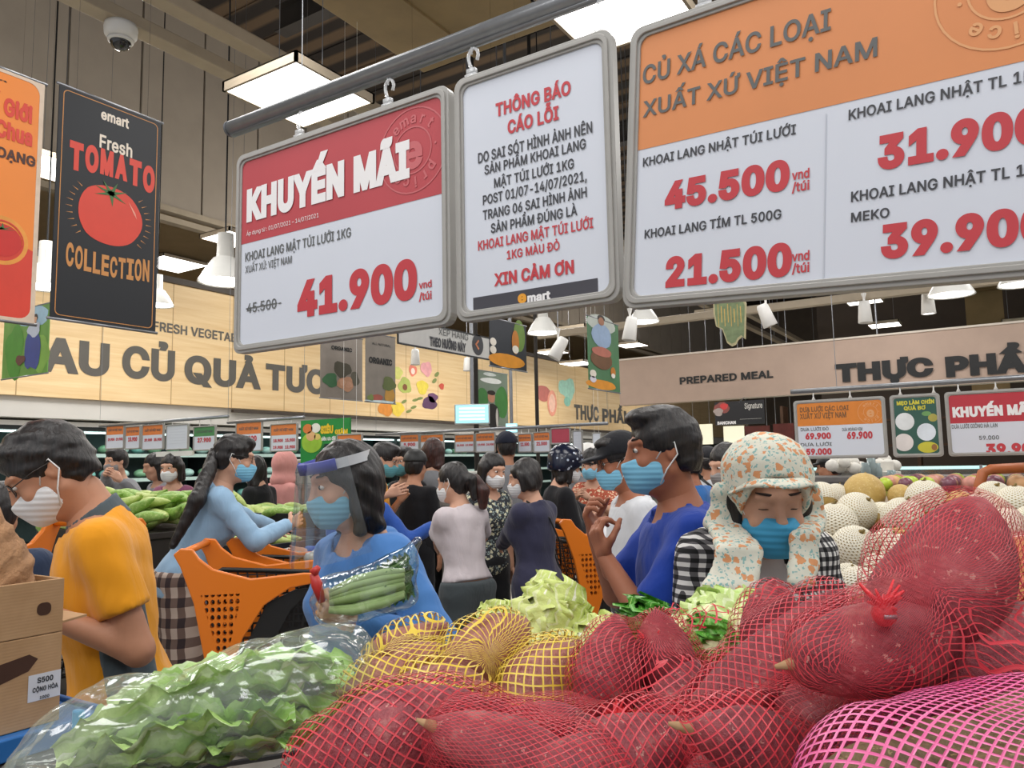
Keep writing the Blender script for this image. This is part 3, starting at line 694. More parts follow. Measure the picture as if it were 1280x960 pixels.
# ---------------------------------------------------------------- the figure builder
# local frame: x = the person's right (figure faces +y), z up; feet at z 0
def hand_field(wr, dirv, palm_n, curl, side, sc=1., res=.0035, spread=1.):
    """five-fingered hand from the wrist; dirv = towards the knuckles, palm_n = out of the palm"""
    d = nrm(dirv); n = nrm(np.array(palm_n) - d * np.dot(palm_n, d)); s_ = np.cross(d, n) * side     # s_ towards the thumb side
    W_ = np.array(wr, float); f = Field(W_ - .17 * sc, W_ + .17 * sc, res)
    f.cap(W_ - d * .05 * sc, W_ + d * .01 * sc, .026 * sc, .024 * sc, .01)
    kn = []
    for i, o in enumerate((.030, .010, -.010, -.029)):
        k = W_ + d * (.082 - .004 * abs(i - 1)) * sc + s_ * o * sc; kn.append(k); f.cap(W_ + d * .012 * sc + s_ * o * .6 * sc, k, .0145 * sc, .0105 * sc, .012)
    for i, (k, L) in enumerate(zip(kn, (.072, .08, .074, .058))):
        p = k; a = curl * .45 * 1.0
        for seg, (fr, r0, r1) in enumerate(((.45, .0098, .0090), (.30, .0090, .0082), (.25, .0082, .0068))):
            ang = R(a + curl * (0, .55, 1.0)[seg]); q = p + (d * math.cos(ang) + n * math.sin(ang) + s_ * (1.5 - i) * .07 * spread) * L * fr * sc
            f.cap(p, q, r0 * sc, r1 * sc, .003); p = q
    t0 = W_ + d * .022 * sc + s_ * .026 * sc; t1 = t0 + (d * .55 + s_ * .62 + n * .45) * .04 * sc; t2 = t1 + (d * .8 + s_ * .15 + n * (.35 + curl * .006)) * .03 * sc; t3 = t2 + (d * .85 - s_ * .1 + n * (.3 + curl * .006)) * .024 * sc
    f.cap(t0, t1, .015 * sc, .0118 * sc, .012).cap(t1, t2, .0115 * sc, .0100 * sc, .004).cap(t2, t3, .0100 * sc, .0078 * sc, .004)
    return f
class Person:
    def __init__(s, label, base, heading, H=1.6, sk=None, lean=0, bend=None, hp=0, hyaw=0, hroll=0, female=False, res=.013, hres=.006, arms=None, group=None, legs=True, wide=1., headpx=None, nf=0):
        s.nf = nf
        """lean: forward pitch of the torso; hp: head pitch (down +); hyaw: head turn (left +); arms: {'L':(upper dir, fore dir, hand dir, palm normal, curl)}"""
        if headpx is not None:
            s.build(H, lean, hp, hyaw, hroll, wide, female); tg = at(*headpx); f_ = tg.z / s.hc[2]; H = H * f_; s.build(H, lean, hp, hyaw, hroll, wide, female)
            heading = cyaw(heading); off = Matrix.Rotation(heading, 3, 'Z') @ Vector(s.hc); base = (tg.x - off.x, tg.y - off.y, 0); print('PERSON H=%.2f' % H, label)
        else: s.build(H, lean, hp, hyaw, hroll, wide, female)
        k = s.k; s.res = res; s.hres = hres; s.sk = sk or SK
        s.T = Thing('person', label, 'person', Vector((base[0], base[1], 0)), heading, group)
        s.W = s.T.M
        s.arms = {}
        for sd, sx in (('R', 1), ('L', -1)):
            A = (arms or {}).get(sd)
            if A is None: A = ((sx * .18, -.02, -1), (sx * .02, .15, -1), (0, .05, -1), (-sx, 0, 0), 18)
            if isinstance(A, dict):
                t = np.array(s.T.I @ at(*A['t'])); S0 = s.sh[sd]; D = t - S0; L = np.linalg.norm(D); la, lb = .28 * k, .245 * k; L2 = min(L, (la + lb) * .995); dn = D / L
                ca = (la * la + L2 * L2 - lb * lb) / (2 * la * L2); pole = np.array(A.get('pole', (sx * .4, -.6, -1)), float); pole = nrm(pole - dn * (pole @ dn))
                e = S0 + dn * la * ca + pole * la * math.sqrt(max(0, 1 - ca * ca)); w_ = S0 + dn * L2
                hd = A.get('hd'); hd = nrm(w_ - e) if hd is None else hd; cw = lambda v: np.array(s.T.I.to_3x3() @ (RGT * v[0] + FWD * v[1] + UP * v[2]))
                if 'hdw' in A: hd = cw(A['hdw']); A['pn'] = cw(A['pnw'])
                s.arms[sd] = (e, w_, hd, A.get('pn', (-sx, 0, 0)), A.get('curl', 25), sx); continue
            u, f_, hd, pn, cu = A; e = s.sh[sd] + nrm(u) * .27 * k; w_ = e + nrm(f_) * .235 * k
            s.arms[sd] = (e, w_, hd, pn, cu, sx)
        s.legs = []
        for sx in (1, -1):
            h = V3(sx * .085 * s.wd, 0, .88) * k; kn = V3(sx * .095 * s.wd, .015, .47) * k; an = V3(sx * .10 * s.wd, -.02, .07) * k; s.legs.append((h, kn, an))
        s.legs_on = legs
    def build(s, H, lean, hp, hyaw, hroll, wide, female):
        s.k = k = H / 1.65; s.female = female
        wd = wide * (.93 if female else 1.04)
        Lm = rotm('X', -lean)
        hip = V3(0, 0, .90) * k
        def T_(x, y, z): return hip + Lm @ (V3(x * wd, y, z - .90) * k)
        s.T_ = T_; s.hip = hip; s.Lm = Lm; s.wd = wd
        s.neck0 = T_(0, -.015, 1.385); s.neck1 = s.neck0 + (rotm('X', -lean * .5 - hp * .35 - s.nf) @ V3(0, .012, .085)) * k
        s.Hm = rotm('Z', hyaw) @ rotm('Y', hroll) @ rotm('X', -(hp + lean * .35)); s.hc = s.neck1 + (s.Hm @ V3(0, .022, .098)) * k
        s.sh = {'R': T_(.148 if female else .16, -.01, 1.342), 'L': T_(-.148 if female else -.16, -.01, 1.342)}
    # geometry sets -----------------------------------------------------------
    def torso(s, f, g=0., kk=.05, neck=False):
        k, T_, wd, Lm = s.k, s.T_, s.wd, s.Lm; fe = s.female
        f.ell(T_(0, 0, .93), np.array((.158 * wd * (1.06 if fe else 1), .102, .12)) * k + g, kk, M=Lm)
        f.ell(T_(0, .005, 1.08), np.array((.132 * wd * (.95 if fe else 1.06), .098, .16)) * k + g, kk, M=Lm)
        f.ell(T_(0, .0, 1.22), np.array((.142 * wd, .108, .16)) * k + g, kk, M=Lm)
        if fe:
            for x in (.065, -.065): f.ell(T_(x, .085, 1.215), np.array((.062, .05, .06)) * k + g, .05, M=Lm)
        f.cap(T_(.115, -.008, 1.335), T_(-.115, -.008, 1.335), .055 * k + g, .055 * k + g, kk)
        f.cap(T_(0, -.02, 1.33), s.neck0, .085 * k + g, .062 * k + g, kk)
        return f
    def box_of(s, pts, m): P = np.array(pts); return P.min(0) - m, P.max(0) + m
    def all_pts(s):
        P = [s.T_(0, 0, .9), s.hc + V3(0, 0, .13), s.T_(.2, .15, 1.3), s.T_(-.2, .15, 1.3), s.T_(.2, -.15, .9), s.T_(-.2, -.15, 1.2), s.T_(.2, .15, .9)]
        for e, w_, *_ in s.arms.values(): P += [e, w_]
        if s.legs_on: P += [V3(.16, .2, 0) * s.k, V3(-.16, -.1, 0) * s.k]
        else: P += [V3(.16, .2, .6) * s.k, V3(-.16, -.1, .6) * s.k]
        return P
    def head_field(s):
        k = s.k; h = s.hres; c = s.hc; Hm = s.Hm; f = Field(c - .2 * k, c + .19 * k, h)
        def P(x, y, z): return c + Hm @ (V3(x, y, z) * k)
        A = lambda *r: np.array(r) * k
        f.ell(P(0, -.012, .03), A(.076, .094, .088), .02, M=Hm); f.ell(P(0, .018, -.03), A(.066, .072, .085), .03, M=Hm)
        f.ell(P(0, .045, -.085), A(.042, .042, .032), .03, M=Hm)                                      # chin
        for x in (1, -1):
            f.ell(P(x * .036, .066, -.028), A(.026, .02, .022), .02, M=Hm)                           # cheek
            f.cap(P(x * .054, .0, -.055), P(x * .025, .05, -.095), .02 * k, .018 * k, .025)           # jaw
            f.ell(P(x * .033, .094, .018), A(.020, .014, .010), .010, 's', M=Hm)                      # socket
            f.cap(P(x * .012, .086, .034), P(x * .048, .072, .034), .010 * k, .008 * k, .012)          # brow ridge
            f.ell(P(x * .031, .074, .014), A(.0155, .0125, .0105), .004, M=Hm)                        # closed lid bulge
            f.ell(P(x * .076, -.008, .0), A(.009, .018, .031), .004, M=Hm); f.ell(P(x * .085, -.002, .004), A(.006, .009, .018), .003, 's', M=Hm)   # ear
        f.cap(P(0, .090, .022), P(0, .106, -.020), .0085 * k, .012 * k, .010); f.ell(P(0, .105, -.022), A(.0145, .013, .011), .006, M=Hm)
        for x in (1, -1): f.ell(P(x * .012, .098, -.026), A(.008, .009, .008), .004, M=Hm)
        f.cap(P(-.018, .083, -.053), P(.018, .083, -.053), .0075 * k, .0075 * k, .008); f.cap(P(-.014, .082, -.063), P(.014, .082, -.063), .008 * k, .008 * k, .006)
        f.cap(P(-.02, .092, -.0575), P(.02, .092, -.0575), .0018 * k, .0018 * k, .002, 's')
        n0 = s.neck0; f.cap(c + Hm @ (V3(0, -.012, -.06) * k), n0, .054 * k, .058 * k, .025)
        return f
    def body(s):
        k = s.k; lo, hi = s.box_of(s.all_pts(), .17 * k); f = Field(lo, hi, s.res)
        s.torso(f)
        for sd, (e, w_, hd, pn, cu, sx) in s.arms.items():
            f.cap(s.sh[sd], e, .045 * k, .037 * k, .035); f.cap(e, w_, .037 * k, .025 * k, .015)
        if s.legs_on:
            for h, kn, an in s.legs:
                f.cap(h, kn, .085 * k, .058 * k, .03); f.cap(kn, an, .056 * k, .036 * k, .02); f.cap(kn + V3(0, -.02, -.1) * k, kn + V3(0, -.02, -.2) * k, .05 * k, .04 * k, .03)
                f.cap(an + V3(0, -.02, -.035) * k, an + V3(0, .13, -.045) * k, .036 * k, .026 * k, .02)
        f.cap(s.neck1, s.neck0, .052 * k, .058 * k, .03)
        parts = [f.mesh(), s.head_field().mesh()]
        for sd, (e, w_, hd, pn, cu, sx) in s.arms.items(): parts.append(hand_field(w_, hd, pn, cu, sx, k * (.84 if s.female else .92), .0045 if s.hres < .007 else .006).mesh())
        return s.T.part('body', np_mesh(parts, 'body', s.W), s.sk, True)
    def add(s, name, f, m, sm=1, parent=None): return s.T.part(name, np_mesh([f.mesh()], name, s.W, sm), m, True, parent=parent)
    def shirt(s, m, sleeve='short', hem=.80, g=.014, name='shirt', neck=.0, wr=.004, seed=1, collar=None, open_neck=True, flare=.0, skirt=None, sl=.78):
        k = s.k; pts = s.all_pts(); lo, hi = s.box_of(pts, .17 * k); lo[2] = max(lo[2], (skirt or hem) * k - .12); f = Field(lo, hi, s.res)
        s.torso(f, g)
        hz = skirt or hem
        f.ell(s.T_(0, .0, .88), np.array((.158 * s.wd, .104, .14)) * k + (g + flare), .05, M=s.Lm)
        if hz < .82: f.cap(V3(0.04, 0, .86) * k, V3(.05, 0, hz - .05) * k, .108 * k + g, .108 * k + g + flare, .06); f.cap(V3(-.04, 0, .86) * k, V3(-.05, 0, hz - .05) * k, .108 * k + g, .108 * k + g + flare, .06)
        for sd, (e, w_, *_r) in s.arms.items():
            if sleeve == 'short': q = s.sh[sd] + (e - s.sh[sd]) * sl; f.cap(s.sh[sd], q, .047 * k + g, .05 * k + g, .035)
            elif sleeve == 'long': f.cap(s.sh[sd], e, .046 * k + g, .039 * k + g, .035); f.cap(e, w_, .038 * k + g, .03 * k + g * .8, .02)
        f.noise(wr, 26, seed)
        f.cut(s.T_(0, 0, hz) if s.Lm[1, 2] < .5 and skirt is None else V3(0, 0, hz) * k, -(s.Lm @ V3(0, 0, 1)) if skirt is None else V3(0, 0, -1))
        for sd, (e, w_, *_r) in s.arms.items():
            if sleeve == 'short': q = s.sh[sd] + (e - s.sh[sd]) * (sl + .02); f.cut_near(q, e - s.sh[sd], .085 * k)
            else: f.cut_near(w_ - nrm(w_ - e) * .012 * k, w_ - e, .085 * k)
        up = nrm(s.neck1 - s.neck0)
        f.cut_near(s.neck0 + up * (.004 + neck) * k, up + s.Lm @ V3(0, .3, 0), .098 * k)
        o = s.add(name, f, m)
        if collar:
            f = Field(s.neck0 - .13 * k, s.neck0 + .13 * k, .006); a = s.neck0 + up * -.012 * k; b = s.neck0 + up * .04 * k
            f.cap(a, b, .082 * k, .070 * k, .01); f.cap(a - up * .03, b + up * .05, .062 * k, .056 * k, .004, 's'); f.cut(b, up + V3(0, .25, 0)); f.cut(a, -up)
            f.cap(b + (rotm('Z', 0) @ V3(0, .08, .0)) * k, a + V3(0, .12, -.02) * k, .014 * k, .026 * k, .004, 's')
            s.add('collar', f, collar, parent=o)
        return o
    def trousers(s, m, to=.1, g=.02, name='trousers', wr=.004, top=.96):
        k = s.k; lo, hi = V3(-.3, -.25, to - .05) * k, V3(.3, .25, 1.05) * k; f = Field(lo, hi, s.res)
        f.ell(V3(0, 0, .92) * k, np.array((.158 * s.wd * (1.06 if s.female else 1), .118, .13)) * k + g * .6, .05)
        for h, kn, an in s.legs:
            f.cap(h, kn, .088 * k + g * .7, .062 * k + g, .03)
            if to < .4: f.cap(kn, an, .06 * k + g, .045 * k + g, .02)
        f.noise(wr, 24, 5); f.cut(V3(0, 0, to) * k, V3(0, 0, -1)); f.cut(V3(0, 0, top) * k, V3(0, 0, 1)); r_ = s.add(name, f, m)
        for sx in (0, 1):
            an = s.legs[sx][2]; f = Field(an + V3(-.09, -.14, -.1), an + V3(.09, .22, .08), .012); f.cap(an + V3(0, -.035, -.03) * k, an + V3(0, .13, -.04) * k, .042 * k, .034 * k, .02); f.cut(V3(0, 0, .004), V3(0, 0, -1)); s.add('shoe', f, SHOE)
        return r_
    def hair(s, style='short', m=None, length=.2, seed=3, under=False):
        k = s.k; c = s.hc; Hm = s.Hm; f = Field(c - (.22 + length) * k, c + .24 * k, max(s.hres, .006))
        def P(x, y, z): return c + Hm @ (V3(x, y, z) * k)
        A = lambda *r: np.array(r) * k
        f.ell(P(0, -.016, .036), A(.086, .102, .096), .02, M=Hm)
        f.ell(P(0, -.05, -.02), A(.074, .06, .075), .03, M=Hm)
        f.cut_near(P(0, .066, .0), Hm @ V3(0, 1, -.15), .09 * k) if False else None
        f.ell(P(0, .115, -.03), A(.078, .085, .092), .008, 's', M=Hm)              # opens the face
        f.ell(P(.09, .02, -.055), A(.03, .055, .06), .006, 's', M=Hm); f.ell(P(-.09, .02, -.055), A(.03, .055, .06), .006, 's', M=Hm)
        dn = V3(0, -.12, -1)
        if under: f.ell(P(0, .10, .03), A(.085, .09, .12), .008, 's', M=Hm)
        if style == 'short':
            f.ell(P(0, -.05, -.115), A(.09, .06, .05), .01, 's', M=Hm); f.ell(P(0, .05, .098), A(.055, .04, .026), .03, M=Hm)
        if style == 'crop': f.ell(P(0, -.05, -.115), A(.09, .06, .06), .01, 's', M=Hm); f.ell(P(0, .045, .105), A(.06, .05, .026), .03, M=Hm)
        if style in ('long', 'bob'):
            for x in (.062, .035, 0, -.035, -.062): f.cap(P(x, -.055 if abs(x) < .05 else -.03, .01), P(x * 1.1, -.055, .0) + dn * length * k, .04 * k, .028 * k, .03)
            for x in (.078, -.078): f.cap(P(x, .0, .02), P(x * 1.0, .0, -.02) + dn * length * .85 * k, .022 * k, .02 * k, .02)
        if style == 'pony':
            f.cap(P(0, -.10, .01), P(0, -.135, -.01), .03 * k, .032 * k, .02); f.cap(P(0, -.135, -.01), P(0, -.14, -.03) + dn * length * k, .036 * k, .018 * k, .02)
        if style == 'bun': f.ell(P(0, -.115, .02), A(.05, .045, .05), .02, M=Hm)
        f.noise(.004, 55, seed)
        return s.add('hair', f, m or HAIR)
    def mask(s, m, col_top=None, loops=True):
        k = s.k; c = s.hc; Hm = s.Hm
        def P(x, y, z): return c + Hm @ (V3(x, y, z) * k)
        A = lambda *r: np.array(r) * k
        f = Field(c - .17 * k, c + .17 * k, min(s.hres, .007)); f.ell(P(0, .03, -.052), A(.073, .082, .066), .02, M=Hm); f.ell(P(0, .098, -.03), A(.022, .026, .034), .03, M=Hm); f.ell(P(0, .07, -.085), A(.04, .038, .03), .03, M=Hm)
        f.cut(P(0, .05, -.002), Hm @ V3(0, .25, 1)); f.cut(P(0, .022, -.05), Hm @ V3(0, -1, .1)); f.cut(P(0, .05, -.122), Hm @ V3(0, .3, -1))
        o = s.add('face_mask', f, m)
        if loops:
            for x in (1, -1):
                mb = MB(); pts = [P(x * .066, .036, -.018), P(x * .078, .008, .018), P(x * .084, -.018, .022), P(x * .084, -.022, -.012), P(x * .076, .012, -.05), P(x * .064, .034, -.088)]
                mb.tube([s.W @ Vector(p) for p in pts], .0022 * k, 5); s.T.part('ear_loop', mb, LOOP, True, parent=o)
        return o
    def eyes(s, brows=True, closed=False):
        k = s.k; c = s.hc; Hm = s.Hm
        P = lambda x, y, z: s.W @ Vector(c + Hm @ (V3(x, y, z) * k))
        R3 = Matrix(Hm.tolist()); R3 = s.W.to_3x3() @ R3
        for x in (1, -1):
            if not closed:
                e = s.T.part('eye', MB().ell(P(x * .031, .0785, .0125), (.0128 * k, .0115 * k, .0078 * k), R3), EYEW, True)
                s.T.part('iris', MB().ell(P(x * .031, .0872, .0125), (.0064 * k, .0042 * k, .0064 * k), R3), EYED, True, parent=e)
            else:
                s.T.part('eyelash', MB().tube([P(x * (.031 + d), .0865 - .55 * abs(d) - (.006 if d * 1 > .008 else 0), .0085 - .18 * abs(d)) for d in (-.014, -.008, 0, .008, .014)], .0014 * k, 5), EYED, True)
            if brows: s.T.part('eyebrow', MB().tube([P(x * (.031 + d), .0885 - (.25 + (d > 0) * .5) * abs(d), .040 + .18 * abs(.02 + d) * (1 if d < .01 else .7)) for d in (-.018, -.008, .004, .014, .022)], [.002 * k, .0035 * k, .0034 * k, .0026 * k, .0012 * k], 6), BROW, True)
    def glasses(s, m=None):
        k = s.k; c = s.hc; Hm = s.Hm; P = lambda x, y, z: s.W @ Vector(c + Hm @ (V3(x, y, z) * k)); mb = MB()
        for x in (1, -1):
            mb.tube([P(x * .034 + .024 * math.cos(a), .096 - .25 * abs(.024 * math.cos(a)) , .012 + .019 * math.sin(a)) for a in [2 * math.pi * i / 16 for i in range(17)]], .0016 * k, 5)
            mb.tube([P(x * .058, .088, .016), P(x * .082, .03, .018), P(x * .084, -.012, .014)], .0016 * k, 5)
        mb.tube([P(-.010, .098, .014), P(0, .102, .017), P(.010, .098, .014)], .0016 * k, 5); s.T.part('glasses', mb, m or mat('thin_glasses_frame', '#3a3532', .3, .05, metal=.4), True)
def person_at(hx, hy, d, H, facing, **kw):
    """base point below the pixel where the head's centre stands"""
    p = at(hx, hy, d); return Vector((p.x, p.y, 0)), cyaw(facing)
# ---------------------------------------------------------------- patterned cloths and clear films
GING, t = nmat('gingham_cotton'); v = t.coord('Object'); sp = t.n('ShaderNodeSeparateXYZ'); t.t.links.new(v, sp.inputs[0])
uu_ = t.math('ADD', sp.outputs[0], t.math('MULTIPLY', sp.outputs[1], .9))
s1 = t.math('GREATER_THAN', t.math('SINE', t.math('MULTIPLY', uu_, 290.0)), 0); s2 = t.math('GREATER_THAN', t.math('SINE', t.math('MULTIPLY', sp.outputs[2], 290.0)), 0)
t.setc(t.ramp(t.math('MULTIPLY', t.math('ADD', s1, s2), .5), [(0, hexc('#e8e6e2')), (.3, hexc('#5a585a')), (.8, hexc('#121214'))], 'CONSTANT')); t.b.inputs['Roughness'].default_value = .85
nz = t.noise(v, 10, 3); t.bump(nz.outputs[0], .5, .02)
def floral(name, base, c1, c2, s1=26, s2=70):
    m, t = nmat(name); v = t.coord('Object'); a = t.n('ShaderNodeTexVoronoi'); a.inputs['Scale'].default_value = s1; b = t.n('ShaderNodeTexVoronoi'); b.inputs['Scale'].default_value = s2
    n = t.noise(v, 60, 2); vv = t.n('ShaderNodeVectorMath', operation='ADD'); sc = t.n('ShaderNodeVectorMath', operation='SCALE'); t.t.links.new(n.outputs[1], sc.inputs[0]); sc.inputs['Scale'].default_value = .025
    t.t.links.new(v, vv.inputs[0]); t.l(sc, 0, vv, 1); t.l(vv, 0, a, 'Vector'); t.l(vv, 0, b, 'Vector')
    x = t.mix(t.math('LESS_THAN', b.outputs[0], .34), hexc(base), hexc(c2)); t.setc(t.mix(t.math('LESS_THAN', a.outputs[0], .36), x, hexc(c1))); t.b.inputs['Roughness'].default_value = .85
    t.bump(t.noise(v, 14, 3).outputs[0], .4, .015); return m
FLOR = floral('orange_flower_cotton', '#dedccb', '#dd9a68', '#8fb9b4', 44, 105); FLORD = floral('dark_flower_cotton', '#2c3036', '#c9c6a8', '#8a9a98', 34, 60); FLORC = floral('coral_flower_cotton', '#b5583f', '#e2c9a8', '#8a3a2c', 40, 80)
PLAID, t = nmat('brown_plaid_cloth'); v = t.coord('Object'); sp = t.n('ShaderNodeSeparateXYZ'); t.t.links.new(v, sp.inputs[0])
s1 = t.math('GREATER_THAN', t.math('SINE', t.math('MULTIPLY', t.math('ADD', sp.outputs[0], sp.outputs[1]), 75.0)), .1); s2 = t.math('GREATER_THAN', t.math('SINE', t.math('MULTIPLY', sp.outputs[2], 62.0)), .1)
t.setc(t.ramp(t.math('MULTIPLY', t.math('ADD', s1, s2), .5), [(0, hexc('#b9a99d')), (.3, hexc('#6d5a52')), (.8, hexc('#33282a'))], 'CONSTANT')); t.b.inputs['Roughness'].default_value = .9
def film(name, tint='#f4f8f6', base=.06, edge=.55, bump=.0, bs=14, rough=.06, milk=0):
    """thin clear plastic: transparent with real reflections that grow at grazing angles"""
    m, t = nmat(name); tr = t.n('ShaderNodeBsdfTransparent'); tr.inputs[0].default_value = hexc(tint); gl = t.n('ShaderNodeBsdfGlossy'); gl.inputs['Roughness'].default_value = rough
    gl.inputs[0].default_value = (.95, .97, 1, 1); lw = t.n('ShaderNodeLayerWeight'); lw.inputs[0].default_value = .35
    mx = t.n('ShaderNodeMixShader'); f = t.math('ADD', t.math('MULTIPLY', lw.outputs[1], edge), base); t.t.links.new(f, mx.inputs[0]); t.l(tr, 0, mx, 1); t.l(gl, 0, mx, 2); t.t.links.new(mx.outputs[0], t.out.inputs['Surface'])
    if milk:
        df = t.n('ShaderNodeBsdfDiffuse'); df.inputs[0].default_value = hexc('#dfe8dc'); m2 = t.n('ShaderNodeMixShader'); m2.inputs[0].default_value = milk; t.l(mx, 0, m2, 1); t.l(df, 0, m2, 2); t.t.links.new(m2.outputs[0], t.out.inputs['Surface'])
    if bump:
        v = t.coord('Object'); n = t.noise(v, bs, 3, .5); n.inputs['Distortion'].default_value = 1.2; b = t.n('ShaderNodeBump'); b.inputs['Strength'].default_value = bump; b.inputs['Distance'].default_value = .02
        t.t.links.new(n.outputs[0], b.inputs['Height']); t.l(b, 0, gl, 'Normal'); t.l(b, 0, lw, 'Normal')
    return m
VISOR = film('clear_visor', '#f8fafb', .06, .4, milk=.035); BAGF2 = film('milky_bag_film', '#fafcf8', .05, .22, .5, 9, .12, .10); BAGF = film('clear_bag_film', '#eef4ee', .09, .42, .55, 9, .14)
YEL = cloth('yellow_polo_knit', '#e79a1c'); GRYP = cloth('slate_panel_knit', '#4f5a60'); LBLUE = cloth('light_blue_hoodie', '#93b4d0'); JBLUE = cloth('sky_blue_jacket', '#5489cc'); ROYAL = cloth('royal_blue_tee', '#1c3f9e'); WORKB = cloth('worker_blue_shirt', '#2f55a5')
TEEW = cloth('off_white_tee', '#c9bfc2'); SHORTS = cloth('charcoal_shorts', '#40474a'); NAVY = cloth('navy_jersey', '#34344a'); BLACKC = cloth('black_cloth', '#17171b'); DKPANTS = cloth('dark_trousers', '#1d1e22'); JEANS = cloth('blue_jeans', '#3f5876')
REDC = cloth('dark_red_jacket', '#8e2029'); WHITEC = cloth('white_tee', '#d5d7da'); PINK = cloth('pink_hoodie', '#dc9a94'); PURP = cloth('mauve_cardigan', '#8b4f6c'); GREYC = cloth('grey_cloth', '#87888c'); BEIGE = cloth('beige_top', '#b9aca0'); MIDB = cloth('mid_blue_shirt', '#3c74b8'); BRIGHTR = cloth('bright_red_vest', '#b8262c')
def local(P, px, py, d): return np.array(P.T.I @ at(px, py, d))
# -- 1 the stock man in yellow, bent over the boxes
P = Person('person in a yellow and grey polo shirt and pale mask bending over the cardboard boxes', None, 118, 1.68, SK, 11, hp=36, hyaw=0, wide=1.04, res=.012, hres=.0045, headpx=(62, 588, 2.02), legs=True,
    arms={'L': dict(t=(48, 764, 1.86), pole=(-.15, -.9, -.9), curl=35), 'R': dict(t=(20, 760, 1.91), pole=(.5, -.6, -.9), curl=35)})
P.body(); sh = P.shirt(YEL, 'short', .80, collar=GRYP, neck=.004, sl=.62)
f = Field(*P.box_of(P.all_pts(), .2), .012); P.torso(f, .021); f.ell(P.T_(0, .0, .88), np.array((.16 * P.wd, .12, .14)) * P.k + .022, .05, M=P.Lm); f.noise(.004, 26, 1)
f.cut(P.T_(0, 0, .803), -(P.Lm @ V3(0, 0, 1))); f.cut(P.T_(0, 0, 1.24), (P.Lm @ V3(0, .3, 1))); f.cut(P.T_(0, .035, 1), P.Lm @ V3(.0, 1, 0)); f.cut(P.T_(0, -.085, 1), P.Lm @ V3(0, -1, 0)); P.add('side_panel', f, GRYP, parent=sh)
P.trousers(BLACKC); P.hair('short', seed=5); m_ = P.mask(MW); P.eyes(brows=False); P.glasses()
q = P.T_(-.075, .128, 1.2); P.T.part('chest_badge', MB().ell(P.W @ Vector(q), (.022, .010, .014), P.W.to_3x3()), mat('pale_badge', '#d9a890', .4, .1), True, parent=sh)
# -- 2 woman in the light blue hoodie reaching over the gourds
P = Person('person in a light blue hoodie and brown plaid trousers reaching over the gourds', None, -62, 1.6, SKL, 24, hp=4, hyaw=-8, female=True, wide=1.02, headpx=(293, 573, 4.3),
    arms={'R': dict(t=(362, 655, 4.37), pole=(.6, -.2, -.8), curl=30), 'L': dict(t=(352, 664, 4.91), pole=(-.6, -.2, -.8), curl=30)})
P.body(); sh = P.shirt(LBLUE, 'long', .80, neck=.0)
f = Field(P.neck0 - .2, P.neck0 + .2, .01); f.ell(P.neck0 + P.Lm @ V3(0, -.07, -.035), (.095, .045, .075), .03, M=P.Lm); f.cap(P.neck0 + P.Lm @ V3(.07, .0, .0), P.neck0 + P.Lm @ V3(-.07, .0, .0), .03, .03, .04); f.noise(.004, 40, 2); f.cut_near(P.neck0 + P.Lm @ V3(0, .0, .05), P.Lm @ V3(0, .2, 1), .1); P.add('hood', f, LBLUE, parent=sh)
P.trousers(PLAID, .1, .035); hr = P.hair('short', seed=2); P.mask(MB_); P.glasses()
a = P.hc + P.Hm @ V3(0, -.1, .01); mid = local(P, 246, 625, 4.05); e_ = local(P, 216, 682, 4.0)
f = Field(np.minimum(np.minimum(a, mid), e_) - .08, np.maximum(np.maximum(a, mid), e_) + .08, .008); f.cap(a, mid, .036, .04, .02).cap(mid, e_, .04, .022, .02); f.noise(.005, 50, 3); P.add('ponytail', f, HAIR, parent=hr)
P.T.part('hair_clip', MB().ell(P.W @ Vector(a + V3(0, -.02, .0)), (.022, .016, .03)), mat('pale_hair_clip', '#c5ccd4', .2, .05), True, parent=hr)
# -- 10 worker in royal blue mostly behind the woman with the visor
P = Person('person in a royal blue work shirt and jeans mostly hidden behind the visor wearer', None, 20, 1.6, SKL, 12, headpx=(446, 600, 5.1), wide=1.04,
    arms={'R': dict(t=(545, 656, 5.2), pole=(.3, -.3, -1), curl=30), 'L': dict(t=(380, 690, 4.85), pole=(-.6, -.3, -.8), curl=30)})
P.body(); P.shirt(WORKB, 'long', .82); P.trousers(JEANS); P.hair('short')
# -- 3 woman with the visor
P = Person('person in a sky blue jacket wearing a clear face visor and holding bagged greens', None, 138, 1.58, SKL, 4, hp=12, hyaw=-16, female=True, wide=1.03, res=.012, hres=.0045, headpx=(432, 605, 2.15),
    arms={'L': dict(t=(438, 778, 1.93), pole=(-.8, -.5, -.8), hdw=(-.85, -.1, .5), pnw=(.1, 1, .1), curl=66)})
P.body(); sh = P.shirt(JBLUE, 'long', .72, g=.017, wr=.006, neck=-.006, flare=.02)
f = Field(P.neck0 - .22, P.neck0 + .2, .009); f.cap(P.neck0 + V3(.075, .02, -.01), P.neck0 + V3(0, -.07, .0), .03, .038, .02).cap(P.neck0 + V3(-.075, .02, -.01), P.neck0 + V3(0, -.07, .0), .03, .038, .02); f.cap(P.neck0 + V3(.07, .03, -.01), P.neck0 + V3(.012, .085, -.11), .026, .014, .02).cap(P.neck0 + V3(-.07, .03, -.01), P.neck0 + V3(-.012, .085, -.11), .026, .014, .02); f.noise(.003, 40, 4); P.add('hood', f, JBLUE, parent=sh)
P.trousers(DKPANTS); P.hair('bob', length=.13, seed=8); P.mask(pleat_mask('teal_blue_mask', '#79b4cc')); P.eyes()
k = P.k; c = P.hc; Hm = P.Hm
def vis(a, r, z): return P.W @ Vector(c + Hm @ (V3(r * math.sin(a), .012 + r * math.cos(a), z) * k))
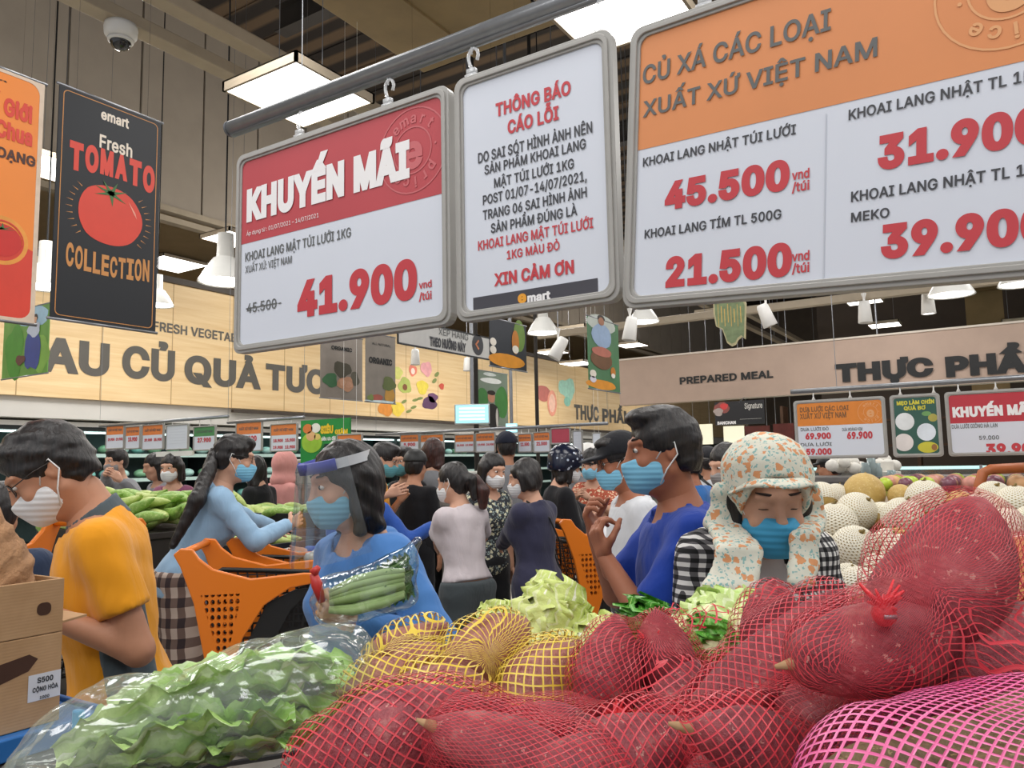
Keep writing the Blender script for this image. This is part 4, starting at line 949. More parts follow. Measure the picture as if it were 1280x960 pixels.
mb = MB(); mb.loft([[vis(R(-88 + 176 * i / 24), .112 + .085 * (1 - j / 8) * (.35 + .65 * math.cos(R(-88 + 176 * i / 24)) ** 2), .088 - .275 * (1 - j / 8)) for i in range(25)] for j in range(9)], False, False)
vz = P.T.part('visor_sheet', mb, VISOR, True)
P.T.part('foam_band', MB().loft([[vis(R(-70 + 140 * i / 20), r, z) for r, z in ((.092, .056), (.110, .056), (.112, .086), (.094, .088))] for i in range(21)], True), mat('blue_foam', '#28349a', .6, .05), True, parent=vz)
P.T.part('head_strap', MB().loft([[vis(R(a_), .103, z) for a_ in np.linspace(68, 292, 24)] for z in (.058, .086)], False, False), mat('clear_white_strap', '#d6d9dc', .25, .02), True, parent=vz)
VIS = P
# -- 4 white tee, shorts
P = Person('person in an off-white tee and dark shorts with a brown ponytail seen from behind', None, 42, 1.58, SKL, 9, hp=8, hyaw=22, female=True, wide=1.05, headpx=(566, 603, 4.5),
    arms={'L': dict(t=(545, 694, 4.92), pole=(-.9, -.5, -.6), curl=30), 'R': dict(t=(600, 690, 5.00), pole=(.8, -.4, -.8), curl=30)})
P.body(); P.trousers(SHORTS, .52, .03, 'shorts'); P.shirt(TEEW, 'short', .95, g=.013); P.hair('pony', HAIR, .1); P.mask(MW)
a = P.hc + P.Hm @ V3(.03, -.13, -.01); f = Field(a - .22, a + .12, .008); f.cap(a, a + V3(.035, -.015, -.07), .034, .042, .01).cap(a + V3(.035, -.015, -.07), a + V3(.04, -.02, -.15), .042, .024, .02); f.noise(.004, 60, 6); P.add('ponytail', f, HAIRB)
# -- 5 navy dress
P = Person('person in a navy long-sleeved dress with short black hair seen from behind', None, 50, 1.58, SKL, 4, hp=10, hyaw=25, female=True, wide=1.0, headpx=(656, 598, 4.6),
    arms={'L': dict(t=(622, 690, 4.99), pole=(-.8, -.6, -.7), curl=30), 'R': dict(t=(672, 690, 5.15), pole=(.9, -.4, -.7), curl=30)})
P.body(); P.shirt(NAVY, 'long', .45, g=.016, skirt=.48, flare=.01); P.trousers(DKPANTS, .1, .012, 'leggings'); P.hair('bob', length=.06, seed=4); P.mask(MW)
P.T.part('bag_strap', MB().tube([P.W @ Vector(P.T_(x, y, z)) for x, y, z in ((-.085, -.02, 1.42), (.0, -.135, 1.30), (.08, -.142, 1.15), (.15, -.09, 1.0))], .006, 6), black_m, True)
# -- 6 man in the royal blue tee
P = Person('person in a royal blue tee and light blue mask standing in profile with clasped hands', None, 92, 1.68, SKD, 2, hp=6, wide=1.06, res=.012, hres=.0045, headpx=(828, 564, 2.2),
    arms={'L': ((-.05, .55, -.84), (.62, .32, .62), (.1, .35, 1), (.3, -.9, 0), 100), 'R': ((.05, .62, -.8), (-.45, .3, .8), (-.1, .35, 1), (-.3, -.9, 0), 100)})
P.body(); P.shirt(ROYAL, 'short', .78, g=.016); P.trousers(DKPANTS); P.hair('crop', seed=9); P.mask(MB_); P.eyes()
# -- 7 woman in the flowered sun bonnet
P = Person('person in a gingham shirt and flowered sun bonnet looking down at the vegetables', None, 178, 1.58, SKL, 12, hp=8, nf=70, hyaw=0, female=True, wide=1.02, res=.011, hres=.004, headpx=(961, 629, 1.82))
P.body(); sh = P.shirt(GING, 'long', .78, g=.02, wr=.005, neck=-.008)
k = P.k; c = P.hc; Hm = P.Hm
f = Field(P.neck0 - .25, P.neck0 + .15, .008); P.torso(f, .023); f.noise(.003, 26, 3); q = P.T_(0, .1, 1.27); f.cut(P.T_(.052, 0, 1.3), V3(1, 0, .25)); f.cut(P.T_(-.052, 0, 1.3), V3(-1, 0, .25)); f.cut(P.T_(0, .03, 1.3), V3(0, -1, 0)); P.add('inner_tee', f, cloth('inner_white_tee', '#cfc8c6'), parent=sh)
mb = MB(); Wp = lambda x, y, z: P.W @ Vector(P.T_(x, y, z))
plt = Plane(Wp(0, .172, 1.25), P.W.to_3x3() @ Vector((-1, 0, 0)), P.W.to_3x3() @ Vector((0, .1, 1)))
P.T.part('tee_lettering', txt_uv(MB(), plt, 'N', -.022, -.03, .022, .05, .05, .002), mat('rust_print', '#b34a34', .6, .05), parent=sh)
P.trousers(DKPANTS); P.hair('long', length=.14, seed=8, under=True); P.mask(pleat_mask('bright_blue_mask', '#45a3cf')); P.eyes(closed=True)
def BP(x, y, z): return c + Hm @ (V3(x, y, z) * k)
f = Field(c - .17, c + V3(.19, .22, .24), .006); f.ell(BP(0, -.012, .045), np.array((.103, .118, .108)) * k, .02, M=Hm); f.cap(BP(0, -.02, .06), BP(0, -.02, .06), .1 * k, .1 * k, .02); f.ell(BP(0, -.03, .085), np.array((.098, .105, .08)) * k, .03, M=Hm)
f.ell(BP(0, .12, -.02), np.array((.086, .14, .108)) * k, .012, 's', M=Hm); f.cut(BP(0, 0, -.03), Hm @ V3(0, 0, -1)); f.noise(.0025, 40, 2)
bo = P.add('bonnet_crown', f, FLOR)
mb = MB(); mb.loft([[P.W @ Vector(BP((.099 + .003 * j) * math.sin(R(a_)), .01 + (.100 + .016 * j * math.cos(R(a_)) ** 2) * math.cos(R(a_)),   .088 - .003 * j - .05 * math.sin(R(a_)) ** 4)) for a_ in np.linspace(-84, 84, 28)] for j in range(4)], False, False)
o = P.T.part('bonnet_brim', mb, FLOR, True, parent=bo); md = o.modifiers.new('s', 'SOLIDIFY'); md.thickness = .005
def flap(pts, w0, w1, th, nm):
    f = Field(np.min(pts, 0) - .12, np.max(pts, 0) + .12, .008); n_ = len(pts)
    for i in range(n_ - 1):
        ra, rb = w0 + (w1 - w0) * i / (n_ - 1), w0 + (w1 - w0) * (i + 1) / (n_ - 1); a, b = np.array(pts[i]), np.array(pts[i + 1])
        for o_ in np.linspace(-1, 1, 5): f.cap(a + V3(o_ * ra, 0, 0), b + V3(o_ * rb, 0, 0), th, th, .012)
    f.noise(.004, 38, 5); return P.add(nm, f, FLOR, parent=bo)
flap([BP(.098, -.01, .04), BP(.112, .0, -.05), local(P, 925, 690, 1.68), local(P, 912, 735, 1.64), local(P, 908, 810, 1.60)], .022, .055, .011, 'bonnet_flap')
flap([BP(-.098, -.01, .04), BP(-.110, .0, -.04), local(P, 1006, 672, 1.70), local(P, 1004, 708, 1.68), local(P, 1003, 728, 1.66)], .018, .022, .011, 'bonnet_flap')
# -- people farther off
def other(label, px, py, d, face, top, H=1.6, female=True, sk=SK, sleeve='short', hair='short', mask=None, lean=3, hp=5, hy=0, pants=DKPANTS, arms=None, hm=None, length=.12, legs=True, **kw):
    P = Person(label, None, face, H, sk, lean, hp=hp, hyaw=hy, female=female, res=.017, hres=.0075, headpx=(px, py, d), arms=arms, **kw)
    P.body(); P.shirt(top, sleeve, .82, g=.013); P.trousers(pants)
    if hair: P.hair(hair, hm, length)
    if mask: P.mask(mask, loops=d < 4.5); P.eyes(brows=d < 4)
    return P
def capof(P, m, brim=0., hh=.06, nm='cap', wide=False, dz=.0):
    k = P.k; c = P.hc; Hm = P.Hm; f = Field(c - .22 * k, c + .24 * k, .009); q = lambda x, y, z: c + Hm @ (V3(x, y, z + dz) * k)
    f.ell(q(0, -.016, .038), np.array((.1, .116, .10 + hh * .2)) * k, .01, M=Hm); f.cut(q(0, 0, .04), Hm @ V3(0, .1, -1))
    if brim: f.ell(q(0, .09, .045), np.array((.07, .05 + brim, .012)) * k, .012, M=Hm)
    if wide: f.ell(q(0, -.01, .042), np.array((.16, .17, .014)) * k, .02, M=Hm)
    return P.add(nm, f, m)
P = other('person in an open black jacket and dark spotted helmet pushing an orange trolley', 708, 582, 5.5, -72, BLACKC, 1.62, True, SKL, 'long', 'bob', MW, 5, 12, arms={'R': dict(t=(742, 645, 5.50), pole=(.5, -.5, -1), curl=50), 'L': dict(t=(750, 643, 5.94), pole=(-.5, -.5, -1), curl=50)})
spotm, t = nmat('spotted_helmet_shell'); v = t.coord('Object'); vo = t.n('ShaderNodeTexVoronoi'); vo.inputs['Scale'].default_value = 26; t.t.links.new(v, vo.inputs['Vector']); t.setc(t.mix(t.math('LESS_THAN', vo.outputs[0], .22), hexc('#161c30'), hexc('#b9c4d4'))); t.b.inputs['Roughness'].default_value = .2
def helmet(P, m):
    k = P.k; c = P.hc; Hm = P.Hm; q = lambda x, y, z: c + Hm @ (V3(x, y, z) * k); f = Field(c - .2 * k, c + .26 * k, .008); f.ell(q(0, -.015, .045), np.array((.12, .138, .115)) * k, .01, M=Hm); f.ell(q(0, -.05, -.02), np.array((.112, .09, .08)) * k, .03, M=Hm)
    f.ell(q(0, .13, -.06), np.array((.13, .11, .10)) * k, .01, 's', M=Hm); f.cut(q(0, 0, -.06), Hm @ V3(0, 0, -1)); h = P.add('helmet', f, m)
    f = Field(c - .05 * k, c + .26 * k, .008) if False else Field(c - .26 * k, c + .26 * k, .009); f.ell(q(0, .145, .055), np.array((.085, .065, .012)) * k, .01, M=Hm); P.add('helmet_peak', f, black_m, parent=h)
helmet(P, spotm)
P = other('person with glasses in a yellow polo shirt behind the visor wearer', 481, 574, 5.8, -95, YEL, 1.68, False, SKL, 'short', 'short', MT, 8, 20, arms={'R': dict(t=(486, 618, 5.36), pole=(.9, -.3, -.5), curl=30), 'L': dict(t=(500, 625, 5.94), pole=(-.5, -.5, -1), curl=30)}); P.glasses()
other('person with a teal mask behind the yellow polo wearer', 505, 577, 6.5, 150, BLACKC, 1.6, True, SKL, 'long', 'short', MT)
P = other('person in black with a black cap behind the off-white tee', 520, 583, 6.3, -20, BLACKC, 1.6, False, SK, 'long', 'short'); capof(P, black_m, .0)
other('person with brown hair half hidden behind the ponytail wearer', 542, 566, 6.9, -10, GREYC, 1.62, True, SKL, 'short', 'bob', None, hm=HAIRB)
P = other('person in a dark knitted cap beyond the navy dress', 633, 560, 7.2, 10, GREYC, 1.66, False, SK, 'long', 'short'); capof(P, cloth('dark_navy_cap', '#1d2130'), .0)
other('person in a dark flowered blouse and pale mask in front of the scale', 616, 588, 5.3, -140, FLORD, 1.58, True, SKL, 'short', 'bob', MW, hp=14)
P = other('person in a white helmet far down the aisle', 735, 572, 8.2, 175, GREYC, 1.62, True, SKL, 'long', 'short', MW); helmet(P, white_m)
other('person in a coral flowered blouse and light blue mask facing the trolley', 739, 580, 6.2, 150, FLORC, 1.56, True, SKL, 'short', 'bun', MB_, hp=14, arms={'R': dict(t=(722, 620, 5.90), pole=(.7, -.4, -.8), curl=45), 'L': dict(t=(735, 622, 5.90), pole=(-.7, -.4, -.8), curl=45)})
other('person in a dark red jacket with a white mask and tied hair', 754, 571, 7.0, 125, REDC, 1.62, True, SKL, 'long', 'bun', MW, hp=12, arms={'R': dict(t=(731, 618, 6.54), pole=(.7, -.4, -.8), curl=45), 'L': dict(t=(738, 622, 6.54), pole=(-.7, -.4, -.8), curl=45)})
P = other('person with glasses in a white tee behind the royal blue tee wearer', 774, 578, 3.5, 98, WHITEC, 1.62, False, SKD, 'short', 'crop', MB_, hp=12); P.glasses(); capof(P, cloth('black_cap_cloth', '#191a1f'), .05)
P = other('person in a mid blue shirt and grey bucket hat behind the royal blue tee', 861, 583, 6.0, 40, MIDB, 1.62, False, SKD, 'short', 'crop'); capof(P, cloth('grey_hat_cloth', '#5e5c58'), 0, .05, 'bucket_hat', True)
P = other('person in a white tee with a black shoulder strap seen from behind', 884, 578, 6.7, 15, WHITEC, 1.62, False, SK, 'short', 'short'); capof(P, cloth('dark_grey_cap', '#2c2c30'), 0)
P.T.part('shoulder_strap', MB().tube([P.W @ Vector(P.T_(x, y, z)) for x, y, z in ((-.10, -.04, 1.42), (-.03, -.14, 1.32), (.06, -.145, 1.18), (.15, -.10, 1.02))], .011, 6), black_m, True)
other('person in a beige top and grey mask beside the flowered bonnet', 908, 582, 4.2, 115, BEIGE, 1.6, True, SKL, 'short', 'bob', MG, hp=16)
P = other('person in a red vest and black cap behind the melon stand', 1036, 585, 6.4, 60, BRIGHTR, 1.6, False, SK, 'short', 'crop'); capof(P, black_m, .05)
other('person in a black top with long black hair beside the gourds', 318, 587, 7.0, 65, BLACKC, 1.56, True, SKL, 'long', 'long', MW, hp=12, length=.16)
P = other('person with a pink hood up beside the green sale banner', 357, 583, 7.4, -30, PINK, 1.58, True, SKL, 'long', 'short', hp=10)
k = P.k; c = P.hc; f = Field(c - .26, c + .24, .012); f.ell(c + P.Hm @ V3(0, -.02, .025), np.array((.115, .13, .135)) * k, .02, M=P.Hm); f.ell(c + V3(0, -.03, -.13), (.12, .12, .09), .06); f.ell(c + P.Hm @ V3(0, .14, -.02), (.08, .1, .11), .02, 's', M=P.Hm); P.add('hood', f, PINK)
other('person in a mauve cardigan and white mask facing the gourds', 214, 585, 6.8, 172, PURP, 1.56, True, SKL, 'long', 'long', MW, hp=8, length=.1)
other('person in a grey hooded top beside the mauve cardigan', 193, 583, 7.4, 140, GREYC, 1.6, True, SKL, 'long', 'bob', None, hp=14)
P = other('person in grey with raised hands in front of the chilled shelves', 145, 577, 7.6, 150, GREYC, 1.62, False, SKL, 'long', 'short', MG, arms={'R': dict(t=(132, 592, 7.24), pole=(.8, -.3, -.8), curl=45), 'L': dict(t=(150, 600, 7.24), pole=(-.7, -.4, -.8), curl=45)})
other('person in dark clothes behind the yellow polo collar at the chilled shelves', 104, 577, 6.6, -20, BLACKC, 1.62, True, SKL, 'long', 'bob', None)
other('person in a dark blue jacket half hidden behind the bent yellow polo wearer', -4, 640, 2.9, 30, cloth('dark_blue_jacket', '#2c3850'), 1.6, False, SK, 'long', 'short')
# ---------------------------------------------------------------- foreground produce
def tuber_mat(name, a, b, c):
    m, t = nmat(name); v = t.coord('Object'); n1 = t.noise(v, 34, 6, .7); n2 = t.noise(v, 170, 3)
    x = t.ramp(n1.outputs[0], [(.3, hexc(a)), (.55, hexc(b)), (.78, hexc(c))]); t.setc(t.mix(t.math('GREATER_THAN', n2.outputs[0], .66), x, hexc(c)))
    t.b.inputs['Roughness'].default_value = .5; t.bump(n1.outputs[0], .6, .008); return m
POT = tuber_mat('purple_sweet_potato_skin', '#6a2430', '#9a4249', '#c48a80'); POTY = tuber_mat('pink_sweet_potato_skin', '#9a5a52', '#b57a6c', '#c79a84'); YAM = tuber_mat('brown_yam_skin', '#5c4a34', '#8a7350', '#a89468'); TIP = mat('dry_root_tip', '#a98560', .8, .15, 60)
def net_mat(name, col, cols2, w=.16, nu=34):
    """knitted net: two families of slanting strands cut out of the shell by the surface's own UV"""
    m, t = nmat(name); uv = t.n('ShaderNodeUVMap'); uv.uv_map = 'net'; sp = t.n('ShaderNodeSeparateXYZ'); t.l(uv, 0, sp, 0)
    nz = t.noise(t.coord('Object'), 18, 2); wob = t.math('MULTIPLY', t.math('SUBTRACT', nz.outputs[0], .5), .9)
    a = t.math('ADD', t.math('ADD', sp.outputs[0], sp.outputs[1]), wob); b = t.math('SUBTRACT', t.math('SUBTRACT', sp.outputs[0], sp.outputs[1]), wob)
    la = t.math('ABSOLUTE', t.math('SUBTRACT', t.math('FRACT', a), .5)); lb = t.math('ABSOLUTE', t.math('SUBTRACT', t.math('FRACT', b), .5))
    al = t.math('MAXIMUM', t.math('LESS_THAN', la, w), t.math('LESS_THAN', lb, w))
    t.setc(t.ramp(nz.outputs[0], [(.3, hexc(col)), (.7, hexc(cols2))])); t.b.inputs['Roughness'].default_value = .35
    t.t.links.new(al, t.b.inputs['Alpha']); t.bump(t.math('MINIMUM', la, lb), .5, .003); return m
NETR = net_mat('red_plastic_net', '#c02c3a', '#d8444e', .085); NETY = net_mat('yellow_plastic_net', '#e3c234', '#efd863', .09); NETP = net_mat('pink_plastic_net', '#e0508f', '#f07fb0', .14)
NETRS = mat('red_net_bunch', '#df2c34', .4, .15, 90, bump=.8, bs=120); NETYS = mat('yellow_net_bunch', '#e6c93c', .4, .12, 90, bump=.8, bs=120)
def potato(c, ax, L, r, seed=0, bend=.12):
    """lumpy tapering tuber"""
    rnd = np.random.RandomState(seed); ax = Vector(ax).normalized(); c = Vector(c); s1 = ax.cross(Vector((.2, .3, 1))).normalized(); s2 = ax.cross(s1)
    rings = []; ph = rnd.rand(6) * 6.28; n = 18; asym = rnd.uniform(.42, .58)
    for i in range(23):
        q = i / 22; q2 = q ** (math.log(.5) / math.log(asym)); rr = r * max(.02, math.sin(math.pi * min(max(q2, .004), .996)) ** .62) * (1 - .07 * math.sin(5 * q + ph[0])); cc = c + ax * L * (q - .5) + s1 * L * bend * (math.sin(math.pi * q) - .6)
        rings.append([cc + (s1 * math.cos(2 * math.pi * k / n) + s2 * math.sin(2 * math.pi * k / n) * .93) * rr * (1 + .06 * math.sin(2 * math.pi * k / n * 2 + ph[1] + q * 4) + .04 * math.sin(2 * math.pi * k / n * 3 + ph[2] - q * 7)) for k in range(n)])
    mb = MB().loft(rings); e = rings[0][0] * 0 + c - ax * L * .5 - s1 * L * bend * .6
    return mb
def dirpx(px, py, d, ang, tilt=0):
    """axis that runs at ang degrees (counter-clockwise) in the view, tipped away from the viewer by tilt"""
    return RGT * math.cos(R(ang)) * math.cos(R(tilt)) + UP * math.sin(R(ang)) * math.cos(R(tilt)) + FWD * math.sin(R(tilt))
def net_bag(label, pots, net, pm, axis, tie=None, k=.022, off=.0045, cell=.0035, bunch=None, group=None, seed=1, tail=None, name='sweet_potato_bag', pname='sweet_potato', res=.0065, tip=False):
    """pots: (px, py, d, length, radius, angle, tilt)"""
    cs = [(at(p[0], p[1], p[2]), dirpx(*p[:3], p[5], p[6])) for p in pots]; base = sum((c for c, _ in cs), Vector()) / len(cs)
    th = Thing(name, label, 'bag of vegetables', base - UP * .06, 0, group)
    lo = np.full(3, 9.); hi = np.full(3, -9.)
    for (c, a), p in zip(cs, pots):
        for sg in (-1, 1): e = np.array(c + a * p[3] * .5 * sg); lo = np.minimum(lo, e - p[4] - .05); hi = np.maximum(hi, e + p[4] + .05)
    if tie: e = np.array(at(*tie)); lo = np.minimum(lo, e - .05); hi = np.maximum(hi, e + .05)
    f = Field(lo, hi, res)
    for i, ((c, a), p) in enumerate(zip(cs, pots)):
        th.part(pname, potato(c, a, p[3], p[4], seed * 10 + i, p[7] if len(p) > 7 else .08), pm, True)
        e_ = c - a * p[3] * .49; th.part('root_tip', MB().tube([e_ + a * .012, e_ + a * .002, e_ - a * .009], [.0055, .004, .0012], 8), TIP, True) if seed < 20 else None; h = p[3] * .5; r = p[4]; f.cap(c - a * (h - r * .95), c, r * .88 + off, r * 1.07 + off, .01); f.cap(c, c + a * (h - r * .95), r * 1.07 + off, r * .88 + off, .01)
    if len(cs) > 1:
        for (c, a) in cs: f.cap(c, base, .012, .02, k)
        for i in range(len(cs) - 1): f.cap(cs[i][0], cs[i + 1][0], .02, .02, k)
    if tie:
        T0 = at(*tie); q = min(cs, key=lambda z: (z[0] - T0).length)[0]
        for c, a in cs:
            if (c - T0).length < .13: f.cap(c, T0, .016, .005, .02)
        f.cap(q, T0, .016, .005, .02)
    V, Q = f.mesh(); me = np_mesh([(V, Q)], 'net', None, 2)
    ax = np.array(dirpx(0, 0, 0, *axis)); o = np.array(at(*tie)) if tie else np.array(base); co = np.empty(len(me.vertices) * 3, np.float32); me.vertices.foreach_get('co', co); co = co.reshape(-1, 3)
    u1 = np.cross(ax, (0.1, .2, 1)); u1 /= np.linalg.norm(u1); u2 = np.cross(ax, u1); P = co - o; v = P @ ax
    mid = np.array(base) - o; mid = mid - ax * (mid @ ax); rad = np.mean([p[4] for p in pots]) * (1 + .35 * (len(pots) - 1)); nu = max(10, round(2 * math.pi * rad / (cell * 1.45)))
    Pm = P - mid * np.clip(v / max(np.linalg.norm(np.array(base) - o), .03), 0, 1)[:, None] if tie else P - mid
    uu = np.arctan2(Pm @ u2, Pm @ u1) / (2 * np.pi) * nu; vv = v / (cell * 2)
    li = np.empty(len(me.loops), np.int32); me.loops.foreach_get('vertex_index', li); ul = uu[li].reshape(-1, 4); ul = np.where(ul - ul[:, :1] > nu / 2, ul - nu, np.where(ul - ul[:, :1] < -nu / 2, ul + nu, ul))
    d_ = np.stack([ul.ravel(), vv[li]], 1).astype(np.float32); L_ = me.uv_layers.new(name='net'); L_.data.foreach_set('uv', d_.ravel())
    no = th.part('net', me, net, True)
    if tie:
        T0 = at(*tie); mb = MB(); rnd = random.Random(seed)
        for i in range(18):
            aa = rnd.random() * 6.28; dv = Vector((math.cos(aa), math.sin(aa) * .6, .4 + rnd.random())) * .011; mb.tube([T0, T0 + dv * .5 + Vector((0, 0, .002)), T0 + dv * (.8 + rnd.random() * .5)], [.0022, .0016, .0007], 4)
        mb.ell(T0, (.007, .007, .007), None, 8, 6); th.part('net_bunch', mb, bunch or NETRS, True, parent=no)
        th.part('metal_clip', MB().tube([T0 + RGT * -.0035 - FWD * .008, T0 + RGT * .0035 - FWD * .008], .0013, 6), steel_m, True, parent=no)
    if tail:
        pts = [at(*p) for p in tail]; mb = MB(); rnd = random.Random(seed + 5); n = 10; rings = []
        for i, p in enumerate(pts):
            q = i / (len(pts) - 1); w_ = .008 + .028 * q
            rings.append([p + RGT * (w_ * (2 * j / n - 1)) + UP * (.006 * math.sin(j * 2.2 + i)) + FWD * (.012 * math.sin(j * 1.3 + i * 1.7)) for j in range(n + 1)])
        me2 = mesh_from(MB().loft(rings, False, False), 'tail'); L_ = me2.uv_layers.new(name='net'); nn = n + 1
        for lp in me2.loops: L_.data[lp.index].uv = ((lp.vertex_index % nn) * .62, (lp.vertex_index // nn) * 1.3)
        o_ = th.part('net_tail', me2, net, True, parent=no); sb = o_.modifiers.new('s', 'SUBSURF'); sb.levels = sb.render_levels = 2
    return th
B1 = [(1182, 722, .52, .128, .044, 52, 8), (1098, 812, .485, .112, .031, 8, 0), (1235, 838, .50, .13, .038, 25, 5)]
net_bag('large red net bag of sweet potatoes at the front edge, tied with a metal clip', B1, NETR, POT, (60, 0), (1105, 768, .455), k=.016, seed=1)
net_bag('red net bag of long sweet potatoes leaning against the clipped bag', [(955, 840, .60, .185, .0285, 38, 8, .05), (964, 790, .66, .085, .027, 80, 10)], NETR, POT, (40, 0), None, seed=2, tail=[(990, 768, .68), (1004, 758, .70), (1020, 756, .71)])
net_bag('red net bag lying low before the long sweet potatoes', [(936, 928, .50, .085, .023, -14, 0), (1012, 905, .55, .075, .022, 30, 0), (1040, 880, .56, .08, .024, 10, 0)], NETR, POT, (-10, 0), None, seed=3)
net_bag('red net bag of sweet potatoes with a loose orange-red tail beside the cabbage', [(758, 848, .74, .115, .031, 74, 10), (832, 828, .76, .10, .031, 100, 5), (842, 890, .68, .095, .027, 60, 5)], NETR, POT, (80, 0), (812, 808, .75), seed=4, tail=[(838, 800, .76), (856, 784, .77), (866, 768, .78), (870, 758, .79)])
net_bag('red net bag with two sweet potatoes at the bottom centre', [(702, 922, .63, .10, .026, -18, 5), (806, 944, .57, .12, .034, 8, 0)], NETR, POT, (5, 0), (770, 905, .62), seed=5)
net_bag('red net bag nearest the bagged lettuce', [(486, 932, .66, .175, .045, 18, 5), (600, 905, .70, .08, .028, -20, 5)], NETR, POT, (14, 0), (598, 900, .68), seed=6, cell=.0055)
net_bag('red net bag cut by the bottom frame edge beneath the yellow bags', [(632, 944, .57, .12, .032, -22, 0), (720, 975, .55, .10, .03, -10, 0)], NETR, POT, (-20, 0), None, seed=7)
net_bag('yellow net bag of pink sweet potatoes beside the bagged lettuce', [(506, 812, .98, .12, .030, 28, 5), (522, 838, .90, .10, .030, 20, 0), (474, 856, .86, .09, .027, 10, 0)], NETY, POTY, (25, 0), None, bunch=NETYS, seed=8, cell=.0056)
net_bag('yellow net bag with the largest pink sweet potato', [(600, 826, .90, .14, .043, 38, 5), (560, 872, .80, .11, .034, -20, 0)], NETY, POTY, (40, 0), None, bunch=NETYS, seed=9, cell=.0056)
net_bag('yellow net bag of pink sweet potatoes left of the red tailed bag', [(668, 870, .80, .13, .034, 48, 5), (676, 832, .86, .10, .025, 28, 5)], NETY, POTY, (45, 0), None, bunch=NETYS, seed=10, cell=.0056)
net_bag('orange net bag with pale potatoes behind the clipped red bag', [(1262, 735, .62, .09, .03, 60, 0), (1285, 760, .60, .09, .03, 40, 0)], NETR, mat('pale_potato_skin', '#d39a58', .6, .15, 20), (60, 0), None, seed=11)
net_bag('bright pink net bag of brown yams at the bottom edge', [(1180, 966, .42, .13, .028, 12, 5), (1262, 945, .42, .10, .028, 30, 0), (1100, 975, .39, .08, .02, 15, 0), (1210, 1012, .39, .14, .03, 5, 0)], NETP, YAM, (15, 0), None, seed=12, cell=.0044, k=.03, name='yam_bag', pname='yam')
# bags underneath that carry the visible ones
for i, (px, py, d, an) in enumerate([(520, 985, .72, 10), (420, 985, .80, 30), (640, 1000, .72, -10), (760, 1000, .66, 5), (880, 985, .60, 20), (985, 985, .54, -15), (1090, 965, .54, 10), (1200, 900, .58, 15), (700, 900, .86, 20), (560, 925, .92, 10), (480, 905, 1.0, 0), (900, 880, .76, 20), (1010, 860, .72, 10), (860, 940, .72, 0), (1110, 800, .66, 20), (640, 880, 1.0, 15), (780, 890, .95, 10)]):
    net_bag(('yellow' if i in (8, 9, 10, 15) else 'red') + ' net bag lying ' + ['under the front bags', 'deep in the pile by the lettuce', 'below the yellow bags', 'beneath the bottom centre bag', 'below the low red bag', 'between low bag and pink net', 'under the pink net', 'behind the pink net', 'under the yellow bag near the tailed bag', 'under the largest pink potato', 'behind the bagged lettuce end', 'under the long sweet potatoes', 'behind the clipped bag', 'under the tailed bag', 'beneath the clip', 'behind the largest yellow bag', 'before the cabbages'][i], [(px, py, d, .15, .042, an, 20), (px + 40, py + 22, d + .02, .13, .036, an - 25, 10)], NETY if i in (8, 9, 10, 15) else NETR, POTY if i in (8, 9, 10, 15) else POT, (an, 10), None, seed=20 + i, res=.009, cell=.0045)
# leaves, cabbage and lettuce
def leaf_mat(name, edge, mid, rib, rough=.45):
    m, t = nmat(name); uv = t.n('ShaderNodeUVMap'); uv.uv_map = 'leaf'; sp = t.n('ShaderNodeSeparateXYZ'); t.l(uv, 0, sp, 0)
    x = t.math('ABSOLUTE', sp.outputs[0]); n = t.noise(t.coord('Object'), 55, 4); vn = t.n('ShaderNodeTexWave', wave_type='BANDS', bands_direction='DIAGONAL'); vn.inputs['Scale'].default_value = 1.6; vn.inputs['Distortion'].default_value = 3; t.l(uv, 0, vn, 'Vector')
    y = t.math('ADD', sp.outputs[1], t.math('MULTIPLY', t.math('SUBTRACT', n.outputs[0], .5), .5))
    c = t.mix(t.math('SMOOTH_MIN', t.math('MULTIPLY', y, 1.0), 1.0), hexc(mid), hexc(edge)); rw = t.math('LESS_THAN', x, t.math('MULTIPLY', t.math('SUBTRACT', 1.08, sp.outputs[1]), .26))
    c2 = t.mix(t.math('MULTIPLY', t.math('GREATER_THAN', vn.outputs[1], .86), .35), c, hexc(rib)); t.setc(t.mix(rw, c2, hexc(rib)))
    t.b.inputs['Roughness'].default_value = rough; t.b.inputs['Subsurface Weight'].default_value = 0.0; t.bump(n.outputs[0], .5, .008); return m
NAPA = leaf_mat('napa_leaf', '#c2d36e', '#e3e2a8', '#f1efd9'); ROM = leaf_mat('romaine_leaf', '#98c858', '#cfe3a4', '#f0f4e2'); GRN = leaf_mat('curly_green_leaf', '#3f8a22', '#5fa83a', '#a8cf78'); SPIN = leaf_mat('dark_green_leaf', '#3c7428', '#588f38', '#a9c98a')
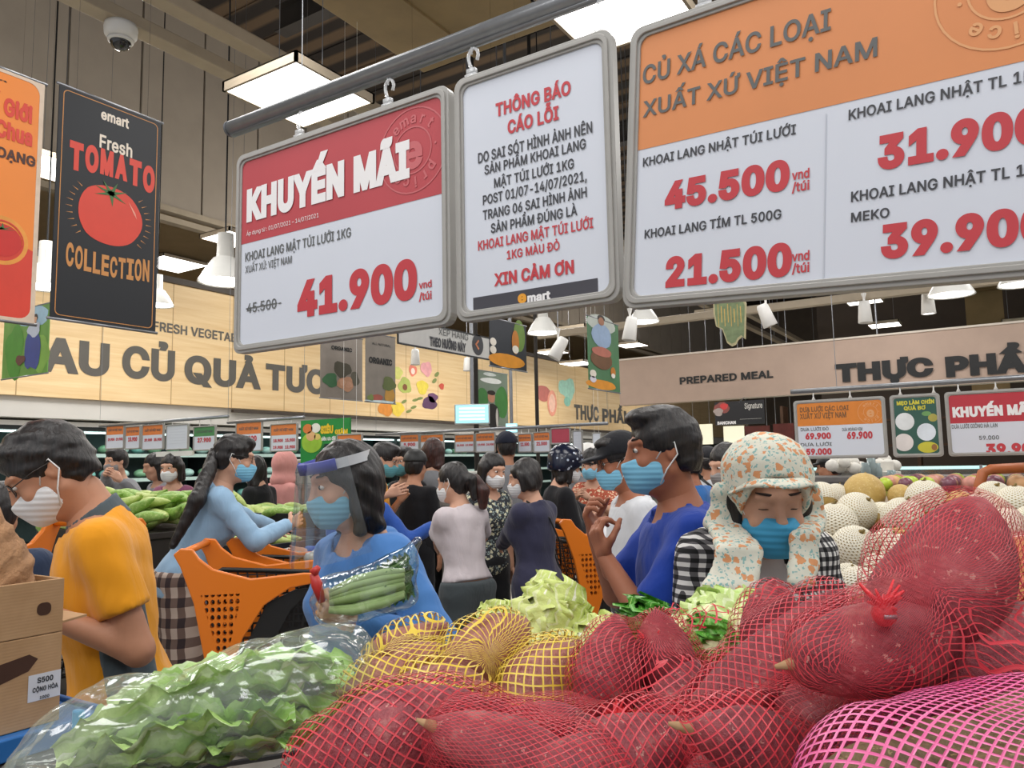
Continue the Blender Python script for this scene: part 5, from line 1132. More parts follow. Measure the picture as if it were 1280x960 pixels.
def leaf(mb_uv, p0, fwd, up, L, W, curl=.3, ruf=.012, cup=.25, seed=0, wrap=0., nu=18, nv=42, freq=5, rw_=.004):
    """one leaf: p0 stem, fwd growth direction, up its upper side"""
    rnd = random.Random(seed); ph = rnd.random() * 6.28; fwd = Vector(fwd).normalized(); up = (Vector(up) - fwd * Vector(up).dot(fwd)).normalized(); sd = fwd.cross(up)
    vs, uv = mb_uv; rows = []
    for i in range(nv + 1):
        q = i / nv; w_ = W * (.22 + .78 * math.sin(math.pi * min(1, .08 + q * .80)) ** .9) * (1 if q < .9 else 1 - (q - .9) * 4); a = curl * q * q
        c = p0 + fwd * (L * q * math.cos(a * .8)) + up * (L * q * math.sin(a) * -1 * .8)
        row = []
        for j in range(nu + 1):
            x = 2 * j / nu - 1; e = abs(x) ** 2 * (.3 + q); th = x * (wrap if wrap else .001)
            if wrap: p = c + sd * (w_ / 2 * math.sin(th) / max(math.sin(min(wrap, 1.57)), .3)) - up * (w_ * .5 * (1 - math.cos(th)))
            else: p = c + sd * w_ / 2 * x - up * (cup * w_ * x * x * -1)
            g_ = 3 * (x > 0); p = p + up * (ruf * e * (.6 * math.sin(freq * q * 6.28 + ph + g_) + .4 * math.sin(freq * 2.3 * q * 6.28 + 2 * ph + g_))) + sd * (ruf * .6 * e * math.sin(freq * 1.6 * q * 6.28 + ph)) + up * (rw_ * noise.noise(p * 55) + rw_ * .5 * noise.noise(p * 120)); row.append((p, (x, q)))
        rows.append(row)
    return rows
def leaf_mesh(leaves, name='leaf'):
    vs = []; fs = []; uv = []
    for rows in leaves:
        o = len(vs); m = len(rows[0])
        for r_ in rows:
            for p, t_ in r_: vs.append(p); uv.append(t_)
        for i in range(len(rows) - 1):
            for j in range(m - 1): fs.append((o + i * m + j, o + i * m + j + 1, o + (i + 1) * m + j + 1, o + (i + 1) * m + j))
    me = bpy.data.meshes.new(name); me.from_pydata([tuple(p) for p in vs], [], fs); L_ = me.uv_layers.new(name='leaf')
    for lp in me.loops: L_.data[lp.index].uv = uv[lp.vertex_index]
    return me
def head_veg(name, label, cat, c, ax, L, r, m, n=14, ruf=.012, seed=0, core=None):
    """overlapping wrapped leaves around a core, growing along ax"""
    th = Thing(name, label, cat, c - UP * r); ax = Vector(ax).normalized(); s1 = ax.cross(Vector((.1, .3, 1))).normalized(); s2 = ax.cross(s1); rnd = random.Random(seed)
    th.part('heart', MB().ell(c, (r * .8, r * .8, L * .46), Matrix((s1, s2, ax)).transposed(), 14, 10), core or mat('pale_vegetable_heart', '#dfe0b0', .5, .1, 40), True)
    for i in range(n):
        a = i * 2.4 + rnd.random() * .4; u = s1 * math.cos(a) + s2 * math.sin(a); k = .78 + .22 * (i / n)
        th.part('leaf', leaf_mesh([leaf((0, 0), c - ax * L * .48 + u * r * .45, ax + u * (.12 + .12 * i / n), u, L * (.86 + .14 * rnd.random()), r * 1.9 * k, .05 + .2 * rnd.random(), ruf, 0, seed * 40 + i, 1.0)]), m, True)
    return th
head_veg('napa_cabbage', 'pale napa cabbage with frilled edges behind the largest yellow net bag', 'cabbage', at(668, 812, 1.12), dirpx(0, 0, 0, 62, 20), .20, .060, NAPA, 14, .009, 1)
head_veg('napa_cabbage', 'small napa cabbage leaning out beside the red tailed bag', 'cabbage', at(716, 832, 1.1), dirpx(0, 0, 0, 40, 20), .17, .05, NAPA, 12, .009, 2)
head_veg('napa_cabbage', 'napa cabbage peeping out left of the first pale cabbage', 'cabbage', at(616, 826, 1.16), dirpx(0, 0, 0, 80, 20), .17, .04, NAPA, 10, .009, 3)
head_veg('cabbage', 'white-hearted green cabbage before the gingham shirt', 'cabbage', at(893, 802, .98), dirpx(0, 0, 0, 24, 40), .19, .058, leaf_mat('pale_cabbage_leaf', '#a8c860', '#dde6ae', '#f3f3e2'), 12, .010, 4)
head_veg('curly_lettuce', 'curly green lettuce left of the red net tail', 'lettuce', at(806, 800, 1.12), dirpx(0, 0, 0, 75, 0), .11, .04, GRN, 14, .024, 5)
head_veg('curly_lettuce', 'curly green lettuce tuft under the white-hearted cabbage', 'lettuce', at(880, 820, .86), dirpx(0, 0, 0, 250, 0), .09, .036, GRN, 14, .02, 6)
# the bag of lettuce at the left front
LC = at(252, 890, .84); la = dirpx(0, 0, 0, 14, 6); lu = UP; ls = la.cross(UP).normalized()
th = Thing('bagged_lettuce', 'long clear bag of green romaine lettuce lying at the left front corner', 'bag of lettuce', LC - UP * .07)
rnd = random.Random(4)
for i in range(26):
    o = ls * rnd.uniform(-.06, .05) + UP * rnd.uniform(-.035, .012); lv = leaf((0, 0), LC - la * rnd.uniform(.09, .14) + o, la + ls * rnd.uniform(-.12, .12) + UP * rnd.uniform(-.04, .06), UP + ls * rnd.uniform(-.7, .7), rnd.uniform(.20, .27), rnd.uniform(.06, .085), rnd.uniform(.05, .2), .006, .25, i, rw_=.013)
    th.part('lettuce_leaf', leaf_mesh([lv]), ROM, True)
f = Field(LC - Vector((.3, .3, .15)), LC + Vector((.3, .3, .16)), .007)
for q, r0, r1 in ((-.12, .045, .048), (0, .046, .048), (.09, .050, .046)): f.cap(LC + la * q - ls * .03, LC + la * (q + .05) - ls * .03, r0, r1, .03); f.cap(LC + la * q + ls * .03, LC + la * (q + .05) + ls * .03, r0 * .95, r1 * .95, .03)
for o in (-.05, 0, .05): f.cap(LC - la * .1 + ls * o * .6, LC - la * .21 + ls * o - UP * .005, .04, .004, .03)
f.noise(.0045, 34, 3); f.noise(.002, 90, 5)
th.part('clear_bag', np_mesh([f.mesh()], 'clear_bag'), BAGF2, True)
th.part('blue_tape', MB().box((-.006, -.004, -.010), (.006, .004, .010), Matrix.Translation(at(98, 900, .80))), mat('blue_tape', '#4f9fd6', .3, .05), bevel=.002)
# display table under it all
def stand(name, label, x0, y0, x1, y1, z, m, skirt=.12):
    th = Thing(name, label, 'display stand', ((x0 + x1) / 2, (y0 + y1) / 2, 0)); th.part('top', MB().box((x0, y0, z - .04), (x1, y1, z)), m, bevel=.004)
    th.part('front_panel', MB().box((x0 + .02, y0 + .02, .1), (x1 - .02, y0 + .04, z - .04)), m); th.part('back_panel', MB().box((x0 + .02, y1 - .04, .1), (x1 - .02, y1 - .02, z - .04)), m)
    th.part('side_panel', MB().box((x0 + .02, y0 + .04, .1), (x0 + .04, y1 - .04, z - .04)), m); th.part('side_panel', MB().box((x1 - .04, y0 + .04, .1), (x1 - .02, y1 - .04, z - .04)), m)
    th.part('plinth', MB().box((x0 + .05, y0 + .05, 0), (x1 - .05, y1 - .05, .1)), black_m); return th
dk_stand = mat('dark_stand_laminate', '#2b2522', .5, .15, 6)
stand('vegetable_stand', 'dark display stand under the net bags of sweet potatoes', -1.0, .22, .5, 1.22, 1.04, dk_stand)
# ---------------------------------------------------------------- cardboard boxes with crumpled paper
kraft, t = nmat('corrugated_kraft'); v = t.coord('Object'); wv = t.n('ShaderNodeTexWave', bands_direction='Z'); wv.inputs['Scale'].default_value = 60; wv.inputs['Distortion'].default_value = .4; t.t.links.new(v, wv.inputs['Vector']); n_ = t.noise(v, 12, 3)
t.setc(t.ramp(n_.outputs[0], [(.3, hexc('#b08a62')), (.7, hexc('#c29c74'))])); t.b.inputs['Roughness'].default_value = .85; t.bump(wv.outputs[1], .08, .001)
ppr = mat('crumpled_kraft_paper', '#b68a63', .8, .12, 16, bump=.8, bs=22, bd=.02)
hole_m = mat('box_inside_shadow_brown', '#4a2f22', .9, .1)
def carton(name, label, x0, y0, x1, y1, z0, z1, flaps=True):
    th = Thing(name, label, 'box', ((x0 + x1) / 2, (y0 + y1) / 2, z0)); t_ = .006
    for nm, lo, hi in (('side_panel', (x1 - t_, y0, z0), (x1, y1, z1)), ('side_panel', (x0, y0, z0), (x0 + t_, y1, z1)), ('end_panel', (x0 + t_, y0, z0), (x1 - t_, y0 + t_, z1)), ('end_panel', (x0 + t_, y1 - t_, z0), (x1 - t_, y1, z1)), ('bottom', (x0 + t_, y0 + t_, z0), (x1 - t_, y1 - t_, z0 + t_))):
        o = th.part(nm, MB().box(lo, hi), kraft, bevel=.0015)
        if nm == 'side_panel' and lo[0] > (x0 + x1) / 2: th.front = o
    return th
bx = carton('cardboard_box', 'lower cardboard box with a white size label at the left edge', -1.86, .36, -1.45, .765, 1.066, 1.218); PB = planeX(-1.45)
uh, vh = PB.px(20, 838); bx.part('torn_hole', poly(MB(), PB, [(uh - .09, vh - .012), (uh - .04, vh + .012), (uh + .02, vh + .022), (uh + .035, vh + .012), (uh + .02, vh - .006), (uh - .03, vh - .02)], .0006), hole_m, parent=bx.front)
l0 = PB.px(34, 879); l1 = PB.px(76, 836); lab = bx.part('paper_label', quad(MB(), PB, l0[0], l0[1], l1[0], l1[1], .0008), mat('label_white', '#d9d9de', .6, .03))
for s_, px0, py0, px1, py1, tp in (('S500', 46, 855, 66, 849, 848), ('CỘNG HÒA', 40, 867, 72, 858, 861), ('1000', 49, 874, 61, 871, 870)): bx.part('label_text', txt(MB(), PB, s_, (px0, py0), (px1, py1), tp, .03, .0014), blk_t, parent=lab)
bx2 = carton('cardboard_box', 'upper cardboard box with a round hand hole holding crumpled paper', -1.86, .36, -1.45, .765, 1.219, 1.312)
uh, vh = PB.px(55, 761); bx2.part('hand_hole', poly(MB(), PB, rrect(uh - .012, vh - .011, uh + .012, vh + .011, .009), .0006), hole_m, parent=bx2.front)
bx2.part('flap', MB().box((0, 0, 0), (.3, .07, .004), Matrix.Translation(Vector((-1.8, .766, 1.221))) @ Matrix.Rotation(R(6), 4, 'X')), kraft)
f = Field((-1.9, .3, 1.2), (-1.4, .8, 1.5), .009); f.ell((-1.62, .60, 1.31), (.15, .13, .08), .02); f.ell((-1.56, .64, 1.37), (.07, .07, .075), .03); f.ell((-1.52, .67, 1.31), (.05, .07, .06), .03); f.noise(.016, 28, 7); f.noise(.006, 80, 8); f.cut((0, 0, 1.235), (0, 0, -1)); f.cut((-1.458, 0, 0), (1, 0, 0)); f.cut((0, .756, 0), (0, 1, 0)); f.cut((0, .37, 0), (0, -1, 0)); f.cut((-1.85, 0, 0), (-1, 0, 0))
single('crumpled_paper', 'crumpled brown wrapping paper bulging out of the upper cardboard box', 'paper', np_mesh([f.mesh()], 'crumpled_paper', None, 0), ppr)
single('blue_tray', 'flat blue plastic tray under the lower cardboard box', 'tray', MB().box((-1.9, .3, 1.036), (-1.41, .83, 1.065)).box((-1.41, .3, 1.036), (-1.40, .83, 1.073)).box((-1.9, .83, 1.036), (-1.40, .84, 1.073)), mat('blue_plastic', '#2f6fb4', .4, .05), bevel=.003)
stand('work_table', 'dark work table carrying the cardboard boxes and blue tray', -1.95, .2, -1.36, .86, 1.034, dk_stand)
# ---------------------------------------------------------------- bag of greens and red tie held by the visor wearer
GC = at(458, 740, 1.83); ga = dirpx(0, 0, 0, 12, 5); th = Thing('bagged_greens', 'clear bag of long green vegetables held against the sky blue jacket', 'bag of vegetables', GC - UP * .05); rnd = random.Random(9)
gs = ga.cross(UP).normalized()
GS = mat('green_stem', '#b4c98a', .45, .12, 20)
for i in range(13):
    o = gs * rnd.uniform(-.02, .02) + UP * rnd.uniform(-.04, .04); th.part('stalk', MB().tube([GC - ga * .085 + o * .6, GC - ga * .03 + o, GC + ga * .04 + o, GC + ga * .09 + o * .8], [.006, .010, .010, .006], 8), GS, True)
for i in range(6): th.part('leaf', leaf_mesh([leaf((0, 0), GC + ga * .0 + gs * rnd.uniform(-.03, .0) + UP * rnd.uniform(-.03, .03), ga + UP * rnd.uniform(-.2, .3), -FWD + UP * rnd.uniform(-.5, .8), .11, .05, .2, .008, .2, 70 + i)]), SPIN, True)
f = Field(GC - Vector((.25,) * 3), GC + Vector((.25,) * 3), .007)
for z in (-.025, .025): f.cap(GC - ga * .085 + UP * z, GC + ga * .08 + UP * z, .034, .040, .03)
f.cap(GC + ga * .06 + UP * .03, GC + ga * .12 + UP * .085, .035, .012, .03); f.cap(GC - ga * .07, GC - ga * .125 + UP * .01, .03, .008, .03); f.noise(.004, 40, 2); th.part('clear_bag', np_mesh([f.mesh()], 'clear_bag'), BAGF, True)
rp = at(396, 742, 1.80); mb = MB(); mb.tube([rp + UP * .045 - RGT * .008, rp + UP * .02, rp - UP * .02 + RGT * .012], [.009, .013, .008], 10); mb.tube([rp + UP * .045 - RGT * .008, rp + UP * .06 + RGT * .004], [.012, .006], 10); single('red_bag_tie', 'small red wrapped packet gripped in the hand of the visor wearer', 'packet', mb, mat('red_wrapper', '#c0342f', .35, .1, 40), smooth=True)
# ---------------------------------------------------------------- shopping trolleys
ORG = nmat('orange_trolley_plastic'); t = ORG[1]; v = t.coord('Object'); sp = t.n('ShaderNodeSeparateXYZ'); t.t.links.new(v, sp.inputs[0])
fx = t.math('SUBTRACT', t.math('FRACT', t.math('MULTIPLY', sp.outputs[0], 38.0)), .5); fz = t.math('SUBTRACT', t.math('FRACT', t.math('MULTIPLY', sp.outputs[2], 30.0)), .5)
rr = t.math('ADD', t.math('POWER', fx, 2.0), t.math('POWER', fz, 2.0)); hole = t.math('LESS_THAN', rr, .12)
inx = t.math('MULTIPLY', t.math('GREATER_THAN', t.math('SUBTRACT', sp.outputs[0], t.math('MULTIPLY', t.math('SUBTRACT', .9, sp.outputs[2]), .30)), .135), t.math('LESS_THAN', t.math('ADD', sp.outputs[0], t.math('MULTIPLY', t.math('SUBTRACT', .9, sp.outputs[2]), .22)), .285)); inz = t.math('MULTIPLY', t.math('GREATER_THAN', sp.outputs[2], .70), t.math('LESS_THAN', sp.outputs[2], .95))
t.t.links.new(t.math('SUBTRACT', 1.0, t.math('MULTIPLY', hole, t.math('MULTIPLY', inx, inz))), t.b.inputs['Alpha']); t.b.inputs['Base Color'].default_value = hexc('#e2791c'); t.b.inputs['Roughness'].default_value = .35; ORG = ORG[0]
MESHB, t = nmat('black_basket_mesh'); v = t.coord('Object'); sp = t.n('ShaderNodeSeparateXYZ'); t.t.links.new(v, sp.inputs[0])
ab = lambda s_, k: t.math('LESS_THAN', t.math('FRACT', t.math('MULTIPLY', s_, k)), .2)
t.t.links.new(t.math('MAXIMUM', ab(t.math('ADD', sp.outputs[0], sp.outputs[1]), 22.0), ab(sp.outputs[2], 30.0)), t.b.inputs['Alpha']); t.b.inputs['Base Color'].default_value = hexc('#1a1a1c'); t.b.inputs['Roughness'].default_value = .4
ORGP = mat('orange_plastic', '#e2791c', .35, .05, 10); TYRE = mat('grey_tyre', '#6a5c40', .6, .1)
def cart(label, px, py, d, heading, sc=1., mir=-1):
    """the pixel marks the handle end of the near side frame; heading = direction of travel measured from the view direction"""
    rz_ = cyaw(heading) + R(90); p = at(px, py, d); M0 = Matrix.Rotation(rz_, 4, 'Z'); nearside = mir * .25; off = M0 @ Vector((.03, nearside, 0)); zs = p.z / 1.06
    base = Vector((p.x - off.x, p.y - off.y, 0)); th = Thing('shopping_trolley', label, 'shopping trolley', base, rz_); M = th.M @ Matrix.Scale(zs, 4, (0, 0, 1))
    P2 = [(.0, 1.05), (.03, 1.075), (.08, 1.07), (.11, 1.03), (.17, .985), (.33, .94), (.56, .955), (.66, .95), (.66, .92), (.50, .895), (.39, .83), (.30, .70), (.235, .54), (.19, .43), (.17, .44), (.145, .60), (.09, .85), (.03, 1.0)]
    for y in (-.25, .25):
        mb = MB(); mb.prism(P2, Vector((0, y - .012, 0)), Vector((1, 0, 0)), Vector((0, 0, 1)), -.0, -.024); mb.v = [M @ q for q in mb.v]; th.part('side_frame', mb, ORG, bevel=.006)
    tb = lambda pts, r, n=8: MB().tube([M @ Vector(q) for q in pts], r, n)
    th.part('handle_bar', tb([(.04, -.26, 1.055), (.04, .26, 1.055)], .017, 12), ORGP, True)
    # basket
    A = [(.12, -.22, .93), (.95, -.20, .88), (.95, .20, .88), (.12, .22, .93)]; B = [(.24, -.17, .52), (.88, -.15, .55), (.88, .15, .55), (.24, .17, .52)]
    mb = MB(); mb.add([M @ Vector(q) for q in A + B], [(0, 1, 5, 4), (1, 2, 6, 5), (2, 3, 7, 6), (3, 0, 4, 7), (4, 5, 6, 7)]); bk = th.part('basket', mb, MESHB)
    mb = MB(); mb.tube([M @ Vector(q) for q in A + A[:1]], .012, 8); mb.tube([M @ Vector(q) for q in B + B[:1]], .008, 8)
    for a_, b_ in zip(A, B): mb.tube([M @ Vector(a_), M @ Vector(b_)], .009, 8)
    th.part('basket_rim', mb, black_m, True, parent=bk)
    mb = MB(); mb.prism([(.40, .835), (.52, .885), (.60, .89), (.50, .80), (.42, .66), (.40, .53), (.24, .50), (.31, .67)], Vector((0, -.235 if mir < 0 else .225, 0)), Vector((1, 0, 0)), Vector((0, 0, 1)), 0, -.01); mb.v = [M @ q for q in mb.v]; th.part('basket_side_panel', mb, black_m, parent=bk)
    mb = MB()
    for y in (-.2, .2): mb.tube([M @ Vector(q) for q in ((.18, y, .46), (.08, y, .18), (.75, y * .9, .22), (.85, y * .8, .55))], .014, 8)
    th.part('chassis', mb, black_m, True)
    for x, y in ((.1, -.2), (.1, .2), (.74, -.18), (.74, .18)):
        W_ = Matrix.Translation(th.M @ Vector((x, y, .065))) @ Matrix.Rotation(rz_, 4, 'Z') @ Matrix.Rotation(R(90), 4, 'X'); wl = th.part('wheel', MB().lathe([(.001, -.014), (.055, -.016), (.064, -.01), (.064, .01), (.055, .016), (.001, .014)], W_, 18), TYRE, True)
        th.part('caster_fork', tb([(x, y, .07), (x, y + .02, .13), (x, y, .2)], .01, 6), black_m, True, parent=wl)
    return th, M
c1, M1 = cart('orange shopping trolley in front of the plaid trousers', 226, 690, 3.5, -80)
c2, M2 = cart('orange shopping trolley beyond the front one, by the gourd crate', 290, 676, 4.2, -80)
c3, M3 = cart('orange shopping trolley behind the yellow polo shoulder', 176, 652, 3.75, 165, 1, 1)
c4, M4 = cart('orange shopping trolley pushed by the spotted helmet wearer', 704, 652, 4.75, -72)
# contents : dark packs and white packets lying in the front trolleys
pk_w = mat('white_packet', '#c9ccc8', .4, .1, 8); pk_g = mat('green_packet', '#3f7a4a', .4, .15, 8)
rnd = random.Random(3)
def pillow(c, rx, ry, rz_, M3=None, seed=0):
    return MB().ell(c, (rx, ry, rz_), M3, 12, 8)
for n_, (M_, lab) in enumerate(((M1, 'front orange trolley'), (M3, 'trolley behind the yellow polo'))):
    for i in range(7):
        c = M_ @ Vector((.32 + .08 * i, rnd.uniform(-.09, .09), .58 + .05 * (i % 2))); single('food_packet', 'small packet lying in the basket of the ' + lab, 'packet', pillow(c, .05, .04, .03), pk_g if i % 3 == 2 else pk_w, group='packets in the ' + lab, smooth=True)
c = M4 @ Vector((.45, 0, .93)); f = Field(c - Vector((.2,) * 3), c + Vector((.2,) * 3), .012); f.ell(c, (.11, .1, .09), .02); f.noise(.012, 30, 4); single('white_carrier_bag', 'white carrier bag in the trolley of the spotted helmet wearer', 'bag', np_mesh([f.mesh()], 'bag'), mat('white_plastic_bag', '#dcdde0', .3, .05, bump=.4, bs=20))
# ---------------------------------------------------------------- gourds and cucumbers
def gmat(name, a, b): return tuber_mat(name, a, b, '#d3dd9a')
GA = gmat('pale_green_gourd_skin', '#9fb75a', '#bccb78'); GB = gmat('green_gourd_skin', '#6f9a3c', '#8fb352')
def gourd(name, label, c, ax, L, r, m, group, seed):
    return single(name, label, 'gourd', potato((0, 0, 0), ax, L, r, seed, .12), m, group, smooth=True)
protos = [gourd('long_gourd', 'x', None, (1, .1 * i, .15), .3, .038, GA if i % 2 else GB, 'x', i) for i in range(4)]
def pile(ctr, nx, ny, dx, dy, slope, label, group, seed, ang=0, levels=2, first=[True] * 4):
    rnd = random.Random(seed)
    for l in range(levels):
        for i in range(nx):
            for j in range(ny - 2 * l if l > 1 else ny - l):
                k = rnd.randrange(4); p = Vector((ctr[0] + (i - nx / 2 + .5 * (l % 2)) * dx, ctr[1] + (j - ny / 2 + .5 * l) * dy, ctr[2] + slope * (j - ny / 2) * dy + l * .07))
                o = protos[k]; c = o if first[k] else o.copy()
                if not first[k]: C.objects.link(c)
                first[k] = False; c.location = p; c.rotation_euler = (rnd.uniform(-3, 3), rnd.uniform(-.04, .04), ang + rnd.uniform(-.12, .12)); c['label'] = label; c['group'] = group; c['category'] = 'gourd'
crate_m = mat('black_crate_plastic', '#1d1e20', .45, .1)
def crate(label, x0, y0, x1, y1, z0, h, m=crate_m):
    th = Thing('produce_crate', label, 'crate', ((x0 + x1) / 2, (y0 + y1) / 2, z0)); t_ = .012
    th.part('base', MB().box((x0, y0, z0), (x1, y1, z0 + .01)), m)
    for lo, hi in (((x0, y0, z0 + .01), (x1, y0 + t_, z0 + h)), ((x0, y1 - t_, z0 + .01), (x1, y1, z0 + h)), ((x0, y0 + t_, z0 + .01), (x0 + t_, y1 - t_, z0 + h)), ((x1 - t_, y0 + t_, z0 + .01), (x1, y1 - t_, z0 + h))): th.part('side', MB().box(lo, hi), m, bevel=.003)
g1 = at(192, 632, 5.4); g2 = at(345, 632, 6.4); g3 = at(306, 668, 5.3)
stand('gourd_stand', 'dark display stand under the pale gourds behind the yellow polo', g1.x - .7, g1.y - .42, g1.x + .55, g1.y + .45, g1.z - .14, dk_stand)
stand('gourd_stand', 'dark display stand under the gourd crates beyond the light blue hoodie', g3.x - .50, g3.y - .36, g3.x + 1.0, g3.y + .30, g3.z - .16, dk_stand)
pile((g1.x, g1.y, g1.z - .06), 4, 9, .315, .086, .16, 'pale green gourd in the pile behind the yellow polo shoulder', 'gourds in the pile behind the yellow polo', 5, 0, 3)
crate('black crate of gourds under the reaching hoodie sleeve', g3.x - .48, g3.y - .34, g3.x + .5, g3.y + .28, g3.z - .159, .13)
pile((g3.x, g3.y - .03, g3.z - .105), 3, 7, .315, .082, .0, 'green gourd in the crate under the reaching hoodie sleeve', 'gourds in the crate under the hoodie sleeve', 6, 0, 2)
stand('gourd_stand', 'dark display stand farthest among the gourds, before the pink hood', g2.x - .6, g2.y - .36, g2.x + .62, g2.y + .42, g2.z - .16, dk_stand)
crate('black crate of gourds before the pink hood', g2.x - .56, g2.y - .32, g2.x + .58, g2.y + .36, g2.z - .155, .12)
pile((g2.x, g2.y, g2.z - .105), 3, 8, .33, .082, .0, 'green gourd in the crate before the pink hood', 'gourds in the crate before the pink hood', 7, 0, 2)
# ---------------------------------------------------------------- scales
def scale(label, px, py, d):
    p = at(px, py, d); th = Thing('weighing_scale', label, 'scale', (p.x, p.y, p.z - .16), YAW); M = th.M; bm_ = mat('beige_scale_case', '#c9c8bf', .4, .04)
    th.part('case', MB().box((-.19, -.16, 0), (.19, .16, .10), M), bm_, bevel=.012); th.part('display_housing', MB().box((-.19, .06, .10), (.19, .13, .24), M), bm_, bevel=.01); th.part('pan', MB().box((-.18, -.15, .105), (.18, .05, .12), M), steel_m, bevel=.004)
    pl = Plane(M @ Vector((0, .0595, .17)), RGT, UP); th.part('display_bezel', quad(MB(), pl, -.17, -.05, .17, .05, .001), mat('grey_bezel', '#8f9490', .4, .03))
    th.part('blue_display', quad(MB(), pl, -.10, -.025, .12, .03, .003), mat('blue_lcd', '#3a4ad0', .3, 0, em=.9)); th.part('ticket_slot', quad(MB(), pl, -.16, -.03, -.12, .02, .003), black_m)
    st = stand('counter', 'pale counter carrying the ' + label, p.x - .25, p.y - .18, p.x + .25, p.y + .18, p.z - .162, mat('pale_counter_laminate', '#a8a098', .4, .06)); return th
scale('beige weighing scale with a blue display left of the visor wearer', 384, 584, 7.6); scale('beige weighing scale with a blue display behind the ponytail wearer', 594, 601, 6.5)
# crumpled clear bags beside the gourd crate
for i, (dx_, lb) in enumerate(((.62, 'crumpled clear bag beside the gourd crate under the reaching hands'), (.86, 'crumpled clear bag at the end of the gourd stand beside the blue work shirt'))):
    c = Vector((g3.x + dx_, g3.y - .15, g3.z - .105)); f = Field(c - Vector((.15,) * 3), c + Vector((.15,) * 3), .012); f.ell(c, (.08, .09, .055), .02); f.noise(.010, 40, i + 3); single('vegetable_bag', lb, 'bag', np_mesh([f.mesh()], 'bag'), mat('milky_plastic', '#a3a49e', .25, .1, 14, bump=.5, bs=18))
# ---------------------------------------------------------------- melons
MEL = tuber_mat('tan_melon_rind', '#b08f48', '#bf9f58', '#d3bb84')
FOAM, t = nmat('white_foam_net'); v = t.coord('UV'); uv = t.n('ShaderNodeUVMap'); uv.uv_map = 'net'; sp = t.n('ShaderNodeSeparateXYZ'); t.l(uv, 0, sp, 0)
la_ = t.math('ABSOLUTE', t.math('SUBTRACT', t.math('FRACT', t.math('ADD', sp.outputs[0], sp.outputs[1])), .5)); lb_ = t.math('ABSOLUTE', t.math('SUBTRACT', t.math('FRACT', t.math('SUBTRACT', sp.outputs[0], sp.outputs[1])), .5))
t.t.links.new(t.math('MAXIMUM', t.math('LESS_THAN', la_, .30), t.math('LESS_THAN', lb_, .30)), t.b.inputs['Alpha']); t.b.inputs['Base Color'].default_value = hexc('#e6dfca'); t.b.inputs['Roughness'].default_value = .8; t.bump(t.math('MINIMUM', la_, lb_), .6, .006)
def foam_mesh(r, th0=R(8), th1=R(112)):
    vs = []; fs = []; uv = []; nu, nv = 36, 22
    for j in range(nv + 1):
        th = th0 + (th1 - th0) * j / nv
        for i in range(nu + 1): ph = 2 * math.pi * i / nu; vs.append((r * math.sin(th) * math.cos(ph), r * math.sin(th) * math.sin(ph), r * 1.04 * math.cos(th))); uv.append((i / nu * 18, j / nv * 13))
    for j in range(nv):
        for i in range(nu): a = j * (nu + 1) + i; fs.append((a, a + nu + 1, a + nu + 2, a + 1))
    me = bpy.data.meshes.new('foam_net'); me.from_pydata(vs, [], fs); L_ = me.uv_layers.new(name='net')
    for lp in me.loops: L_.data[lp.index].uv = uv[lp.vertex_index]
    return me
fo1 = foam_mesh(.0735); me_m = mesh_from(MB().ell((0, 0, 0), (.07, .07, .073), None, 24, 16), 'melon'); me_s = mesh_from(MB().tube([(0, 0, .07), (.002, 0, .078), (.006, 0, .085)], [.008, .004, .004], 8), 'stem')
for me_, mm in ((fo1, FOAM), (me_m, MEL), (me_s, mat('melon_stem', '#7c6a3a', .8, .1))):
    me_.materials.append(mm); me_.polygons.foreach_set('use_smooth', [True] * len(me_.polygons))
rnd = random.Random(12)
def melon(px, py, rpx, net=True, tilt=None, label=None, back=0.):
    r_ = ray(px, py); d = (.37 + .30 * 2.8) / (.30 * r_.y - r_.z) + back; p = at(px, py, d); s_ = rpx * d / 970 / .0735
    e = bpy.data.objects.new('melon', None); C.objects.link(e); e.location = p; e.scale = (s_,) * 3; az, ti = tilt or (rnd.uniform(0, 360), rnd.uniform(5, 45)); e.rotation_euler = (Matrix.Rotation(R(az), 3, 'Z') @ Matrix.Rotation(R(ti), 3, 'X')).to_euler()
    tag(e, label or 'tan melon in a white foam net heaped beside the gingham shirt', 'melon', 'melons in foam nets on the stand' if not label else None)
    for nm, me_ in (('fruit', me_m), ('stem', me_s)) + ((('foam_net', fo1),) if net else ()):
        o = bpy.data.objects.new(nm, me_); C.objects.link(o); o.parent = e
    return p
melon(1080, 617, 26, False, None, 'bare tan melon at the top of the heap'); melon(1122, 676, 16, False, None, 'small bare melon sunk between the netted melons'); melon(1200, 630, 17, False, None, 'bare melon peeping out under the grapes'); melon(1125, 620, 15, False, None, 'bare melon behind the netted melon next to the top one'); melon(1080, 728, 15, False, None, 'bare melon lowest of the heap by the checked sleeve')
for a in ((1045, 656, 26, True, (0, 10)), (1070, 640, 24, True, (60, 50)), (1027, 623, 20), (1068, 686, 28, True, (40, 40)), (1128, 648, 25), (1157, 625, 24, True, (0, 10)), (1102, 648, 20, True, (150, 50), None, .12), (1100, 712, 20, True, (0, 15)), (1108, 678, 17), (1225, 640, 22, True, (0, 10)), (1242, 624, 22), (1270, 632, 24, True, (0, 10)), (1260, 660, 24, True, (-60, 60)), (1276, 690, 20), (1045, 620, 15), (1025, 684, 20), (1140, 690, 22), (1180, 660, 22), (1215, 680, 22), (1190, 700, 22), (1240, 710, 22), (1150, 720, 22), (1290, 655, 22), (1110, 745, 20), (1060, 725, 20), (1075, 738, 28), (1128, 694, 25), (1200, 672, 22)): melon(*a)
mc = at(1150, 690, 2.85); x0, x1, ya, yb_ = mc.x - .62, mc.x + .82, 2.40, 3.72
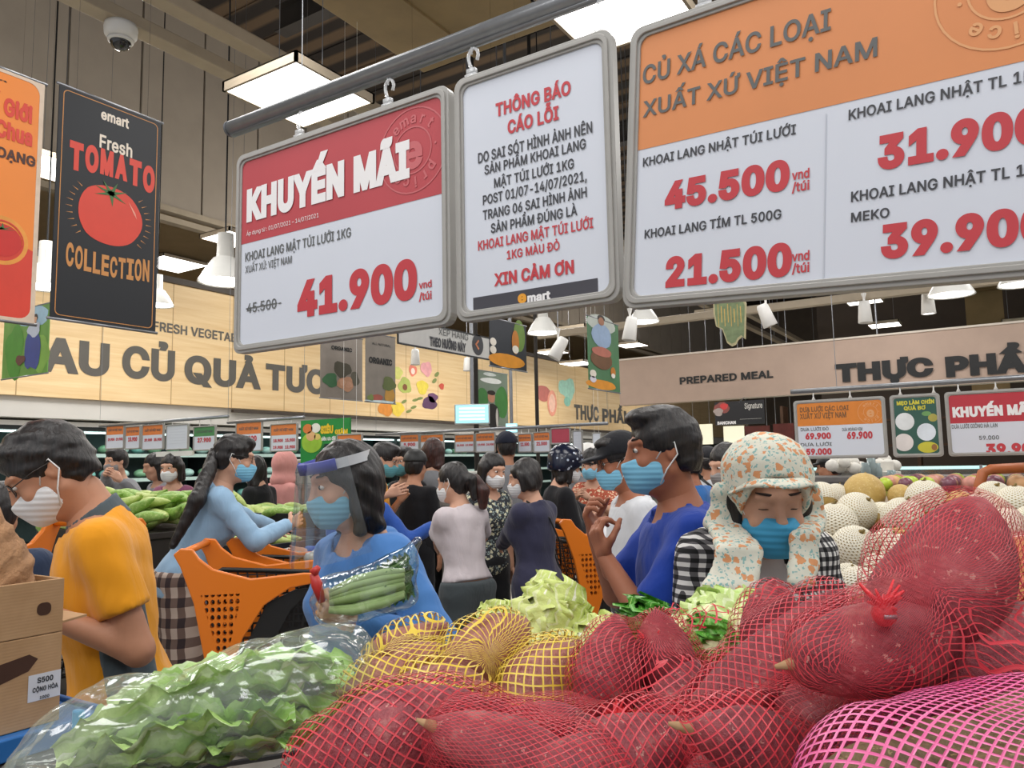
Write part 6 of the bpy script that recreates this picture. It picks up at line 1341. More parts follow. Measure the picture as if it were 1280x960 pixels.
th = stand('melon_stand', 'sloping display stand under the heap of melons behind the gingham shirt', x0, ya, x1, yb_, .92, mat('pale_stand_laminate', '#8a7a64', .5, .08))
zf = lambda y: 1.13 + .30 * (y - 2.8) - .075
mb = MB(); mb.add([(x0, ya, .92), (x1, ya, .92), (x1, yb_, .92), (x0, yb_, .92), (x0, ya, zf(ya)), (x1, ya, zf(ya)), (x1, yb_, zf(yb_)), (x0, yb_, zf(yb_))], [(0, 3, 2, 1), (4, 5, 6, 7), (0, 1, 5, 4), (1, 2, 6, 5), (2, 3, 7, 6), (3, 0, 4, 7)]); th.part('sloped_bed', mb, mat('pale_stand_laminate', '#8a7a64'))
# ---------------------------------------------------------------- grapes, packed fruit and the orange handle behind the melons
GRP = mat('purple_grape', '#7a4a58', .3, .2, 30); GRP2 = mat('pink_fruit', '#c98a7a', .4, .2, 30); LIME = mat('lime_wrap', '#b5cc3a', .35, .15, 20); APR = mat('pale_apricot', '#dfae7c', .5, .15, 20)
me_g = {}
for nm, mm in (('g', GRP), ('p', GRP2), ('l', LIME), ('a', APR)):
    m_ = mesh_from(MB().ell((0, 0, 0), (.045, .045, .042), None, 12, 8), 'fruit'); m_.materials.append(mm); m_.polygons.foreach_set('use_smooth', [True] * len(m_.polygons)); me_g[nm] = m_
rnd = random.Random(21)
fb = at(1225, 596, 4.4)
zt = fb.z - .16
for l in range(2):
    for i in range(15):
        for j in range(9):
            k = rnd.choice('ggplpa' if i < 7 else 'ppapla'); s_ = rnd.uniform(.85, 1.1); p = Vector((fb.x - .5 + i * .104 + .05 * l, fb.y - .36 + j * .104 + .05 * l, zt + .045 + l * .085))
            if l and rnd.random() < .25: continue
            o = bpy.data.objects.new('packed_fruit', me_g[k]); C.objects.link(o); o.location = p; o.scale = (s_,) * 3; tag(o, {'g': 'purple fruit', 'p': 'pink fruit', 'l': 'lime wrapped fruit', 'a': 'pale apricot fruit'}[k] + ' in the heap behind the melons', 'fruit', {'g': 'purple fruits', 'p': 'pink fruits', 'l': 'lime wrapped fruits', 'a': 'pale apricot fruits'}[k] + ' behind the melons')
stand('fruit_stand', 'display stand under the packed fruit behind the melons', fb.x - .6, fb.y - .45, fb.x + 1.1, fb.y + .6, fb.z - .16, mat('pale_stand_laminate', '#8a7a64'))
h0 = at(1222, 630, 4.0); h1 = at(1226, 590, 4.0); h2 = at(1300, 586, 4.0); single('basket_handle', 'brown-orange arched handle rising from the packed fruit', 'handle', MB().tube([h0, h0 * .4 + h1 * .6, h1 - UP * .005 + RGT * .01, h1 + RGT * .05 + UP * .012, h2 + UP * .01], .026, 12), mat('terracotta_plastic', '#a85a2a', .45, .1), smooth=True)
# ---------------------------------------------------------------- wall lettering and murals
PW = planeX(WX + .004)
let_m = mat('dark_grey_letter', '#55514a', .5, .06, 4)
def wall_letters(name, label, pl, s, px0, py0, px1, py1, top, frac=1., bold=.03, m=let_m, thick=0, d=.002):
    u0, v0 = pl.px(px0, py0); u1, v1 = pl.px(px1, py1); vt = pl.px(px0, top)[1]; u1 = u0 + (u1 - u0) * frac
    return single(name, label, 'wall lettering', txt_uv(MB(), pl, s, u0, v0, u1, vt - v0, bold, d, 0, thick), m)
wall_letters('wall_lettering', 'large dark letters RAU CỦ QUẢ TƯƠI on the pale wood wall', PW, 'RAU CỦ QUẢ TƯƠI', 62, 465, 405, 491, 421, 1., .05)
bpy.data.objects.remove(bpy.data.objects['wall_lettering'])
def words(pl, items, bold):
    mb = MB()
    for s, a, b, c, e, tp in items: txt(mb, pl, s, (a, b), (c, e), tp, bold, .004)
    return mb
single('wall_lettering', 'large dark letters RAU CỦ QUẢ TƯƠI on the pale wood wall', 'wall lettering', words(PW, (('RAU', 12, 462, 136, 470, 416), ('CỦ', 152, 472, 218, 477, 431), ('QUẢ', 230, 479, 326, 487, 443), ('TƯƠI', 332, 488, 422, 494, 455)), .036), let_m)
u0 = PW.px(191, 413); ub = PW.px(293, 425)
single('wall_lettering', 'small dark letters FRESH VEGETABLES above the large vegetable letters', 'wall lettering', txt_uv(MB(), PW, 'FRESH VEGETABLES', u0[0], u0[1], u0[0] + (ub[0] - u0[0]) * 1.26, PW.px(191, 401)[1] - u0[1], .02, .004), let_m)
single('wall_lettering', 'dark letters THỰC PHẨM at the far end of the pale wood wall', 'wall lettering', words(PW, (('THỰC', 718, 524, 749, 527, 505), ('PHẨM', 753, 527, 790, 531, 510)), .036), let_m)
PF = planeY(BY - .004)
single('fascia_lettering', 'small black letters PREPARED MEAL on the beige fascia', 'wall lettering', txt(MB(), PF, 'PREPARED MEAL', (850, 479), (967, 474), 470, .03, .012), black_m)
single('fascia_lettering', 'large black letters THỰC PHẨM on the beige fascia', 'wall lettering', txt_uv(txt(MB(), PF, 'THỰC', (1045, 477), (1168, 472), 454, .05, .02, 0), PF, 'PHẨM', PF.px(1183, 472)[0], PF.px(1183, 472)[1], PF.px(1328, 468)[0], PF.px(1183, 446)[1] - PF.px(1183, 472)[1], .05, .02), black_m)
# fruit mural : each printed fruit is part of one mural
def hexm(n, c): return mat('print_' + n, c, .5, .12, 8)
th = Thing('fruit_mural', 'printed scatter of fruit slices on the pale wood wall', 'mural', PW.p(*PW.px(440, 500)))
def blob(th, pl, name, px, py, rx, ry, m, d=.003, n=20, wob=.0, ang=0):
    u, v = pl.px(px, py); u2 = pl.px(px + rx, py)[0] - u; v2 = v - pl.px(px, py + ry)[1]; pts = []
    for k in range(n):
        a = 2 * math.pi * k / n; r_ = 1 + wob * math.sin(3 * a + px) + wob * .6 * math.sin(5 * a + py); x = math.cos(a) * r_ * u2; y = math.sin(a) * r_ * v2; ca, sa = math.cos(R(ang)), math.sin(R(ang)); pts.append((u + x * ca - y * sa * (u2 / v2 if v2 else 1) * .6, v + y * ca + x * sa * .6))
    return th.part(name, poly(MB(), pl, pts, d), m)
for nm, px, py, rx, ry, c in (('strawberry', 516, 463, 5, 7, '#e07a62'), ('radish', 533, 461, 7, 9, '#e2a0a2'), ('avocado_slice', 506, 482, 8, 10, '#a9b45a'), ('lemon', 528, 484, 7, 9, '#dfc94a'), ('berry', 552, 483, 3, 4, '#c8503c'), ('orange_half', 482, 511, 9, 9, '#d98a35'), ('lemon_half', 497, 511, 8, 9, '#e6c84a'), ('pear', 497, 466, 6, 8, '#c9c86a'), ('grapes', 537, 504, 9, 8, '#5b3a5a'), ('grapes', 541, 497, 6, 6, '#6a4468'), ('pineapple', 488, 490, 6, 9, '#caa23c')): blob(th, PW, nm, px, py, rx, ry, hexm(nm + c[1:], c), wob=.1)
blob(th, PW, 'avocado_stone', 506, 484, 3, 4, hexm('stone', '#7a4a2a'), .005); blob(th, PW, 'strawberry_core', 516, 464, 2.5, 4, hexm('core', '#f2d8c8'), .005)
for px, py, a in ((546, 468, 60), (543, 476, 60), (519, 500, 20), (525, 498, 20), (505, 502, 40), (511, 514, 30), (517, 509, 30)): blob(th, PW, 'sprig', px, py, 4, 1.6, hexm('sprig', '#7d8a4c'), .004, 10, 0, a)
th = Thing('meat_mural', 'printed pink meat slices and teal splash at the far end of the wood wall', 'mural', PW.p(*PW.px(700, 520)))
blob(th, PW, 'ham', 680, 492, 9, 10, hexm('ham', '#b9685c'), .003, wob=.1); blob(th, PW, 'meat_slice', 690, 504, 6, 17, hexm('meat', '#e79a80'), .005, ang=-18); blob(th, PW, 'meat_marbling', 690, 504, 4, 12, hexm('fat', '#efc0a8'), .006, ang=-18); blob(th, PW, 'teal_splash', 709, 486, 10, 13, hexm('splash', '#a8d8c2'), .003, wob=.15); blob(th, PW, 'teal_splash', 709, 502, 4, 6, hexm('splash2', '#8fcbb4'), .004)
# ---------------------------------------------------------------- hanging posters
def poster(name, label, pl, corners, m, thick=.006, wires=True, border=None):
    """corners: left x, right x, top-left y, bottom-left y in the photo"""
    xl, xr, yt, yb = corners; u0, v1 = pl.px(xl, yt); u1 = pl.px(xr, yt)[0]; v0 = pl.px(xl, yb)[1]
    th = Thing(name, label, 'poster', pl.p((u0 + u1) / 2, v0)); mb = MB(); mb.prism([(u0, v0), (u1, v0), (u1, v1), (u0, v1)], pl.O, pl.U, pl.V, -thick, 0); th.part('sheet', mb, m)
    if wires:
        th.part('top_rail', MB().tube([pl.p(u0 - .01, v1, -.003), pl.p(u1 + .01, v1, -.003)], .006, 8), steel_m, True)
        th.part('bottom_rail', MB().tube([pl.p(u0 - .01, v0, -.003), pl.p(u1 + .01, v0, -.003)], .006, 8), steel_m, True)
        for q in (.15, .85): p = pl.p(u0 + (u1 - u0) * q, v1); th.part('hanging_wire', MB().tube([p, Vector((p.x, p.y, 9.58))], .0007, 5), dark_m)
    th.r = (u0, v0, u1, v1); th.pl = pl; return th
PT = planeX(at(78, 250, 2.9).x)
navy = mat('poster_navy', '#0e1219', .5, .05, 4); tor = mat('poster_orange', '#ef8a33', .45, .05, 3); tred = mat('tomato_red_print', '#d8402c', .45, .05, 9); tgr = mat('tomato_leaf_print', '#3f6e38', .5, .08); gold = mat('gold_print', '#c98a4a', .5, .08); cream_t = mat('cream_print', '#e8dccb', .5, .03)
th = poster('tomato_poster', 'dark navy hanging poster with a large red tomato', PT, (75, 203, 104, 399), navy); u0, v0, u1, v1 = th.r; W_ = u1 - u0; H_ = v1 - v0; b = W_ * .035
th.part('border_line', frame_ring(MB(), PT, rrect(u0 + b, v0 + b, u1 - b, v1 - b, .02), rrect(u0 + b + .003, v0 + b + .003, u1 - b - .003, v1 - b - .003, .018), 0, .0008), gold)
line(th, 'brand_text', cream_t, PT, 'emart', (126, 151), (161, 159), 138, .03, .001)
line(th, 'script_text', cream_t, PT, 'Fresh', (124, 187), (165, 195), 170, .02, .001)
mb = MB(); n = 6; ua, va = PT.px(85, 212); ub, vb = PT.px(194, 242); vt = PT.px(85, 176)[1]
for i, ch in enumerate('TOMATO'): q = i / 6; txt_uv(mb, PT, ch, ua + (ub - ua) * (q + .008), va + .006 * math.sin(math.pi * (q + .08)) * 4, ua + (ub - ua) * (q + .155), (vt - va) * (.92 + .22 * abs(q - .42)), .05, .001)
th.part('headline_text', mb, tred)
mb = MB(); ua, va = PT.px(81, 331); ub, vb = PT.px(187, 351); vt = PT.px(81, 299)[1]
for i, ch in enumerate('COLLECTION'): q = i / 10; txt_uv(mb, PT, ch, ua + (ub - ua) * (q + .006), va - .012 * math.sin(math.pi * (q + .05)), ua + (ub - ua) * (q + .092), (vt - va) * (.84 + .2 * abs(q - .45)), .03, .001)
th.part('footer_text', mb, gold)
uc, vc = PT.px(138, 270); rx = PT.px(177, 270)[0] - uc; ry = vc - PT.px(138, 309)[1]
tm = th.part('tomato_print', poly(MB(), PT, [(uc + rx * math.cos(a) * (1 + .03 * math.cos(3 * a)), vc + ry * math.sin(a) * (1 - .06 * abs(math.cos(a * 2)))) for a in [2 * math.pi * k / 40 for k in range(40)]], .001), tred)
mb = MB()
for a in (25, 70, 120, 160, 200, 330, 275): poly(mb, PT, [(uc + .08 * rx * math.cos(R(a + 90)), vc + ry * .72 + .06 * ry * math.sin(R(a + 90))), (uc + rx * .55 * math.cos(R(a)), vc + ry * .72 + ry * .42 * math.sin(R(a))), (uc - .08 * rx * math.cos(R(a + 90)), vc + ry * .72 - .06 * ry * math.sin(R(a + 90)))], .0022)
th.part('tomato_leaves', mb, tgr, parent=tm)
th.part('tomato_highlight', poly(MB(), PT, [(uc + rx * .55, vc + ry * .62), (uc + rx * .78, vc + ry * .3), (uc + rx * .84, vc + ry * .1), (uc + rx * .72, vc + ry * .28)], .002), mat('pale_red_print', '#eba08a', .5), parent=tm)
mb = MB()
for k in list(range(-4, 5)) + list(range(14, 23)): a = R(k * 10); c_, s_ = math.cos(a), math.sin(a); poly(mb, PT, [(uc + rx * 1.15 * c_ - .002 * s_, vc + ry * 1.1 * s_ + .002 * c_), (uc + rx * 1.35 * c_, vc + ry * 1.28 * s_), (uc + rx * 1.15 * c_ + .002 * s_, vc + ry * 1.1 * s_ - .002 * c_)], .001)
th.part('ray_lines', mb, gold)
PT2 = planeX(PT.O.x + .02)
th = poster('tomato_poster', 'orange and red hanging poster with tomato cut by the left frame edge', PT2, (-62, 58, 60, 392), tor); u0, v0, u1, v1 = th.r; b = .016
vm = PT2.px(20, 300)[1]; th.part('red_lower_band', poly(MB(), PT2, [(u0 + b, v0 + b), (u1 - b, v0 + b), (u1 - b, vm - .03), ((u0 + u1) / 2, vm + .02), (u0 + b, vm)], .0008), tred)
th.part('border_frame', frame_ring(MB(), PT2, rrect(u0, v0, u1, v1, .004), rrect(u0 + b, v0 + b, u1 - b, v1 - b, .04), 0, .0014), mat('poster_pale_edge', '#d8c3ad', .5))
line(th, 'brand_text', black_m, PT2, 'emart', (-28, 90), (9, 104), 88, .03, .0016)
line(th, 'headline_text', tred, PT2, 'Thế Giới', (-40, 136), (40, 149), 112, .04, .0016); line(th, 'headline_text', tred, PT2, 'Cà Chua', (-38, 166), (40, 178), 143, .04, .0016); line(th, 'subtitle_text', mat('dark_brown_print', '#4a2a22', .5), PT2, 'ĐA DẠNG', (-36, 190), (44, 206), 176, .03, .0016)
uc, vc = PT2.px(2, 300); r_ = PT2.px(30, 300)[0] - uc; th.part('dotted_ring', ringm(MB(), PT2, uc, vc, r_ * .93, r_, .0018), tred); th.part('gold_ring', ringm(MB(), PT2, uc, vc, r_ * 1.0, r_ * 1.2, .0012), mat('poster_gold', '#e79a40', .5)); tm = th.part('tomato_print', disc(MB(), PT2, uc, vc, r_ * .9, r_ * .8, .002, 30), mat('tomato_bright_print', '#c9281f', .4, .05))
mb = MB()
for a in (10, 50, 130, 170, 90): poly(mb, PT2, [(uc - .1 * r_, vc + r_ * .5), (uc + r_ * .75 * math.cos(R(a)), vc + r_ * .55 + r_ * .3 * math.sin(R(a))), (uc + .1 * r_, vc + r_ * .55)], .003)
th.part('tomato_leaves', mb, tgr, parent=tm)
# printed person and scenery on the farmer posters
def farmer(th, x0, y0, sc, shirt, bg, extra):
    pl = th.pl; u0, v0, u1, v1 = th.r
    for nm, px, py, rx, ry, c, d in extra: blob(th, pl, nm, px, py, rx, ry, hexm(nm + c[1:], c), d, 18, .12)
P1 = planeY(at(30, 430, 6.0).y)
th = poster('field_poster', 'small poster of a person in overalls in a green field at the left edge', P1, (6, 62, 392, 474), mat('poster_field_green', '#6fa648', .5, .25, 3), wires=True)
farmer(th, 0, 0, 1, 0, 0, (('sky', 42, 396, 20, 12, '#a9d0e4', .001), ('grass', 18, 440, 11, 34, '#4f9a35', .001), ('grass', 52, 442, 9, 24, '#86b84e', .001), ('hair', 43, 398, 5, 5, '#3a2a22', .003), ('face', 43, 401, 4, 5, '#d9a888', .004), ('overalls', 41, 434, 10, 30, '#3c4f9a', .003), ('shirt', 43, 412, 8, 9, '#c9d2e0', .004), ('pail', 26, 450, 6, 6, '#6a4038', .005)))
def organic(label, px0, px1, yt, yb, d, items, bgc):
    pl = planeX(at((px0 + px1) / 2, (yt + yb) / 2, d).x); th = poster('organic_poster', label, pl, (px0, px1, yt, yb), mat('poster_' + bgc[1:], bgc, .55, .12, 5))
    for nm, px, py, rx, ry, c, dd in items: blob(th, pl, nm, px, py, rx, ry, hexm(nm + c[1:], c), dd, 18, .12)
    return th, pl
th, pl = organic('grey organic poster with eggs and greens hanging before the wood wall', 401, 453, 415, 497, 8.0, (('dark_greens', 428, 462, 11, 10, '#4a4638', .001), ('green_leaves', 413, 475, 9, 9, '#3d6a46', .002), ('dark_greens', 443, 474, 6, 9, '#5a5648', .002), ('eggs', 432, 480, 10, 9, '#b98a6c', .003), ('egg', 428, 478, 4, 4, '#c79a7c', .004), ('egg', 436, 481, 4, 4, '#c4957a', .004)), '#8a8178')
line(th, 'poster_text', black_m, pl, 'ORGANIC', (414, 438), (440, 439), 433, .04, .003)
th, pl = organic('grey organic poster with a pineapple hanging left of the fruit mural', 457, 494, 415, 502, 7.8, (('pineapple', 487, 492, 6, 12, '#b98a3c', .002), ('pineapple_leaves', 486, 480, 8, 9, '#5f6a3a', .003), ('small_fruit', 470, 497, 9, 4, '#a8584a', .003), ('small_fruit', 463, 497, 4, 4, '#7a8a4a', .004), ('pale_strip', 476, 502, 18, 1.5, '#cfe0e4', .004)), '#857d74')
line(th, 'poster_text', black_m, pl, 'ORGANIC', (461, 454), (490, 457), 446, .05, .003); line(th, 'poster_text', black_m, pl, 'ALL NATURAL', (465, 431), (488, 434), 428, .01, .003)
# arrow sign
pl = planeX(at(555, 432, 6.5).x); th = poster('direction_sign', 'white hanging sign with a round left arrow and the words THEO HƯỚNG NÀY', pl, (498, 611, 398, 428), mat('sign_off_white', '#c9c8c4', .5, .04))
u0, v0, u1, v1 = th.r; th.part('dark_edge', frame_ring(MB(), pl, rrect(u0 - .01, v0 - .012, u1 + .01, v1 + .01, .01), rrect(u0, v0, u1, v1, .01), -.008, .004), black_m)
line(th, 'direction_text', blk_t, pl, 'THEO HƯỚNG NÀY', (537, 433), (582, 440), 421, .04, .004)
line(th, 'direction_text', grey_t, pl, 'XẾP HÀNG', (548, 420), (585, 424), 412, .0, .004)
uc, vc = pl.px(597, 431); r_ = vc - pl.px(597, 444)[1]; th.part('arrow_disc', disc(MB(), pl, uc, vc, r_ * .9, r_, .004, 28), blk_t)
th.part('arrow_mark', poly(poly(MB(), pl, [(uc - r_ * .5, vc), (uc + r_ * .05, vc + r_ * .5), (uc + r_ * .2, vc + r_ * .35), (uc - r_ * .2, vc)], .006), pl, [(uc - r_ * .5, vc), (uc - r_ * .2, vc), (uc + r_ * .2, vc - r_ * .35), (uc + r_ * .05, vc - r_ * .5)], .006), mat('terracotta_print', '#c97a52', .5))
pl = planeX(at(634, 435, 6.0).x); th = poster('bottle_poster', 'dark poster with a bottle and an orange band under the notice sign', pl, (612, 657, 396, 457), mat('poster_dark_navy', '#2a2d36', .5, .1))
for nm, px, py, rx, ry, c, d in (('orange_band', 634, 451, 22, 8.5, '#dd9228', .001), ('green_grass', 649, 420, 7, 20, '#6a8a3a', .0015), ('bottle', 644, 428, 4.5, 15, '#c47a28', .003), ('bottle_label', 644, 437, 4, 5, '#ece6da', .004), ('cream_tag', 616, 427, 4, 5, '#e4ddd0', .004), ('cream_tag', 616, 437, 4, 5, '#e4ddd0', .004)): blob(th, pl, nm, px, py, rx, ry, hexm(nm + c[1:], c), d, 4 if nm == 'x' else 16, .0)
pl = planeX(at(752, 440, 6.2).x); th = poster('farmer_poster', 'green poster of a person carrying a full basket under the notice sign corner', pl, (734, 772, 394, 485), mat('poster_leaf_green', '#4a7a52', .5, .25, 3))
for nm, px, py, rx, ry, c, d in (('pale_sky', 752, 405, 17, 11, '#b5bcb4', .001), ('orange_band', 752, 481, 18, 6, '#dd9228', .001), ('shirt', 752, 420, 12, 15, '#8fa6c4', .002), ('hair', 751, 398, 4.5, 4, '#2a2420', .003), ('face', 751, 402, 3.6, 5, '#9c6a4e', .004), ('basket', 752, 449, 13, 13, '#6e4a2c', .003), ('produce', 752, 440, 12, 6, '#b46a58', .004), ('cream_tag', 741, 467, 4, 5, '#e4ddd0', .004), ('cream_tag', 741, 474, 4, 4, '#d8d4e0', .004), ('bottle', 766, 466, 3, 7, '#c47a28', .004), ('bottle_label', 766, 470, 2.5, 3, '#ece6da', .005)): blob(th, pl, nm, px, py, rx, ry, hexm(nm + c[1:], c), d, 16, .03)
pl = planeX(at(615, 497, 9.5).x); th = poster('standing_poster', 'tall grey poster of a person in black before green plants, behind the bright screen', pl, (597, 634, 462, 531), mat('poster_grey_green', '#7b8a7a', .5, .15, 3))
for nm, px, py, rx, ry, c, d in (('plants', 603, 500, 7, 16, '#3f7a3c', .001), ('plants', 627, 503, 8, 20, '#44803f', .001), ('pale_title', 614, 476, 13, 3.5, '#dfe2de', .002), ('pale_title', 612, 468, 8, 2.2, '#c9d0cc', .002), ('jacket', 616, 520, 8, 16, '#20201f', .003), ('face', 614, 497, 4.5, 6.5, '#b98468', .004), ('hair', 614, 491, 5, 3, '#241c18', .005), ('shirt_strip', 621, 522, 1.6, 12, '#c4c0b8', .005)): blob(th, pl, nm, px, py, rx, ry, hexm(nm + c[1:], c), d, 16, .03)
# gold cut-out sign
pl = planeY(at(912, 405, 7.0).y); th = Thing('gold_sign', 'gold and green cut-out sign hanging above the prepared meal fascia', 'sign', pl.p(*pl.px(912, 430)))
pts = [pl.px(x, y) for x, y in ((891, 373), (930, 372), (933, 380), (932, 424), (928, 421), (923, 425), (920, 431), (915, 433), (909, 429), (903, 412), (895, 408), (892, 392))]
mb = MB(); mb.prism(pts, pl.O, pl.U, pl.V, -.01, 0); th.part('board', mb, mat('pale_gold_board', '#b9ae84', .4, .1, 12)); pts2 = [(q[0] * .9 + pl.px(912, 400)[0] * .1, q[1] * .9 + pl.px(912, 400)[1] * .1) for q in pts]; th.part('green_face', poly(MB(), pl, pts2, .001), mat('sage_green_print', '#7a8a62', .5, .2, 20))
mb = MB()
for i, x in enumerate((897, 901, 905, 909, 913, 917, 921, 925)): a_ = pl.px(x, 380 + (i % 3) * 3); b_ = pl.px(x + 2, 408 - (i % 2) * 5); quad(mb, pl, a_[0], b_[1], b_[0], a_[1], .002)
th.part('gold_strokes', mb, mat('gold_leaf', '#d8b25a', .35, .15, 20)); p = pl.p(*pl.px(911, 373)); th.part('hanging_wire', MB().tube([p, Vector((p.x, p.y, 9.58))], .003, 5), steel_m)
for px, lb in ((902, 'thin steel rod left under the gold sign'), (1098, 'thin steel rod holding the fascia right of the low panel')):
    a_ = onY(px, 440, BY + .1); single('fascia_rod', lb, 'rod', MB().tube([(a_.x, BY + .1, fz1), (a_.x, BY + .1, 9.58)], .012, 6), steel_m)
# ---------------------------------------------------------------- small price signs over the far aisles
osm = mat('small_sign_orange', '#d97c3e', .5, .05); gsm = mat('small_sign_green', '#4c8a55', .5, .05); rsm = mat('small_sign_red', '#b9485a', .5, .05)
y7 = at(180, 540, 7.0).y; y6 = at(333, 540, 6.6).y; y74 = at(600, 550, 7.4).y
RZ = {7.0: (onY(125, 527, y7).z + onY(285, 527, y7).z) / 2, 6.6: (onY(285, 525, y6).z + onY(380, 525, y6).z) / 2, 7.4: (onY(470, 537, y74).z + onY(760, 537, y74).z) / 2}; YY = {7.0: y7, 6.6: y6, 7.4: y74}
def mini(label, x0, x1, y0, y1, d, hm, price='', frac=.42, grid=False):
    pl = planeY(YY.get(d) or at((x0 + x1) / 2, (y0 + y1) / 2, d).y); u0, v1 = pl.px(x0, (y0 + y0) / 2); u1 = pl.px(x1, y0)[0]; v0 = pl.px(x0, y1)[1]; w_ = u1 - u0; h_ = v1 - v0
    th = price_frame('small_price_sign', label, pl, u0, v0, u1, v1, .012, .012, .012, cat='sign')
    if hm: header(th, pl, u0, v0, u1, v1, v1 - h_ * frac, .012, .012, hm)
    if not grid and price and hm: th.part('headline_text', txt_uv(MB(), pl, 'XUẤT XỨ VIỆT NAM', u0 + w_ * .12, v1 - h_ * .28, u0 + w_ * .85, h_ * .09, .02, .002), grey_t)
    if price:
        for i, s in enumerate(price.split('|')):
            c_, r_ = i % 2, i // 2; n_ = len(price.split('|')); wid = .36 if n_ > 1 else .6
            th.part('price_text', txt_uv(MB(), pl, s, u0 + w_ * (.12 + .44 * c_ if n_ > 1 else .2), v1 - h_ * (frac + .24 + .24 * r_), u0 + w_ * (.12 + .44 * c_ + wid if n_ > 1 else .2 + wid), h_ * (.11 if n_ > 1 else .18), .04, .002), red_t)
    if grid:
        for k in range(6): th.part('note_line', quad(MB(), pl, u0 + w_ * .15, v1 - h_ * (.2 + .11 * k), u0 + w_ * .85, v1 - h_ * (.2 + .11 * k) + .002, .001), line_m)
    for q in (.25, .75): th.part('hook', MB().tube([pl.p(u0 + w_ * q, v1 - .005, -.006), pl.p(u0 + w_ * q, max(v1 + .01, RZ.get(d, 9.58)), -.006)], .004 if d in RZ else .0015, 5), white_m)
    return pl, v1
S_ = [('small orange price sign at the left end of the far rail', 133, 156, 531, 562, 7.0, osm, '29.900|19.900'), ('narrow orange price sign second from the left end of the far rail', 157, 176, 533, 562, 7.0, osm, '15.900'), ('small orange price sign left of the blank white board', 178, 205, 531, 563, 7.0, osm, '29.900|25.900'), ('blank white board among the small price signs', 208, 236, 531, 563, 7.0, None, '', .4, True), ('small green and white price sign left of the light blue hoodie', 242, 270, 533, 564, 7.0, gsm, '27.900'),
      ('small orange price sign above the light blue hoodie wearer', 295, 328, 528, 565, 6.6, osm, '16.900'), ('small orange price sign left of the green sale banner', 338, 372, 530, 565, 6.6, osm, '18.900|15.900|19.900|12.900')]
for a in S_: mini(*a)
S2 = [('orange sign board right of the green sale banner', 421, 453, 543, 562, 6.5, osm, '', .9), ('small orange price sign between yellow polo and white tee', 500, 524, 543, 566, 7.4, osm, '9.900'), ('small orange price sign above the ponytail, fourth on the back rail', 525, 555, 543, 566, 7.4, osm, '22.900'), ('small orange price sign left under the bright screen', 568, 593, 543, 566, 7.4, osm, '21.900|19.900'), ('small orange price sign right under the bright screen', 594, 619, 541, 566, 7.4, osm, '19.900|24.900'), ('small orange price sign right of the dark knitted cap', 647, 665, 542, 566, 7.4, osm, '11.500'), ('small orange price sign priced 21.500', 666, 688, 540, 566, 7.4, osm, '21.500'), ('small red promotion sign above the spotted helmet', 688, 713, 535, 556, 7.4, rsm, '', .9), ('tall white notice sign right of the spotted helmet', 715, 728, 538, 571, 7.4, None, '', .4, True), ('small white notice sign above the white helmet', 740, 751, 541, 560, 9.58, None, '', .4, True)]
for a in S2: mini(*a)
def zrail(label, a, b, r=.014): th = single('sign_rail', label, 'rail', MB().tube([a, b], r, 8), alu_m, smooth=True)
for lb, px0, px1, py, yy in (('thin rail carrying the far left small price signs', 125, 285, 527, y7), ('thin rail above the hoodie wearer carrying two small signs', 285, 380, 525, y6), ('long thin rail carrying the small signs under the bright screen', 470, 760, 537, y74)):
    a_ = onY(px0, py, yy); b_ = onY(px1, py, yy); b_.z = a_.z = (a_.z + b_.z) / 2; zrail(lb, a_, b_)
    for q in (a_, b_): single('rail_wire', 'thin wire holding the ' + lb.split(' carrying')[0] + (' at its near end' if q is b_ else ' at its far end'), 'wire', MB().tube([q, Vector((q.x, q.y, 9.58))], .0015, 5), steel_m)
single('white_rail', 'white price strip under the blank board', 'rail', MB().box(onY(195, 571, y7), onY(243, 563, y7 + .02)), white_m)
# green sale banner
pl = planeY(at(405, 550, 6.9).y); u0, v1 = pl.px(376, 526); u1 = pl.px(437, 526)[0]; v0 = pl.px(376, 579)[1]; vb_ = pl.px(376, 556)[1]
th = Thing('sale_banner', 'green sale banner with yellow letters SIÊU and fruit discs', 'banner', pl.p((u0 + u1) / 2, 0)); gb = mat('banner_green', '#1f8a3c', .45, .06, 5)
mb = MB(); mb.prism([(u0, v0), (u0 + .12, v0 - .02), (u0 + .3, vb_), (u1, vb_ - .0), (u1, v1), (u0, v1)], pl.O, pl.U, pl.V, -.02, 0); th.part('board', mb, gb)
line(th, 'sale_text', mat('banner_yellow', '#e8c22c', .5), pl, 'SIÊU', (401, 542), (417, 542), 532, .06, .004); line(th, 'sale_text', mat('banner_yellow', '#e8c22c', .5), pl, 'GIẢM', (419, 543), (435, 542), 537, .05, .004); line(th, 'sale_text', wht_t, pl, 'siêu ưu đãi', (402, 551), (420, 550), 546, .03, .004)
for nm, px, py, r_, c in (('lime_disc', 390, 553, 13, '#9ac43a'), ('orange_disc', 385, 536, 6, '#d97a3a'), ('white_disc', 395, 535, 6, '#e8e6dc'), ('melon_disc', 389, 545, 6, '#e0b07a'), ('melon_disc', 397, 546, 4, '#d9c06a')): blob(th, pl, nm, px, py, r_, r_, hexm(nm + c[1:], c), .003 + .001 * (r_ < 10), 22)
th.part('post', MB().tube([pl.p(u0 + .05, v0, -.02), pl.p(u0 + .05, 0, -.02)], .015, 8), steel_m)
